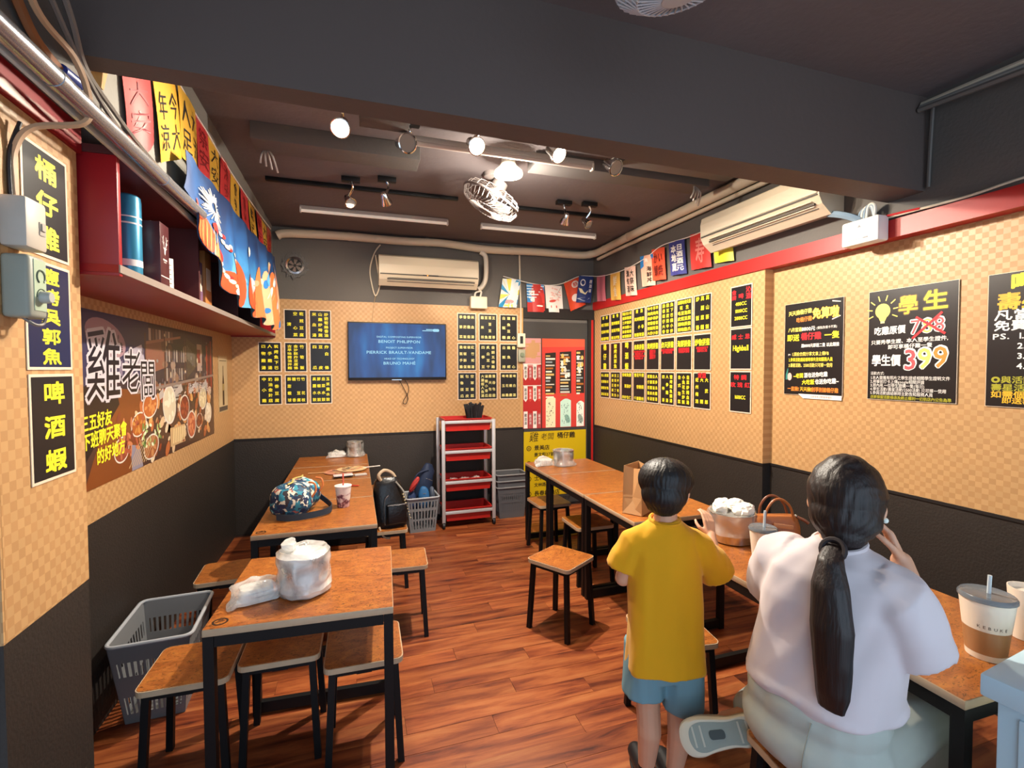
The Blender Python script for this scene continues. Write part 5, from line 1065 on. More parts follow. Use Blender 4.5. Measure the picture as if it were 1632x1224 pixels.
def big_banner():
    # a long fishing-fleet banner, bunched along its length so it hangs in folds
    top = [(2.46, 2.575), (2.75, 2.57), (3.1, 2.59), (3.5, 2.59), (3.9, 2.60), (4.3, 2.62), (4.65, 2.63), (4.92, 2.65)]
    bot = [(2.44, 2.40), (2.75, 2.20), (3.1, 2.05), (3.5, 2.015), (3.9, 1.995), (4.3, 1.975), (4.65, 1.965), (4.85, 1.985)]
    nx, ny = 84, 20; V = []
    for i in range(nx+1):
        u = i/nx*7; k = min(int(u), 6); fr = u-k
        ty, tz = [top[k][j]*(1-fr)+top[k+1][j]*fr for j in (0, 1)]; by, bz = [bot[k][j]*(1-fr)+bot[k+1][j]*fr for j in (0, 1)]
        for j in range(ny+1):
            t = j/ny; amp = 0.012+0.034*t*min(1, i/14)
            x = -0.690 + amp*(0.6+math.sin(i*0.52+0.7*math.sin(3*t)))*0.5 + 0.035*t*(i/nx)
            V.append(Vector((x, ty*(1-t)+by*t+0.02*math.sin(i*0.9+4*t)*t, tz*(1-t)+bz*t+0.012*math.sin(i*0.52)*t)))
    n1 = ny+1; K_ = len(V); fs = []
    for i in range(nx):
        for j in range(ny): a = i*n1+j; fs += [(a, a+1, a+n1+1, a+n1), (K_+a, K_+a+n1, K_+a+n1+1, K_+a+1)]
    for i in range(nx): a = i*n1; fs += [(a, a+n1, K_+a+n1, K_+a), (a+ny, K_+a+ny, K_+a+ny+n1, a+ny+n1)]
    for j in range(ny): fs += [(j, K_+j, K_+j+1, j+1), (nx*n1+j, nx*n1+j+1, K_+nx*n1+j+1, K_+nx*n1+j)]
    org = Vector((-0.69, 3.66, 2.58))
    base = [p-org for p in V]; back = [p-Vector((0.002, 0, 0)) for p in base]
    q = MB(); q.add(base+back, fs, bigflag_mat(), None, True); o = q.build('fishing_banner', None, None, Matrix.Translation(org)); tag(o, 'big blue banner with red lanterns, bunched along the left wall cabinet', 'banner')
    def P(u, t, d=0.003):
        fi = min(max(u, 0), 0.9999)*nx; fj = min(max(t, 0), 0.9999)*ny; i, j = int(fi), int(fj); a, c = fi-i, fj-j
        p = (base[i*n1+j]*(1-a)+base[(i+1)*n1+j]*a)*(1-c) + (base[i*n1+j+1]*(1-a)+base[(i+1)*n1+j+1]*a)*c
        return p+Vector((d, 0, 0))
    d = MB()
    def blob(u, t, ru, rt, m, n=18, dd=0.004, a=0.0):
        pts = [(u+ru*math.cos(2*PI*k/n)*math.cos(a)-rt*0.3*math.sin(2*PI*k/n)*math.sin(a), t+rt*math.sin(2*PI*k/n)) for k in range(n)]
        R_ = 4
        vs = [P(u, t, dd)]; f_ = []
        for r in range(1, R_+1):
            for (x, y) in pts: vs.append(P(u+(x-u)*r/R_, t+(y-t)*r/R_, dd))
        for k in range(n): f_.append((0, 1+k, 1+(k+1) % n))
        for r in range(R_-1):
            for k in range(n): f_.append((1+r*n+k, 1+(r+1)*n+k, 1+(r+1)*n+(k+1) % n, 1+r*n+(k+1) % n))
        e_ = 1.0e-4*(len(d.f) % 13); d.add([v+Vector((e_, 0, 0)) for v in vs], f_, m, None, True)
    O1, O2, O3, RD, LB, CR = paint('#d8502a'), paint('#e07a45'), paint('#eaa57e'), paint('#c22f2a'), paint('#5aa0cf'), paint('#e9d9b8')
    rs = np.random.default_rng(3)
    # fireworks and blossoms near the top left
    for k in range(46):
        a = 2*PI*k/46; u0, t0 = 0.17+0.0*k, 0.36; r = 0.05+0.04*rs.random(); q0, q1 = P(u0+0.02*math.cos(a), t0+0.07*math.sin(a), 0.005), P(u0+r*math.cos(a), t0+r*2.6*math.sin(a), 0.005); d.tube([q0, q1], 0.0028, 4, WB)
    for k in range(26): blob(0.17+0.012*(k % 13)+0.02*rs.random(), 0.30+0.62*(k/26)+0.05*rs.random(), 0.008+0.006*rs.random(), 0.024, (CR, WB, RD, CR)[k % 4], 8, 0.0045)
    for u, t, ru, rt, m in ((0.10, 0.84, 0.055, 0.26, O1), (0.20, 0.96, 0.05, 0.22, O2), (0.30, 0.97, 0.06, 0.2, O1), (0.38, 0.80, 0.05, 0.28, O1), (0.50, 0.86, 0.06, 0.30, O1), (0.60, 0.78, 0.05, 0.40, O2), (0.72, 0.75, 0.06, 0.42, O3), (0.86, 0.70, 0.06, 0.45, O2), (0.95, 0.6, 0.05, 0.5, O3)): blob(u, t, ru, rt, m, 20)
    for k in range(9): blob(0.065+0.012*k, 0.84, 0.002, 0.2, paint('#e98a4e'), 8, 0.006)
    for k in range(8): blob(0.47+0.012*k, 0.86, 0.002, 0.22, paint('#e98a4e'), 8, 0.006)
    blob(0.165, 0.62, 0.02, 0.06, RD, 12, 0.006); blob(0.24, 0.70, 0.018, 0.06, RD, 12, 0.006)
    for k in range(34): blob(0.44+0.52*rs.random(), 0.2+0.75*rs.random(), 0.006+0.022*rs.random(), 0.03+0.09*rs.random(), (WB, LB, CR, paint('#2f74b4'), paint('#b9c4cc'), O3)[k % 6], 9, 0.0055, rs.random()*2)
    for u in (0.33, 0.66, 0.80): blob(u, 0.97, 0.03, 0.05, WB, 10, 0.006)
    d.build('printed_design', None, o, None, False)
big_banner()
# ---------------------------------------------------------------- wrapped pots, plates, cups and bags
def plastic(name, tint='#e9e8e4', alpha=0.42, scale=11, strength=0.55):
    m, nt, b = nodes(name); L = nt.links.new
    tc = N(nt, 'ShaderNodeTexCoord'); n = N(nt, 'ShaderNodeTexNoise', Scale=scale, Detail=4.0, Distortion=0.6); L(tc.outputs['Object'], n.inputs['Vector'])
    bp = N(nt, 'ShaderNodeBump', Strength=strength, Distance=0.01); L(n.outputs['Fac'], bp.inputs['Height']); L(bp.outputs[0], b.inputs['Normal'])
    mr = N(nt, 'ShaderNodeMapRange'); mr.inputs['From Min'].default_value = 0.35; mr.inputs['From Max'].default_value = 0.65; mr.inputs['To Min'].default_value = alpha*0.6; mr.inputs['To Max'].default_value = min(1, alpha*1.6)
    L(n.outputs['Fac'], mr.inputs['Value']); L(mr.outputs[0], b.inputs['Alpha'])
    b.inputs['Base Color'].default_value = (*lin(tint), 1); b.inputs['Roughness'].default_value = 0.14; b.inputs['Specular IOR Level'].default_value = 0.9
    return m
M_WRAP = plastic('clear_plastic_wrap', alpha=0.48); M_WRAPC = plastic('thin_clear_plastic', alpha=0.20, scale=13)
from mathutils import noise as NZ
def crumple(vs, amp, sc, seed=0.0):
    return [Vector(p)+Vector((NZ.noise(Vector(p)*sc+Vector((seed, 0, 0))), NZ.noise(Vector(p)*sc+Vector((0, seed+7, 0))), 0.6*NZ.noise(Vector(p)*sc+Vector((0, 0, seed+3)))))*amp for p in vs]
def add_wrap(parent, prof, amp, sc, seed, m, name='plastic_wrap', n=40, squash=(1, 1)):
    q = MB(); q.lathe(prof, n, m, Matrix.Diagonal((squash[0], squash[1], 1, 1)))
    vs = crumple(q.v, amp, sc, seed); q.v = [Vector((v.x, v.y, max(v.z, 0.002))) for v in vs]
    return q.build(name, None, parent)
def dense(prof, k=5):
    out = []
    for (r0, z0), (r1, z1) in zip(prof, prof[1:]):
        for i in range(k): out.append((r0+(r1-r0)*i/k, z0+(z1-z0)*i/k))
    return out+[prof[-1]]
def steel_pot(label, x, y, r, h, heavy, seed, group='plastic-wrapped pots'):
    t = thing('wrapped_pot', label, 'pot', (x, y, 0.734), group)
    q = MB(); q.lathe([(r*0.72, 0), (r*0.90, 0.008), (r*0.92, h*0.86), (r*0.96, h*0.88), (r*0.96, h*0.90), (r*0.86, h*0.90), (r*0.86, h*0.80), (r*0.3, h*0.78)], 36, M_STEEL); q.build('pot', None, t)
    if heavy:
        q = MB(); q.lathe([(r*0.80, h*0.60), (r*0.9, h*0.88), (r*0.86, h*0.94), (r*0.4, h*0.90)], 30, mat('white_bowl', '#e6e6e8', 0.3)); q.build('bowl_stack', None, t)
        add_wrap(t, dense([(r*0.86, 0.002), (r*1.02, 0.01), (r*1.10, 0.028), (r*1.0, 0.05), (r*0.97, h*0.45), (r*1.03, h*0.80), (r*1.05, h*0.97), (r*0.86, h*1.06), (r*0.5, h*0.97), (r*0.15, h*1.0)], 5), 0.012, 24, seed, M_WRAP)
        q = MB(); q.lathe(dense([(0.018, h*0.94), (0.03, h*1.05), (0.034, h*1.17), (0.018, h*1.22)], 4), 18, M_WRAP, Matrix.Translation((-r*0.52, 0.02, 0))); q.v = crumple(q.v, 0.016, 40, seed); q.build('twisted_knot', None, t)
    else:
        add_wrap(t, dense([(r*1.12, 0.002), (r*1.22, 0.012), (r*1.10, 0.03), (r*0.97, 0.05), (r*0.99, h*0.7), (r*0.98, h*0.92)], 4), 0.010, 26, seed, M_WRAPC)
    return t
def plates(label, x, y, ang, w, d, h, seed):
    t = thing('wrapped_dishes', label, 'dishes', TOP(x, y, 0.734, ang), 'plastic-wrapped dishes')
    CH = mat('white_ceramic', '#e4e2dc', 0.25)
    for k in range(3):
        q = MB(); P = rrect(w*(0.8-0.03*k), d*(0.8-0.03*k), 0.02); q.prism(P, h*0.2, CH, None, 0.004+h*0.24*k); q.build('dish', None, t)
    q = MB()
    rings = []
    for k in range(14):
        f = k/13; z = h*1.15*f+0.002; s = (1.0 if f < 0.55 else 1.0-0.85*((f-0.55)/0.45)**1.6)
        rings.append([Vector((px*s*1.12, py*s*1.12, z)) for px, py in rrect(w, d, min(w, d)*0.3, 9)])
    q.loft(rings, M_WRAP); q.v = [Vector((v.x, v.y, max(v.z, 0.001))) for v in crumple(q.v, 0.016, 26, seed)]; q.build('plastic_wrap', None, t)
    q = MB(); q.lathe(dense([(0.012, 0.0), (0.02, 0.015), (0.03, 0.028)], 4), 12, M_WRAP, Matrix.Translation((-w*0.45, -d*0.4, 0.003)) @ rot('Y', -50)); q.v = [Vector((v.x, v.y, max(v.z, 0.001))) for v in crumple(q.v, 0.008, 50, seed)]; q.build('twisted_tail', None, t)
steel_pot('big plastic-wrapped pot on the nearest left table', -0.203, 2.065, 0.098, 0.165, True, 1.3)
plates('plastic-wrapped white dishes beside the big pot on nearest left table', -0.372, 2.052, 20, 0.15, 0.10, 0.07, 2.1)
steel_pot('small steel pot with loose wrap at back end of left row', -0.005, 5.125, 0.083, 0.165, False, 3.7)
plates('small wrapped dishes at back end of left row beside steel pot', -0.182, 5.135, 0, 0.145, 0.085, 0.06, 4.4)
steel_pot('steel pot on the farthest right table before the yellow poster', 1.808, 4.03, 0.098, 0.155, False, 5.2)
plates('wrapped white dishes beside the steel pot on farthest right table', 1.632, 4.08, 10, 0.135, 0.10, 0.075, 6.0)
# pot stuffed with tissue
t = thing('tissue_pot', 'steel pot overflowing with crumpled white tissue on near right table', 'pot', (1.835, 1.985, 0.734))
r, h = 0.112, 0.15
q = MB(); q.lathe([(r*0.78, 0), (r*0.88, 0.006), (r*0.97, h*0.96), (r*1.0, h), (r*0.94, h), (r*0.86, h*0.7), (r*0.4, h*0.68)], 40, M_STEEL); q.build('pot', None, t)
q = MB()
for k in range(15):
    a, rr = RNG.random()*2*PI, 0.068*RNG.random()**0.5; s = 0.026+0.016*RNG.random(); w = MB(); w.sphere((rr*math.cos(a), rr*math.sin(a), h+0.012+0.028*(1-rr/0.07)), (s*1.25, s*1.1, s*0.85), mat('tissue_white', '#efe9dd', 0.9), None, 14, 10)
    w.v = crumple(w.v, 0.016, 45, k*1.7); q.add(w.v, w.f, mat('tissue_white', '#efe9dd', 0.9), None, False)
o = q.build('crumpled_tissue', None, t); o['kind'] = 'stuff'
add_wrap(t, dense([(r*0.80, h*0.25), (r*1.10, h*0.36), (r*1.06, h*0.6), (r*1.07, h*0.9), (r*1.04, h*1.03)], 4), 0.013, 22, 8.0, M_WRAPC)

def cup_mat():
    m, nt, b = nodes('printed_paper_cup'); L = nt.links.new
    tc = N(nt, 'ShaderNodeTexCoord'); n = N(nt, 'ShaderNodeTexNoise', Scale=26.0, Detail=2.0); L(tc.outputs['Object'], n.inputs['Vector']); sp = N(nt, 'ShaderNodeSeparateXYZ'); L(tc.outputs['Object'], sp.inputs[0])
    a = N(nt, 'ShaderNodeMath', operation='MULTIPLY_ADD'); a.inputs[1].default_value = -3.2; L(sp.outputs['Z'], a.inputs[0]); L(n.outputs['Fac'], a.inputs[2])
    r = ramp(nt, a.outputs[0], [(0.26, '#ece2dc'), (0.33, '#c9a7ad'), (0.40, '#5e3644'), (0.47, '#8a5c66'), (0.55, '#d9b8b8')]); L(r.outputs[0], b.inputs['Base Color']); b.inputs['Roughness'].default_value = 0.4
    return m
t = thing('paper_cup', 'white paper cup with dark floral print and red straw', 'cup', (-0.080, 3.265, 0.734))
q = MB(); q.lathe([(0.036, 0), (0.037, 0.002), (0.0505, 0.132), (0.053, 0.133), (0.053, 0.138), (0.050, 0.138)], 30, cup_mat()); q.build('cup_body', None, t)
q = MB(); q.lathe([(0.050, 0.134), (0.048, 0.137), (0.01, 0.1372)], 28, mat('cup_film', '#efe3c8', 0.35)); q.build('film_lid', None, t)
q = MB(); q.tube([(0.0, 0.0, 0.08), (0.0, 0.004, 0.215)], 0.005, 8, mat('red_straw', '#d8604e', 0.4)); q.build('straw', None, t)

def duffel_mat():
    m, nt, b = nodes('patterned_canvas'); L = nt.links.new
    tc = N(nt, 'ShaderNodeTexCoord'); v = N(nt, 'ShaderNodeTexVoronoi', Scale=40.0, Randomness=1.0); n = N(nt, 'ShaderNodeTexNoise', Scale=14.0, Detail=3.0, Distortion=1.5)
    L(tc.outputs['Object'], n.inputs['Vector'])
    mx = N(nt, 'ShaderNodeVectorMath', operation='MULTIPLY_ADD'); mx.inputs[1].default_value = (0.09, 0.09, 0.09); L(n.outputs['Color'], mx.inputs[0]); L(tc.outputs['Object'], mx.inputs[2]); L(mx.outputs[0], v.inputs['Vector'])
    sp = N(nt, 'ShaderNodeSeparateColor'); L(v.outputs['Color'], sp.inputs[0])
    r = ramp(nt, sp.outputs[0], [(0.0, '#1c2c4e'), (0.22, '#22506e'), (0.42, '#2f8aa0'), (0.58, '#e4dcc4'), (0.72, '#3a3238'), (0.83, '#f0ead8'), (0.95, '#b5685a')]); r.color_ramp.interpolation = 'CONSTANT'
    L(r.outputs[0], b.inputs['Base Color']); b.inputs['Roughness'].default_value = 0.65
    return m
M_DUF = duffel_mat()
t = thing('duffel_bag', 'small barrel duffel bag with teal and white pattern on left table', 'bag', TOP(-0.352, 3.205, 0.734, -14))
rings = []
for k in range(17):
    f = k/16; e = 1-abs(2*f-1)**5; y = -0.165+0.33*f; s = max(0.05, e)**0.5*(0.96+0.07*math.sin(f*9))
    rings.append([p+Vector((0, 0, 0.104)) for p in ring((0, y, -0.006*abs(2*f-1)), (1, 0, 0), (0, 0, 1), 0.118*s, 0.102*s, 28, 2.5)])
q = MB(); q.loft(rings, M_DUF); q.v = [Vector((v.x, v.y, max(v.z, 0.001))) for v in crumple(q.v, 0.014, 13, 3)]; q.build('bag_body', None, t)
q = MB(); q.tube([(0.012*math.sin(k), -0.13+0.26*k/10, 0.208+0.006*math.sin(PI*k/10)) for k in range(11)], 0.005, 6, mat('zip_yellow', '#c9b268', 0.5)); q.build('zipper', None, t)
q = MB()
for y0 in (-0.06, 0.07):
    q.tube(bez([(0.112, y0, 0.11), (0.135, y0+0.01, 0.15), (0.125, y0+0.02, 0.19), (0.09, y0+0.02, 0.20)], 5), 0.006, 7, mat('orange_handle', '#c9703a', 0.5))
q.build('carry_handle', None, t)
q = MB(); SPt = bez([(0.10, 0.13, 0.07), (0.16, 0.10, 0.035), (0.205, 0.02, 0.028), (0.20, -0.06, 0.026), (0.13, -0.135, 0.025), (0.03, -0.175, 0.022), (-0.05, -0.172, 0.03)], 6)
q.loft([[p+Vector((0, 0, -0.019)), p+Vector((0, 0, 0.019)), p+Vector((0.003, 0.003, 0.019)), p+Vector((0.003, 0.003, -0.019))] for p in SPt], mat('navy_webbing', '#243443', 0.6)); q.build('shoulder_strap', None, t)
q = MB(); q.box((-0.125, -0.02, 0.09), (0.012, 0.05, 0.05), mat('pink_patch', '#b9807c', 0.6), None, 0.004); q.build('side_patch', None, t)

def fan_round(label, M, m, hd):
    t = thing('paper_fan', label, 'fan', M, 'round paper fans on the left row')
    q = MB(); q.prism([(0.125*math.cos(a), 0.115*math.sin(a)) for a in np.linspace(0, 2*PI, 33)[:-1]], 0.002, m, None, 0.004); q.build('fan_leaf', None, t)
    q = MB()
    for k in range(16): q.disc(-0.08+0.16*RNG.random(), -0.07+0.14*RNG.random(), 0.012+0.012*RNG.random(), 0.010+0.01*RNG.random(), paint(('#c9694a', '#8a5a48', '#b8a46a', '#5a4a44')[k % 4]), None, 0.0064, 9)
    for i, c in enumerate('雞老闆'): putc(q, c, -0.05+0.035*i, 0.075, 0.03, 0.03, paint('#6a4030'), 0.0068)
    q.build('printed_design', None, t, None, False)
    q = MB(); q.box((0.175, 0, 0.005), (0.15, 0.018, 0.006), hd, None, 0.002); q.build('handle', None, t)
fan_round('round paper fan with white handle past the table edge, upper one', TOP(-0.035, 4.43, 0.740, 14), mat('fan_cream', '#d9b98a', 0.6), mat('handle_white', '#e9e2d8', 0.4))
fan_round('reddish paper fan lying under the other, pointing left', TOP(-0.135, 4.37, 0.734, 178), mat('fan_salmon', '#c9876a', 0.6), mat('handle_tan', '#d1a06e', 0.4))
t = thing('phone', 'white cased phone lying on the left row before the fans', 'phone', TOP(-0.10, 4.155, 0.734, 8))
q = MB(); q.box((0, 0, 0.012), (0.15, 0.075, 0.010), M_BLK, None, 0.003); q.build('body', None, t); q = MB(); q.box((0, 0, 0.0185), (0.152, 0.077, 0.005), mat('phone_white', '#e9dedb', 0.4), None, 0.002); q.build('case', None, t)
t = thing('tissue_packet', 'pale folded tissue packet right of the white phone', 'packet', TOP(0.035, 4.19, 0.734, 12))
q = MB(); q.box((0, 0, 0.006), (0.10, 0.05, 0.012), mat('packet_grey', '#c5bdb4', 0.5), None, 0.003); q.build('wrapper', None, t)
q = MB(); q.box((0, 0, 0.0125), (0.07, 0.012, 0.001), M_PAPER); q.build('opening', None, t)
t = thing('chopstick_sleeve', 'red paper chopstick sleeve lying behind the paper cup', 'sleeve', TOP(-0.055, 3.83, 0.734, -22))
q = MB(); q.box((0, 0, 0.004), (0.16, 0.022, 0.006), mat('sleeve_red', '#c5402c', 0.5), None, 0.002); q.build('sleeve', None, t); q = MB(); q.box((-0.085, 0, 0.004), (0.012, 0.015, 0.004), mat('chopstick_wood', '#d9b98a', 0.5)); q.build('chopstick_tips', None, t)

# black backpack on its stool
LEA = mat('black_leather', '#141315', 0.32, bump=(55, 0.25)); BEI = mat('beige_strap', '#b9a083', 0.6)
t = thing('backpack', 'black leather backpack with beige straps sitting on a stool', 'backpack', TOP(0.245, 3.715, 0.4405, 8))
rings = []
for k in range(13):
    f = k/12; z = 0.36*f; w = 0.125*(1-0.30*f**2.2)*(0.9+0.1*min(1, f*6)); d = 0.085*(1-0.45*f**2)*(0.85+0.15*min(1, f*6))
    if k == 12: w *= 0.75; d *= 0.6
    rings.append(ring((-0.02*f, 0.03*f, z+0.001), (1, 0, 0), (0, 1, 0), w, d, 26, 3.0))
q = MB(); q.loft(rings, LEA); q.v = crumple(q.v, 0.006, 16, 2); q.v = [Vector((v.x, v.y, max(v.z, 0.001))) for v in q.v]; q.build('bag_body', None, t)
q = MB(); q.box((0.025, -0.086, 0.105), (0.15, 0.05, 0.15), LEA, None, 0.018, 3); q.build('front_pocket', None, t)
q = MB(); q.tube(bez([(-0.06, -0.085, 0.03), (-0.066, -0.088, 0.12), (-0.058, -0.08, 0.21), (-0.03, -0.072, 0.245)], 6), 0.004, 6, mat('zip_silver', '#8f8f94', 0.3, metal=0.8)); q.tube([(-0.045, -0.112, 0.178), (0.095, -0.112, 0.180)], 0.003, 6, mat('zip_silver', '#8f8f94')); q.build('zipper', None, t)
q = MB(); q.tube(bez([(-0.07, 0.0, 0.345), (-0.085, 0.0, 0.385), (-0.04, 0.02, 0.415), (0.02, 0.03, 0.385), (0.05, 0.02, 0.33)], 6), 0.013, 8, BEI); q.build('top_loop', None, t)
q = MB(); q.tube(bez([(-0.10, -0.075, 0.02), (-0.085, -0.10, -0.03), (-0.06, -0.11, -0.055), (-0.03, -0.115, -0.06)], 5), 0.008, 7, BEI); q.build('dangling_strap', None, t)
q = MB(); q.tube(bez([(0.035, -0.02, 0.33), (0.085, -0.05, 0.26), (0.10, -0.065, 0.21)], 5), 0.007, 7, mat('grey_strap', '#8d867c', 0.5)); q.build('shoulder_strap', None, t)
q = MB()
for k in range(9): q.sphere((0.075+0.006*k, -0.085-0.003*k, 0.245-0.022*k), 0.0065 if k < 4 else 0.0045, mat('bead_gold', '#c9b487', 0.3), None, 8, 6)
q.build('bead_chain', None, t)

# brown paper bag
KR = mat('kraft_paper', '#bd8f60', 0.7, var=(9, 0.12)); KR2 = mat('kraft_fold', '#cb9f70', 0.7)
t = thing('paper_bag', 'brown paper bag standing open on third right table', 'bag', TOP(1.678, 2.585, 0.734, 34))
w, d, h = 0.235, 0.125, 0.285
q = MB(); th = 0.0012
ou = [(-w/2, -d/2), (w/2, -d/2), (w/2, d/2), (w/2-0.02, 0) , (w/2, d/2), (-w/2, d/2), (-w/2+0.028, 0.0), (-w/2, -d/2)]
lo = [(-w/2, -d/2), (w/2, -d/2), (w/2-0.0, 0.0), (w/2, d/2), (-w/2, d/2), (-w/2+0.004, 0.0)]; hi = [(-w/2+0.004, -d/2+0.006), (w/2-0.004, -d/2+0.002), (w/2-0.03, 0.0), (w/2-0.006, d/2-0.004), (-w/2+0.006, d/2-0.006), (-w/2+0.040, 0.006)]
hz = [h, h-0.004, h-0.012, h+0.002, h+0.008, h-0.010]
rg = [[Vector((x, y, 0.001)) for x, y in lo], [Vector(((a*0.62+e*0.38), (c*0.62+g*0.38), 0.105)) for (a, c), (e, g) in zip(lo, hi)], [Vector((x, y, z)) for (x, y), z in zip(hi, hz)]]
inn = [[Vector((p.x*0.985, p.y*0.97, p.z)) for p in r_] for r_ in rg]
q.loft([rg[0], rg[1], rg[2], inn[2], inn[1], [p+Vector((0, 0, 0.003)) for p in inn[0]]], KR, None, True, True); q.sm = [False]*len(q.f); q.build('bag_body', None, t)
q = MB(); q.flat([(-w/2-0.0008, -d/2+0.004, ), (-w/2-0.0008, d/2-0.004), (-w/2+0.012, 0.0)], KR2, basis((1, 0, 0), (0, 1, 0), (0, 0, 1)), 0.0)
q = MB(); q.add([(-w/2-0.001, -d/2, 0.004), (-w/2-0.001, d/2, 0.004), (-w/2+0.010, 0.0, 0.085)], [(0, 1, 2)], KR2); q.add([(-w/2+0.01, -d/2-0.0012, 0.145), (w/2-0.01, -d/2-0.0012, 0.14), (w/2-0.01, -d/2-0.0012, 0.143), (-w/2+0.01, -d/2-0.0012, 0.148)], [(0, 1, 2, 3)], KR2); q.build('fold_creases', None, t, None, False)

# tan handbag
TAN = mat('tan_leather', '#a5602f', 0.4, bump=(50, 0.2)); DTAN = mat('dark_tan_leather', '#7c4322', 0.4)
t = thing('handbag', 'tan leather handbag with two looped handles on near right table', 'handbag', TOP(2.085, 1.945, 0.734, -20))
q = MB(); q.loft([ring((0, 0, z), (1, 0, 0), (0, 1, 0), a, c, 26, 4) for z, a, c in ((0.001, 0.10, 0.045), (0.015, 0.113, 0.055), (0.06, 0.112, 0.05), (0.10, 0.104, 0.036), (0.118, 0.098, 0.026), (0.118, 0.090, 0.016))], TAN); q.build('bag_body', None, t)
for sy in (-1, 1):
    q = MB(); q.tube(bez([(-0.075, sy*0.03, 0.09), (-0.066, sy*0.036, 0.155), (-0.03, sy*0.036, 0.205), (0.015, sy*0.034, 0.205), (0.055, sy*0.032, 0.165), (0.075, sy*0.03, 0.095)], 6), 0.0065, 8, TAN if sy < 0 else DTAN); q.build('handle', None, t)
q = MB(); q.box((0.0, -0.052, 0.075), (0.10, 0.008, 0.022), mat('pale_tan', '#c98a5a', 0.4), rot('Y', 8), 0.003); q.build('closing_strap', None, t)
q = MB(); q.sphere((0.0, -0.057, 0.045), 0.007, mat('brass', '#8a5a2a', 0.3, metal=0.8)); q.build('stud', None, t)
q = MB(); q.tube(bez([(0.09, -0.02, 0.115), (0.125, -0.03, 0.10), (0.145, -0.035, 0.085)], 4), 0.008, 7, DTAN); q.sphere((0.088, -0.02, 0.12), 0.008, M_STEEL); q.build('side_tab', None, t)
q = MB(); q.tube(bez([(-0.10, 0.0, 0.11), (-0.13, 0.01, 0.125), (-0.145, 0.02, 0.155)], 4), 0.006, 6, DTAN); q.build('end_tab', None, t)

# cold drinks
CUPW = mat('frosted_cup', '#e9ddcc', 0.35); DRK = mat('milk_tea', '#a87a52', 0.35); LIDG = mat('lid_smoke', '#6f7780', 0.2, alpha=0.75); STRW = mat('pale_straw', '#c7d2d8', 0.3)
def drink(label, x, y, rb, rt, h, lid, straw, text=None, lean=(0.01, 0.0)):
    t = thing('drink_cup', label, 'cup', (x, y, 0.734), 'cold drink cups')
    q = MB(); hl = h*0.42
    q.lathe([(rb, 0), (rb*1.01, 0.003), (rb+(rt-rb)*0.1, h*0.1)], 30, CUPW); q.lathe([(rb+(rt-rb)*0.1, h*0.1), (rb+(rt-rb)*0.5, h*0.5)], 30, DRK if text else CUPW, None, False, False); q.lathe([(rb+(rt-rb)*0.5, h*0.5), (rt, h), (rt*0.94, h), (rt*0.9, h*0.9), (rt*0.3, h*0.88)], 30, CUPW, None, False, True); q.build('cup_body', None, t)
    if text:
        q = MB(); W_ = text_w(text, 0.02); R = rb+(rt-rb)*0.58+0.0006; cx = 0.0; s = 0.013
        for ch in text:
            vs, fs, adv = glyph(ch, 0.02); P = []
            for a, b_ in vs: w_ = ((cx+a)-W_/2)*s/R + math.radians(-150); zz = h*0.56+b_*s; RR = rb+(rt-rb)*zz/h+0.0008; P.append((RR*math.cos(w_), RR*math.sin(w_), zz))
            if fs: q.add(P, fs, paint('#5a463c'))
            cx += adv+0.35
        q.build('lettering', None, t)['kind'] = 'stuff'
    if lid:
        q = MB(); q.lathe([(rt*1.0, h-0.004), (rt*1.05, h-0.002), (rt*1.05, h+0.006), (rt*0.98, h+0.012), (rt*0.9, h+0.010), (rt*0.1, h+0.010)], 30, LIDG); q.build('lid', None, t)
    if straw:
        q = MB(); q.tube([(0, 0, 0.03), (lean[0], lean[1], h+straw)], 0.0055, 8, STRW); q.build('straw', None, t)
    return t
drink('large iced milk tea cup with smoky lid and straw, beside the white cabinet', 1.838, 0.935, 0.047, 0.066, 0.182, True, 0.065, 'KEBUKE')
drink('iced drink cup half hidden by the shoulder of the seated woman', 1.762, 1.715, 0.042, 0.058, 0.150, True, 0.085)
drink('cream cup without lid at the right edge', 2.085, 0.955, 0.038, 0.05, 0.165, False, 0)

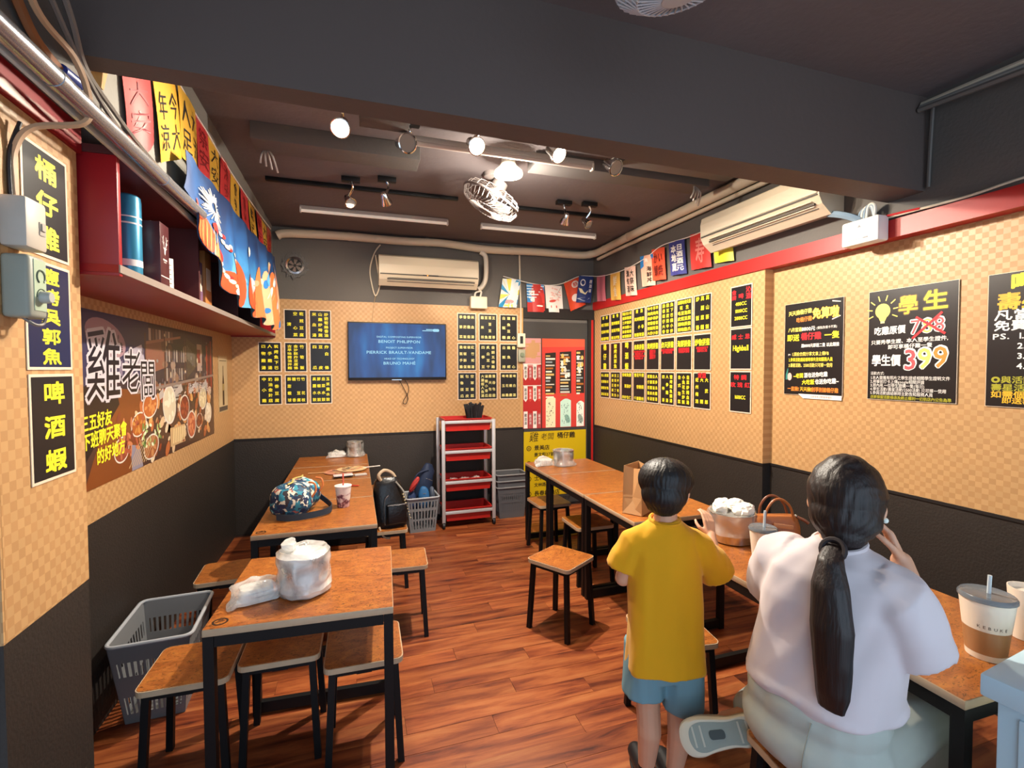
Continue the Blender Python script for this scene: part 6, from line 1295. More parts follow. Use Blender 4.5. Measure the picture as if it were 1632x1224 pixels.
# ---------------------------------------------------------------- trolley with red trays
PST = mat('silver_post', '#b9b7b8', 0.35, metal=0.3); TRD = mat('tray_red', '#b5231c', 0.38)
t = thing('tray_trolley', 'four-tier trolley with silver posts and red trays at back wall', 'trolley', (1.097, 4.955, 0))
X_, Y_ = 0.262, 0.165
for sx in (-1, 1):
    for sy in (-1, 1):
        q = MB(); q.box((sx*X_, sy*Y_, 0.575), (0.036, 0.03, 1.05), PST, None, 0.006); o = q.build('post', None, t)
        q = MB(); q.lathe([(0.030, -0.012), (0.032, -0.006), (0.032, 0.006), (0.030, 0.012)], 18, M_BLK, Matrix.Translation((sx*X_, sy*Y_, 0.032)) @ rot('Y', 90)); q.box((sx*X_, sy*Y_, 0.056), (0.03, 0.03, 0.022), M_BLK); q.build('caster', None, o)
for z in (1.078, 0.775, 0.466, 0.160):
    q = MB(); w, d = X_*2-0.04, Y_*2-0.03
    q.box((0, 0, z-0.088), (w*0.94, d*0.94, 0.006), TRD)
    for sx in (-1, 1): q.add([(sx*w*0.47, -d*0.47, z-0.09), (sx*w*0.47, d*0.47, z-0.09), (sx*w*0.5, d*0.5, z+0.03), (sx*w*0.5, -d*0.5, z+0.03)], [(0, 1, 2, 3)], TRD); q.add([(sx*w*0.463, -d*0.46, z-0.09), (sx*w*0.463, d*0.46, z-0.09), (sx*w*0.492, d*0.49, z+0.03), (sx*w*0.492, -d*0.49, z+0.03)], [(3, 2, 1, 0)], TRD)
    for sy in (-1, 1): q.add([(-w*0.47, sy*d*0.47, z-0.09), (w*0.47, sy*d*0.47, z-0.09), (w*0.5, sy*d*0.5, z+0.03), (-w*0.5, sy*d*0.5, z+0.03)], [(0, 1, 2, 3)], TRD); q.add([(-w*0.46, sy*d*0.463, z-0.09), (w*0.46, sy*d*0.463, z-0.09), (w*0.49, sy*d*0.492, z+0.03), (-w*0.49, sy*d*0.492, z+0.03)], [(3, 2, 1, 0)], TRD)
    for sy in (-1, 1): q.box((0, sy*(d*0.5+0.004), z+0.031), (w+0.02, 0.014, 0.006), TRD)
    for sx in (-1, 1): q.box((sx*(w*0.5+0.003), 0, z+0.031), (0.014, d, 0.006), TRD)
    q.box((0, -d*0.485-0.004, z-0.03), (0.003, 0.004, 0.10), mat('tray_seam', '#9c1c17', 0.4))
    q.build('tray', None, t)
    for sy in (-1, 1):
        q = MB(); q.box((0, sy*Y_, z), (X_*2-0.03, 0.022, 0.03), PST, None, 0.005); q.build('rail', None, t)
ZT = lambda z: z-0.085
# things on the trays
t = thing('sleeve_holder', 'flared bunch of black chopstick sleeves in a cup on trolley top', 'holder', (1.195, 4.955, ZT(1.078)+0.001))
q = MB(); q.lathe([(0.045, 0), (0.05, 0.07), (0.046, 0.07), (0.042, 0.006)], 18, M_BLK); q.build('cup', None, t)
q = MB()
for k in range(26):
    a = 2*PI*k/26; r1 = 0.02+0.016*(k % 3); r2 = 0.05+0.055*(k % 4)/3; z2 = 0.235+0.03*((k*7) % 5)/4
    q.bar((r1*math.cos(a), r1*math.sin(a), 0.01), (r2*math.cos(a), r2*math.sin(a), z2), 0.024, 0.004, mat('sleeve_black', '#1a1719', 0.6))
q.build('black_sleeves', None, t)['kind'] = 'stuff'
t = thing('soup_ladles', 'black ladle lying on the top tray beside the sleeves', 'ladle', (0.985, 4.93, ZT(1.078)+0.001))
q = MB(); q.lathe([(0.01, 0.001), (0.034, 0.012), (0.042, 0.03), (0.038, 0.03), (0.03, 0.014)], 18, M_BLK, Matrix.Translation((0.03, 0, 0))); q.build('bowl', None, t); q = MB(); q.tube([(-0.01, 0, 0.03), (-0.08, 0.03, 0.085), (-0.12, 0.05, 0.105)], 0.006, 7, M_BLK); q.build('handle', None, t)
def tongs(label, x, y, z, a, m, g):
    t = thing('serving_tongs', label, 'tongs', TOP(x, y, z+0.001, a), g)
    for s in (-1, 1):
        q = MB(); q.tube(bez([(-0.10, 0, 0.012), (0.0, s*0.018, 0.014), (0.08, s*0.014, 0.012), (0.11, s*0.004, 0.010)], 5), [0.005]*16, 7, m); q.lathe([(0.004, -0.003), (0.014, 0), (0.004, 0.003)], 12, m, Matrix.Translation((0.115, s*0.006, 0.010))); q.build('arm', None, t)
tongs('black tongs on left side of second tray', 1.02, 4.93, ZT(0.775), 15, M_BLK, 'tongs on the trays'); tongs('black tongs on right side of second tray', 1.20, 4.97, ZT(0.775), -20, M_BLK, 'tongs on the trays')
for x, s, k in ((0.965, 'left crumpled clear bag on third tray', 1), (1.09, 'middle crumpled clear bag on third tray', 2), (1.22, 'right crumpled clear bag on third tray', 3)):
    q = MB(); q.sphere((0, 0, 0.05), (0.062, 0.09, 0.048), plastic('bag_film_%d' % k, '#d9c6c2', 0.5, 40), None, 20, 12); q.v = [Vector((v.x, v.y, max(v.z, 0.001))) for v in crumple(q.v, 0.03, 26, k)]; tag(q.build('plastic_bag', None, None, Matrix.Translation((x, 4.95, ZT(0.466)+0.001))), s, 'plastic bag', 'clear bags on the third tray')
for x, y, a, s in ((0.97, 4.90, 30, 'steel tongs at left of the bottom tray'), (1.05, 5.0, 80, 'steel tongs standing second from left on bottom tray'), (1.13, 4.91, 60, 'steel tongs in the middle of bottom tray'), (1.23, 4.97, 95, 'steel tongs at right of the bottom tray')): tongs(s, x, y, ZT(0.160), a, M_STEEL, 'steel tongs on the bottom tray')

# ---------------------------------------------------------------- plastic baskets
def basket(label, M, w, d, h, m, bands, taper=0.8, group=None, n=10, rimm=None, cat='basket', name='plastic_basket'):
    """open tapered basket; bands = list of (z0,z1,'s'olid|'r'ibs) as fractions of h"""
    t = thing(name, label, cat, M, group)
    def P(side, u, z):
        k = taper+(1-taper)*z/h; W_, D_ = w/2*k, d/2*k
        return {0: Vector((u*W_, -D_, z)), 1: Vector((W_, u*D_, z)), 2: Vector((-u*W_, D_, z)), 3: Vector((-W_, -u*D_, z))}[side]
    q = MB(); th = 0.003
    nrm = (Vector((0, -1, 0)), Vector((1, 0, 0)), Vector((0, 1, 0)), Vector((-1, 0, 0)))
    def patch(side, u0, u1, z0, z1):
        a = [P(side, u0, z0), P(side, u1, z0), P(side, u1, z1), P(side, u0, z1)]; b_ = [p-nrm[side]*th for p in a]
        q.add(a+b_, [(0, 1, 2, 3), (7, 6, 5, 4), (0, 4, 5, 1), (1, 5, 6, 2), (2, 6, 7, 3), (3, 7, 4, 0)], m)
    for side in range(4):
        for z0, z1, kind in bands:
            if kind == 's': patch(side, -1, 1, z0*h, z1*h)
            else:
                patch(side, -1, -0.86, z0*h, z1*h); patch(side, 0.86, 1, z0*h, z1*h)
                for k in range(n): u = -0.86+1.72*(k+0.5)/n; patch(side, u-0.34/n*1.2, u+0.34/n*1.2, z0*h, z1*h)
    q.build('lattice_sides', None, t)
    q = MB(); q.box((0, 0, 0.004), (w*taper-0.004, d*taper-0.004, 0.006), m); q.build('base', None, t)
    q = MB(); R = [Vector((x, y, h)) for x, y in rrect(w+0.012, d+0.012, 0.035, 5)]; q.tube(R, 0.0085, 8, rimm or m, None, True); q.build('rim', None, t)
    return t
GB = mat('grey_basket', '#77797c', 0.45); GBD = mat('dark_grey_basket', '#56565a', 0.45); GBR = mat('basket_rim_grey', '#a6aab0', 0.4)
BND = [(0, 0.10, 's'), (0.10, 0.34, 'r'), (0.34, 0.40, 's'), (0.40, 0.62, 'r'), (0.62, 0.70, 's'), (0.70, 0.88, 'r'), (0.88, 1.0, 's')]
basket('grey plastic basket on the floor by the left pillar, beside the stools', TOP(-0.908, 2.765, 0.001, 3), 0.315, 0.46, 0.395, GB, [(0, 0.12, 's'), (0.12, 0.34, 'r'), (0.34, 0.60, 's'), (0.60, 0.78, 'r'), (0.78, 1, 's')], 0.74, 'grey plastic baskets', 11, GBR)
basket('grey basket full of bags standing left of the trolley', TOP(0.618, 4.895, 0.001, 3), 0.315, 0.30, 0.345, GB, BND, 0.80, 'grey plastic baskets', 8, GBR)
pos3 = ['bottom', 'middle', 'top']
for k in range(3):
    basket('dark grey basket nested in a stack between trolley and tables, %s one' % pos3[k], TOP(1.605, 5.035, 0.001+0.068*k, 0), 0.335, 0.24, 0.335, GBD, [(0, 0.2, 's'), (0.2, 0.5, 'r'), (0.5, 0.56, 's'), (0.56, 0.8, 'r'), (0.8, 1, 's')], 0.84, 'grey baskets stacked right of the trolley', 12, mat('stack_rim', '#7a797b', 0.45))
# bags in the basket
def blob(label, name, M, r, m, seed, amp, group=None, cat='bag', strap=None, e=2.4):
    t = thing(name, label, cat, M, group)
    q = MB(); q.loft([ring((0, 0, -r[2]*math.cos(PI*k/12)), (1, 0, 0), (0, 1, 0), max(0.002, r[0]*math.sin(PI*k/12)**0.7), max(0.002, r[1]*math.sin(PI*k/12)**0.7), 22, e) for k in range(13)], m); q.v = crumple(q.v, amp, 14, seed); q.build('bag_body', None, t)
    if strap: q = MB(); q.tube(bez(strap, 6), 0.009, 7, m); q.build('strap', None, t)
    q = MB(); q.tube([(-r[0]*0.8, -r[1]*0.55, r[2]*0.35), (0, -r[1]*0.98, r[2]*0.42), (r[0]*0.8, -r[1]*0.55, r[2]*0.35)], 0.003, 5, M_GYW); q.build('zipper', None, t)
blob('tall navy and black backpack sticking out of the bag basket', 'school_bag', Matrix.Translation((0.655, 4.955, 0.40)) @ rot('Y', 14), (0.085, 0.07, 0.26), mat('navy_cloth', '#1d2a44', 0.65), 1, 0.02, None, 'bag', [(0.0, -0.06, 0.20), (-0.10, -0.07, 0.14), (-0.13, -0.07, 0.02)])
blob('round blue bag in the front of the bag basket', 'blue_bag', Matrix.Translation((0.645, 4.835, 0.33)), (0.055, 0.045, 0.115), mat('blue_cloth', '#235a8c', 0.6), 2, 0.01)
blob('grey water-bottle bag at right side of the bag basket', 'bottle_bag', Matrix.Translation((0.728, 4.86, 0.32)), (0.028, 0.05, 0.11), mat('slate_cloth', '#4a5262', 0.6), 3, 0.01)
blob('dark blue cloth bag at left side of the bag basket', 'cloth_bag', Matrix.Translation((0.525, 4.86, 0.30)), (0.045, 0.06, 0.10), mat('ink_blue_cloth', '#25365c', 0.7), 4, 0.015)
blob('red and white pouch leaning out over the bag basket', 'red_pouch', Matrix.Translation((0.545, 4.80, 0.475)) @ rot('Y', 32), (0.026, 0.022, 0.085), mat('red_cloth', '#a8322e', 0.5), 5, 0.006, None, 'pouch', [(-0.01, -0.015, -0.06), (0.0, -0.026, 0.0), (0.012, -0.012, 0.06)])

# ---------------------------------------------------------------- white cabinet at the right edge
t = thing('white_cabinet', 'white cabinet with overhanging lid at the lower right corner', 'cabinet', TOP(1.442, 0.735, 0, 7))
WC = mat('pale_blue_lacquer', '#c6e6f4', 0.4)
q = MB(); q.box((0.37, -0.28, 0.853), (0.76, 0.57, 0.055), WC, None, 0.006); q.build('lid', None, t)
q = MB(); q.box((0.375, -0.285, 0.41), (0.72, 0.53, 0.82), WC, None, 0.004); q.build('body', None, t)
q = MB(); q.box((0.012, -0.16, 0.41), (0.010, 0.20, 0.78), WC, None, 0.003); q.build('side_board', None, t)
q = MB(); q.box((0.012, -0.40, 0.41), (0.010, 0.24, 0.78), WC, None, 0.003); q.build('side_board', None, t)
# ---------------------------------------------------------------- people
SKIN = mat('skin', '#d3a184', 0.5, var=(8, 0.06)); LIP = mat('lips', '#b06a60', 0.45)
def hair_mat(name, a, c):
    m, nt, b = nodes(name); L = nt.links.new
    tc = N(nt, 'ShaderNodeTexCoord'); sc = N(nt, 'ShaderNodeVectorMath', operation='MULTIPLY'); sc.inputs[1].default_value = (130, 130, 6); L(tc.outputs['Object'], sc.inputs[0])
    n = N(nt, 'ShaderNodeTexNoise', Scale=1.0, Detail=3.0); L(sc.outputs[0], n.inputs['Vector'])
    r = ramp(nt, n.outputs['Fac'], [(0.3, a), (0.7, c)]); L(r.outputs[0], b.inputs['Base Color']); b.inputs['Roughness'].default_value = 0.5
    bp = N(nt, 'ShaderNodeBump', Strength=0.5, Distance=0.004); L(n.outputs['Fac'], bp.inputs['Height']); L(bp.outputs[0], b.inputs['Normal'])
    return m
HAIR_B = hair_mat('black_hair', '#0a090b', '#151317'); HAIR_W = hair_mat('dark_brown_hair', '#120909', '#231412')
def cap(q, p0, r0, p1, r1, n=14, flat=False):
    """tapered capsule from p0 to p1"""
    p0, p1 = Vector(p0), Vector(p1); t = (p1-p0).normalized(); a = t.orthogonal().normalized(); b = a.cross(t)
    rg = []
    if not flat:
        for k in range(5): w = PI/2*(1-k/5); rg.append((p0-t*r0*math.sin(w), max(1e-4, r0*math.cos(w))))
    rg.append((p0, r0)); rg.append((p1, r1))
    if not flat:
        for k in range(1, 6): w = PI/2*k/5; rg.append((p1+t*r1*math.sin(w), max(1e-4, r1*math.cos(w))))
    q.loft([ring(c, a, b, r, r, n) for c, r in rg])
def chain(q, pts):
    for (p0, r0), (p1, r1) in zip(pts, pts[1:]): cap(q, p0, r0, p1, r1)
def ell(q, c, r, M=None):
    w = MB(); w.sphere((0, 0, 0), r, None, None, 20, 14); T = Matrix.Translation(c) @ (M or Matrix.Identity(4)); q.add([T @ v for v in w.v], w.f)
def organic(name, q, voxel, m, parent, smooth=4, post=None, M=None):
    """union of the shapes in q as one continuous skin"""
    for f in q.f: pass
    me = q.mesh('raw'); bm = bmesh.new(); bm.from_mesh(me); bmesh.ops.recalc_face_normals(bm, faces=bm.faces); bm.to_mesh(me); bm.free()
    o = bpy.data.objects.new('raw', me); _TS.collection.objects.link(o)
    md = o.modifiers.new('r', 'REMESH'); md.mode = 'VOXEL'; md.voxel_size = voxel; md.use_smooth_shade = True
    with bpy.context.temp_override(scene=_TS, view_layer=_TS.view_layers[0]):
        dg = bpy.context.evaluated_depsgraph_get(); ev = o.evaluated_get(dg); out = bpy.data.meshes.new_from_object(ev, depsgraph=dg)
    bpy.data.objects.remove(o); bpy.data.meshes.remove(me)
    n = len(out.vertices); co = np.empty(n*3); out.vertices.foreach_get('co', co); co = co.reshape(-1, 3)
    ne = len(out.edges); ed = np.empty(ne*2, dtype=np.int64); out.edges.foreach_get('vertices', ed); ed = ed.reshape(-1, 2)
    deg = np.bincount(ed.ravel(), minlength=n).astype(float)[:, None]
    for it in range(smooth*2):
        s = np.zeros_like(co); np.add.at(s, ed[:, 0], co[ed[:, 1]]); np.add.at(s, ed[:, 1], co[ed[:, 0]])
        co = co + (0.55 if it % 2 == 0 else -0.50)*(s/np.maximum(deg, 1)-co)
    if post is not None:
        out.vertices.foreach_set('co', co.ravel()); out.update(); nr = np.empty(n*3); out.vertices.foreach_get('normal', nr); co = post(co, nr.reshape(-1, 3))
    out.vertices.foreach_set('co', co.ravel()); out.name = name
    out.polygons.foreach_set('use_smooth', [True]*len(out.polygons)); out.materials.clear(); out.materials.append(m); out.update()
    ob = bpy.data.objects.new(name, out); COL.objects.link(ob)
    if parent is not None: ob.parent = parent
    if M is not None: ob.matrix_basis = M
    return ob
def folds(amp, f, seed, direc=(0, 0, 1)):
    d = Vector(direc).normalized()
    def post(co, nr):
        for i in range(len(co)):
            p = Vector(co[i]); a = p-d*p.dot(d)*0.75          # stretched along d
            v = NZ.noise(a*f+Vector((seed, seed*2, 0)))+0.5*NZ.noise(a*f*2.1+Vector((0, seed, 9)))
            co[i] += nr[i]*amp*v
        return co
    return post
def head(q, c, s, M):
    """skull, jaw, nose, ears, neck stub; c = head centre, face towards +y of M, s = scale"""
    T = Matrix.Translation(c) @ M
    def E(p, r): ell(q, T @ Vector([x*s for x in p]), [x*s for x in r], M)
    E((0, -0.008, 0.025), (0.076, 0.092, 0.088)); E((0, 0.022, -0.030), (0.062, 0.066, 0.070)); E((0, 0.045, -0.078), (0.036, 0.036, 0.026))
    E((0, 0.092, -0.018), (0.011, 0.016, 0.020)); E((0, 0.098, -0.028), (0.013, 0.011, 0.009)); E((0, 0.080, 0.024), (0.050, 0.014, 0.012)); E((0, 0.082, -0.058), (0.022, 0.011, 0.008))
    for sx in (-1, 1): E((sx*0.036, 0.070, -0.022), (0.022, 0.018, 0.016)); E((sx*0.080, -0.004, -0.016), (0.010, 0.019, 0.030)); E((sx*0.087, -0.012, -0.006), (0.009, 0.013, 0.022))
def face_parts(parent, c, s, M):
    T = Matrix.Translation(c) @ M
    for sx in (-1, 1):
        q = MB(); q.sphere((0, 0, 0), 0.0115*s, mat('eye_white', '#e9e4de', 0.2), None, 12, 8); q.sphere((0, 0.006*s, 0), (0.006*s, 0.0062*s, 0.006*s), mat('iris', '#1d120d', 0.2), None, 10, 8); q.build('eye', None, parent, T @ Matrix.Translation((sx*0.031*s, 0.0715*s, 0.004*s)))
        q = MB(); q.tube([(sx*0.018*s, 0.092*s, 0.026*s), (sx*0.033*s, 0.090*s, 0.031*s), (sx*0.048*s, 0.078*s, 0.027*s)], 0.003*s, 6, mat('eyebrow', '#1a1210', 0.6)); q.build('eyebrow', None, parent, T)
    q = MB(); q.tube([(-0.022*s, 0.086*s, -0.058*s), (0, 0.0945*s, -0.056*s), (0.022*s, 0.086*s, -0.058*s)], [0.002*s, 0.0045*s, 0.002*s], 8, LIP); q.build('mouth', None, parent, T)
def hand(q, wrist, d, n, s=1.0, curl=0.6, side=1):
    """palm + five bent fingers: d = towards the fingertips, n = out of the back of the hand, side = +1 when the thumb lies along d x n"""
    w = Vector(wrist); d = Vector(d).normalized(); n = (Vector(n)-d*Vector(n).dot(d)).normalized(); a = d.cross(n)*side
    for k in range(4):
        u = (k-1.5)*0.0185*s; b0 = w+d*0.085*s+a*(-u)
        cap(q, w+d*0.012*s+a*(-u*0.7), 0.0125*s, b0, 0.0105*s, 10)
        L = (0.040, 0.045, 0.042, 0.033)[k]*s; p = b0; ang = 0.0; r = 0.0088*s
        for j in range(3):
            ang += curl*(0.75 if j == 0 else 1.0); dd = d*math.cos(ang)-n*math.sin(ang); p2 = p+dd*L*(1, 0.68, 0.55)[j]; cap(q, p, r, p2, r*0.92, 10); p, r = p2, r*0.92
    t0 = w+d*0.022*s+a*0.026*s-n*0.006*s; t1 = t0+(d*0.6+a*0.75-n*0.25).normalized()*0.040*s; t2 = t1+(d*0.92+a*0.15-n*0.45).normalized()*0.032*s; t3 = t2+(d*0.9-a*0.2-n*0.5).normalized()*0.024*s
    cap(q, w+d*0.02*s, 0.016*s, t0, 0.0135*s, 10); cap(q, t0, 0.0125*s, t1, 0.0105*s, 10); cap(q, t1, 0.0103*s, t2, 0.0095*s, 10); cap(q, t2, 0.0094*s, t3, 0.0078*s, 10)
def sleeve(pts):
    rg = []
    for i, (c, r) in enumerate(pts):
        t = (Vector(pts[min(i+1, len(pts)-1)][0])-Vector(pts[max(i-1, 0)][0])).normalized(); a = t.cross(Vector((0, 1, 0.2))).normalized(); b_ = t.cross(a).normalized(); rg.append(ring(c, a, b_, r, r*1.06, 26))
    q.loft(rg)
Z = Vector((0, 0, 1))

# --- the boy: standing with his back to us, right arm raised to the table
fB = Vector((0.24, 0.97, 0)).normalized(); rB = Vector((fB.y, -fB.x, 0)); MB_ = basis(rB, fB, (0, 0, 1), (1.122, 1.562, 0))
boy = thing('person', 'person in yellow t-shirt and blue shorts standing with back turned', 'person', MB_)
hM = rot('Z', -28) @ rot('X', -8); hC = Vector((0.012, 0.018, 1.150)); hs = 0.94
q = MB(); head(q, hC, hs, hM)
cap(q, (0.004, 0.0, 1.00), 0.048, (0.010, 0.010, 1.10), 0.041)
ell(q, (0, 0, 0.90), (0.118, 0.072, 0.12)); ell(q, (0, 0, 0.72), (0.105, 0.072, 0.13)); ell(q, (0, -0.01, 0.60), (0.112, 0.085, 0.085))
chain(q, [((-0.105, 0, 0.950), 0.034), ((-0.152, 0.026, 0.805), 0.030), ((-0.105, 0.175, 0.785), 0.021)])
hand(q, (-0.105, 0.175, 0.785), (0.35, 0.94, 0.0), (0, 0, 1), 0.72, 0.35, 1)
chain(q, [((0.105, 0, 0.945), 0.034), ((0.232, 0.036, 0.815), 0.030), ((0.262, 0.150, 0.915), 0.021)])
hand(q, (0.262, 0.150, 0.915), (0.1, 0.55, 0.83), (0.2, -0.8, 0.5), 0.74, 0.35, -1)
chain(q, [((-0.062, 0, 0.58), 0.075), ((-0.064, -0.012, 0.335), 0.046), ((-0.064, -0.030, 0.235), 0.045), ((-0.064, 0.0, 0.065), 0.030)])
chain(q, [((0.062, 0, 0.58), 0.075), ((0.052, -0.030, 0.330), 0.046), ((0.046, -0.052, 0.235), 0.045), ((0.034, -0.030, 0.065), 0.030)])
for x, y in ((-0.064, 0.0), (0.034, -0.03)): cap(q, (x, y-0.01, 0.045), 0.030, (x, y+0.12, 0.03), 0.026)
organic('body', q, 0.0042, SKIN, boy, 3)
face_parts(boy, hC, hs, hM)
q = MB()
def E2(p, r): ell(q, (Matrix.Translation(hC) @ hM) @ Vector([x*hs for x in p]), [x*hs for x in r], hM)
E2((0, -0.014, 0.042), (0.110, 0.113, 0.090)); E2((0, -0.046, -0.012), (0.090, 0.082, 0.078)); E2((0, -0.052, -0.045), (0.074, 0.055, 0.056)); E2((0, 0.045, 0.052), (0.088, 0.055, 0.052))
def strands(co, nr):
    for i in range(len(co)):
        p = Vector(co[i]); a = math.atan2(p.y-hC.y, p.x-hC.x); co[i] += nr[i]*0.0010*(math.sin(a*46+9*NZ.noise(p*18))+1.6*NZ.noise(Vector((a*9, p.z*6, 1))))
    return co
organic('hair', q, 0.005, HAIR_B, boy, 3, strands)
# t-shirt
YTS = mat('yellow_cotton', '#e0a406', 0.85, sheen=0.15)
q = MB()
q.loft([ring((x, y, z), (1, 0, 0), (0, 1, 0), a, c, 36, e) for x, y, z, a, c, e in ((0.0, -0.01, 0.478, 0.150, 0.112, 2.6), (0.0, -0.008, 0.54, 0.148, 0.108, 2.6), (0, -0.004, 0.68, 0.142, 0.098, 2.5), (0, 0, 0.82, 0.141, 0.092, 2.4), (0, 0, 0.92, 0.140, 0.086, 2.4), (0, 0, 0.985, 0.128, 0.072, 2.2), (0.0, 0.0, 1.018, 0.092, 0.062, 2.0), (0.003, 0.0, 1.043, 0.056, 0.054, 2.0))])
sleeve([((-0.075, 0, 0.968), 0.052), ((-0.112, 0.004, 0.945), 0.058), ((-0.142, 0.012, 0.895), 0.057), ((-0.158, 0.018, 0.848), 0.056)])
sleeve([((0.075, 0, 0.962), 0.055), ((0.135, 0.006, 0.925), 0.063), ((0.190, 0.016, 0.870), 0.066), ((0.226, 0.024, 0.806), 0.066)])
organic('t_shirt', q, 0.007, YTS, boy, 5, folds(0.0105, 12, 3.0))
q = MB(); q.tube([(0.003+0.056*math.cos(a), 0.0+0.054*math.sin(a), 1.040+0.008*math.sin(a)) for a in np.linspace(0, 2*PI, 30)[:-1]], 0.006, 7, YTS, None, True); q.build('collar', None, boy)
# shorts
SHO = mat('blue_grey_cotton', '#6f97a5', 0.8)
q = MB()
q.loft([ring((0, 0, z), (1, 0, 0), (0, 1, 0), a, c, 30, 2.6) for z, a, c in ((0.44, 0.125, 0.085), (0.52, 0.135, 0.095), (0.66, 0.125, 0.09))])
q.loft([ring((x, y, z), (1, 0, 0), (0, 1, 0), a, c, 26, 2.3) for x, y, z, a, c in ((-0.070, 0, 0.56, 0.075, 0.085), (-0.078, -0.004, 0.44, 0.074, 0.082), (-0.082, -0.008, 0.375, 0.076, 0.082))])
q.loft([ring((x, y, z), (1, 0, 0), (0, 1, 0), a, c, 26, 2.3) for x, y, z, a, c in ((0.070, 0, 0.56, 0.075, 0.085), (0.072, -0.012, 0.44, 0.078, 0.084), (0.070, -0.02, 0.325, 0.080, 0.084))])
organic('shorts', q, 0.006, SHO, boy, 4, folds(0.006, 18, 8.0))
for x, y in ((-0.064, 0.0), (0.034, -0.03)):
    q = MB(); cap(q, (x, y-0.018, 0.042), 0.037, (x, y+0.125, 0.032), 0.033); cap(q, (x, y-0.012, 0.05), 0.036, (x, y-0.005, 0.075), 0.034)
    s = organic('shoe', q, 0.005, mat('black_shoe', '#18171a', 0.5), boy, 3, lambda co, nr: np.column_stack([co[:, 0], co[:, 1], np.maximum(co[:, 2], 0.002)]))
    q = MB(); q.prism([(x+0.036*math.cos(a), y+0.055+(0.10 if True else 0)*math.sin(a)) for a in np.linspace(0, 2*PI, 24)[:-1]], 0.014, mat('shoe_sole', '#2c2a2a', 0.7), None, 0.0); q.build('sole', None, s)

# --- the woman: seated on a stool at the near right table, back to us
fW = Vector((0.97, 0.24, 0)).normalized(); rW = Vector((fW.y, -fW.x, 0)); MW = basis(rW, fW, (0, 0, 1), (1.300, 1.010, 0))
wom = thing('person', 'person in white t-shirt with long dark ponytail seated at right table', 'person', MW)
hM2 = rot('Z', 20) @ rot('X', -6); hC2 = Vector((0.004, 0.050, 1.226)); hs2 = 1.0
q = MB(); head(q, hC2, hs2, hM2)
cap(q, (0.010, -0.005, 1.06), 0.056, (0.004, 0.03, 1.17), 0.050)
ell(q, (0.0, -0.005, 1.0), (0.150, 0.095, 0.11)); ell(q, (-0.02, 0.0, 0.84), (0.135, 0.095, 0.14)); ell(q, (-0.045, 0.02, 0.60), (0.165, 0.125, 0.13))
ARM_L = [((-0.145, -0.008, 1.025), 0.044), ((-0.205, 0.110, 0.860), 0.039), ((-0.120, 0.315, 0.790), 0.027)]
ARM_R = [((0.140, -0.008, 1.020), 0.044), ((0.190, 0.105, 0.880), 0.039), ((0.100, 0.165, 1.065), 0.027)]
chain(q, ARM_L); chain(q, ARM_R)
hand(q, (-0.120, 0.315, 0.790), (0.45, 0.89, -0.05), (0, 0, 1), 0.92, 0.3, 1)
hand(q, (0.100, 0.165, 1.065), (-0.42, 0.02, 0.9), (0.75, 0.55, 0.35), 0.92, 0.55, -1)
LEG_R = [((0.055, 0.02, 0.535), 0.085), ((0.095, 0.43, 0.520), 0.060), ((0.090, 0.40, 0.085), 0.036)]
LEG_L = [((-0.145, 0.03, 0.535), 0.085), ((-0.235, 0.38, 0.500), 0.060), ((-0.295, 0.030, 0.400), 0.040)]
chain(q, LEG_R); chain(q, LEG_L)
cap(q, (0.09, 0.38, 0.05), 0.034, (0.09, 0.52, 0.03), 0.030); cap(q, (-0.300, 0.035, 0.400), 0.038, (-0.335, 0.0, 0.385), 0.032)
organic('body', q, 0.0050, SKIN, wom, 3)
face_parts(wom, hC2, hs2, hM2)
# hair: smooth cap plus ponytail
q = MB()
def E3(p, r): ell(q, (Matrix.Translation(hC2) @ hM2) @ Vector(p), r, hM2)
E3((0, -0.014, 0.030), (0.098, 0.110, 0.108)); E3((0, -0.040, -0.025), (0.090, 0.082, 0.082)); E3((0.0, -0.062, -0.070), (0.060, 0.050, 0.050)); E3((0, 0.050, 0.060), (0.074, 0.050, 0.046)); E3((0, -0.02, 0.10), (0.06, 0.07, 0.045))
def strands2(co, nr):
    tie = Vector((0.03, -0.075, 1.14))
    for i in range(len(co)):
        p = Vector(co[i])-tie; a = math.atan2(p.x, p.z+0.02); co[i] += nr[i]*0.0010*(math.sin(a*30+8*NZ.noise(p*14))+1.4*NZ.noise(Vector((a*10, p.y*4, 2))))
    return co
hair = organic('hair', q, 0.0055, HAIR_W, wom, 3, strands2)
PT = [((0.030, -0.062, 1.138), 0.024, 0.024), ((0.040, -0.112, 1.112), 0.030, 0.028), ((0.052, -0.142, 1.05), 0.043, 0.030), ((0.066, -0.160, 0.95), 0.051, 0.030), ((0.070, -0.162, 0.86), 0.046, 0.027), ((0.070, -0.160, 0.78), 0.040, 0.022), ((0.068, -0.157, 0.735), 0.031, 0.014)]
q = MB()
rg = []
for k in range(43):
    u = k/42*6; i = min(int(u), 5); fr = u-i; c = Vector(PT[i][0]).lerp(Vector(PT[i+1][0]), fr); a = PT[i][1]*(1-fr)+PT[i+1][1]*fr; b_ = PT[i][2]*(1-fr)+PT[i+1][2]*fr
    R = []
    for j in range(40):
        w = 2*PI*j/40; s = 1+0.028*math.sin(w*11+4*NZ.noise(Vector((k*0.08, j*0.1, 0))))+0.05*NZ.noise(Vector((math.cos(w)*2, math.sin(w)*2, k*0.18))); R.append(c+Vector((a*s*math.cos(w), b_*s*math.sin(w), 0)))
    rg.append(R)
q.loft(rg, HAIR_W); pt = q.build('ponytail', None, wom, None, True, 80)
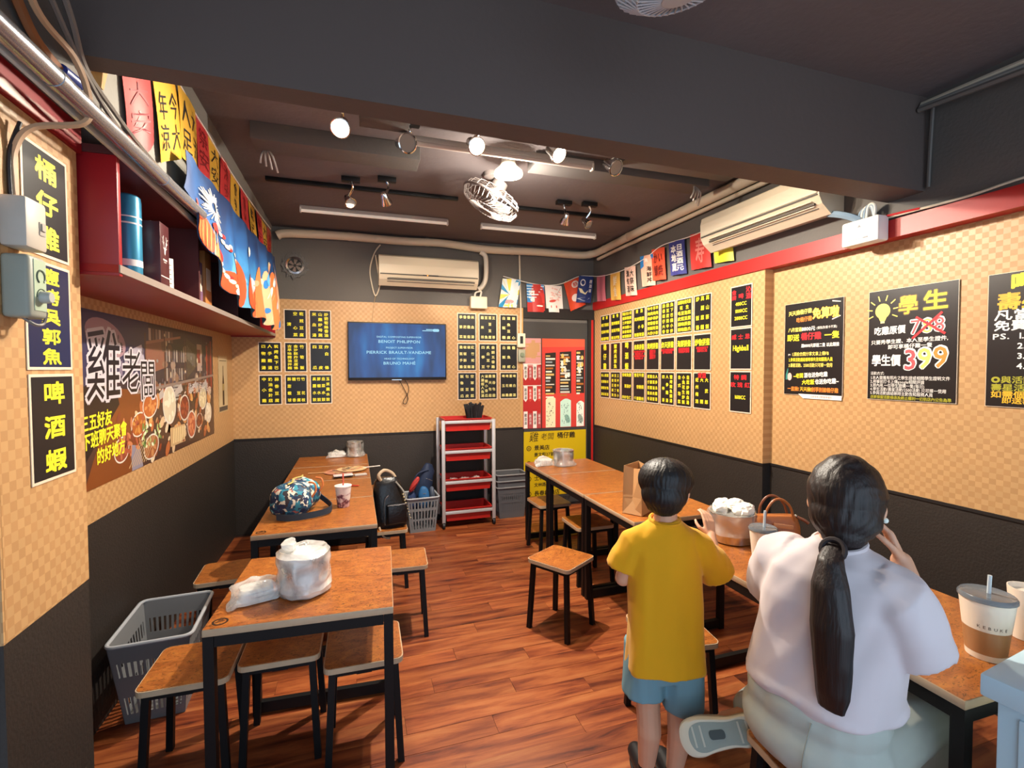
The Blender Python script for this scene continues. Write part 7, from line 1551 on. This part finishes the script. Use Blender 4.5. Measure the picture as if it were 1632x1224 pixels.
q = MB(); q.tube([Vector((0.034, -0.088, 1.128))+Vector((0.029*math.cos(a), 0.012*math.sin(a), 0.026*math.sin(a))) for a in np.linspace(0, 2*PI, 20)[:-1]], 0.007, 7, mat('hair_tie', '#241a1c', 0.7), None, True); q.build('hair_tie', None, pt)
q = MB(); q.sphere((0, 0, 0), 0.008, mat('pearl', '#e6ebe0', 0.2), None, 12, 8); q.build('earring', None, wom, (Matrix.Translation(hC2) @ hM2) @ Matrix.Translation((0.091, -0.010, -0.030)))
# t-shirt
WTS = mat('white_cotton', '#d3c8cb', 0.85, sheen=0.1)
q = MB()
q.loft([ring((x, y, z), (1, 0, 0), (0, 1, 0), a, c, 40, e) for x, y, z, a, c, e in ((-0.040, 0.01, 0.665, 0.190, 0.150, 2.5), (-0.042, 0.008, 0.69, 0.200, 0.155, 2.5), (-0.034, 0.004, 0.76, 0.192, 0.146, 2.4), (-0.018, 0.0, 0.86, 0.184, 0.132, 2.4), (-0.005, -0.008, 0.96, 0.186, 0.124, 2.4), (0.0, -0.012, 1.04, 0.178, 0.106, 2.3), (0.004, -0.010, 1.085, 0.134, 0.086, 2.1), (0.008, -0.004, 1.112, 0.078, 0.070, 2.0), (0.009, 0.0, 1.128, 0.064, 0.062, 2.0))])
sleeve([((-0.100, -0.012, 1.040), 0.070), ((-0.148, -0.004, 1.025), 0.082), ((-0.182, 0.035, 0.960), 0.082), ((-0.204, 0.085, 0.890), 0.080)])
sleeve([((0.100, -0.012, 1.036), 0.070), ((0.142, -0.006, 1.018), 0.082), ((0.166, 0.030, 0.950), 0.082), ((0.182, 0.066, 0.880), 0.078)])
# bunched hem on the stool side
q.tube([Vector((-0.042+0.197*math.cos(a), 0.008+0.152*math.sin(a), 0.690+0.012*math.sin(3*a))) for a in np.linspace(0, 2*PI, 40)[:-1]], [0.016+0.006*math.sin(5*k*0.16) for k in range(39)], 8, None, None, True)
organic('t_shirt', q, 0.008, WTS, wom, 5, folds(0.017, 8.5, 5.0, (0.5, 0, 1)))
q = MB(); q.tube([(0.009+0.064*math.cos(a), 0.0+0.062*math.sin(a), 1.124+0.012*math.sin(a)) for a in np.linspace(0, 2*PI, 30)[:-1]], 0.007, 7, WTS, None, True); q.build('collar', None, wom)
# trousers
TRO = mat('pale_sage_cotton', '#aeb3ab', 0.8)
q = MB(); ell(q, (-0.045, -0.005, 0.555), (0.202, 0.175, 0.115)); ell(q, (-0.045, -0.01, 0.64), (0.190, 0.152, 0.11))
chain(q, [((0.055, 0.02, 0.540), 0.100), ((0.095, 0.43, 0.530), 0.078), ((0.092, 0.42, 0.25), 0.072), ((0.09, 0.41, 0.11), 0.075)])
chain(q, [((-0.145, 0.03, 0.540), 0.100), ((-0.235, 0.38, 0.505), 0.078), ((-0.290, 0.09, 0.42), 0.066)])
def flat_seat(co, nr):
    co = folds(0.006, 11, 2.0, (0.3, 1, 0))(co, nr); co[:, 2] = np.where((co[:, 2] < 0.443) & (np.abs(co[:, 0]+0.04) < 0.2) & (np.abs(co[:, 1]-0.03) < 0.19), 0.443, co[:, 2]); return co
tr = organic('trousers', q, 0.008, TRO, wom, 5, flat_seat)
q = MB(); q.tube(bez([(0.02, -0.155, 0.665), (0.015, -0.178, 0.60), (0.01, -0.178, 0.54), (0.01, -0.15, 0.475)], 5), 0.0022, 5, mat('seam', '#8f958d', 0.8)); q.build('back_seam', None, tr)
# shoes: off-white clogs; the left one shows its sole
SHW = mat('clog_cream', '#d2ceba', 0.6); SOL = mat('clog_sole', '#b9bcae', 0.6); SOG = mat('clog_sole_grey', '#8e9a93', 0.7)
def clog(M, label_sole=True):
    q = MB(); out = [(0.0, -0.115), (0.030, -0.108), (0.038, -0.08), (0.034, -0.03), (0.040, 0.03), (0.048, 0.075), (0.040, 0.112), (0.010, 0.128), (-0.025, 0.118), (-0.040, 0.08), (-0.038, 0.03), (-0.033, -0.03), (-0.037, -0.08), (-0.030, -0.108)]
    out = [(p.x, p.y) for p in bez([(*p_, 0) for p_ in out]+[(*out[0], 0)], 4)][:-1]
    def R(k, z): return [Vector((x*k, y*k, z)) for x, y in out]
    q.loft([R(0.94, 0.0), R(1.04, 0.006), R(1.06, 0.028), R(0.98, 0.045), R(0.92, 0.07), R(0.72, 0.092), R(0.4, 0.10)], SHW)
    for i in range(len(q.v)):
        if q.v[i].z > 0.04: q.v[i].z *= 1.0 if q.v[i].y > -0.02 else 0.72
    s = q.build('shoe', None, wom, M)
    q = MB(); q.add(R(0.80, -0.0008), [tuple(range(len(out)))], SOG); o = q.build('sole', None, s, None, False); 
    q = MB(); q.prism([(x*1.0, y) for x, y in rrect(0.022, 0.05, 0.009)], 0.002, mat('clog_mark', '#3f4a4a', 0.6), Matrix.Translation((0, 0.012, -0.003))); q.build('sole_mark', None, s)
    q = MB()
    for y in (-0.085, -0.06, 0.06, 0.085): q.box((0, y, -0.0015), (0.05, 0.006, 0.002), SOL)
    q.build('sole_tread', None, s)
up = Vector((-0.50, 0.74, -0.34)).normalized()           # from the sole into the foot
toe = Vector((-0.68, -0.63, -0.30)); toe = (toe-up*toe.dot(up)).normalized(); sd = toe.cross(up)
clog(basis(sd, toe, up, (-0.305, -0.072, 0.388)) @ Matrix.Diagonal((1.22, 1.04, 1.1, 1)))
clog(basis((1, 0, 0), (0, 1, 0), (0, 0, 1), (0.09, 0.455, 0.004)))
# flat print is one piece of ink on its sheet
for o in list(COL.objects):
    if o.parent is not None and o.name.split('.')[0] in ('lettering', 'printed_design', 'credit_lettering', 'print_lines', 'printed_mark', 'printed_scale', 'sole_tread'): o['kind'] = 'stuff'
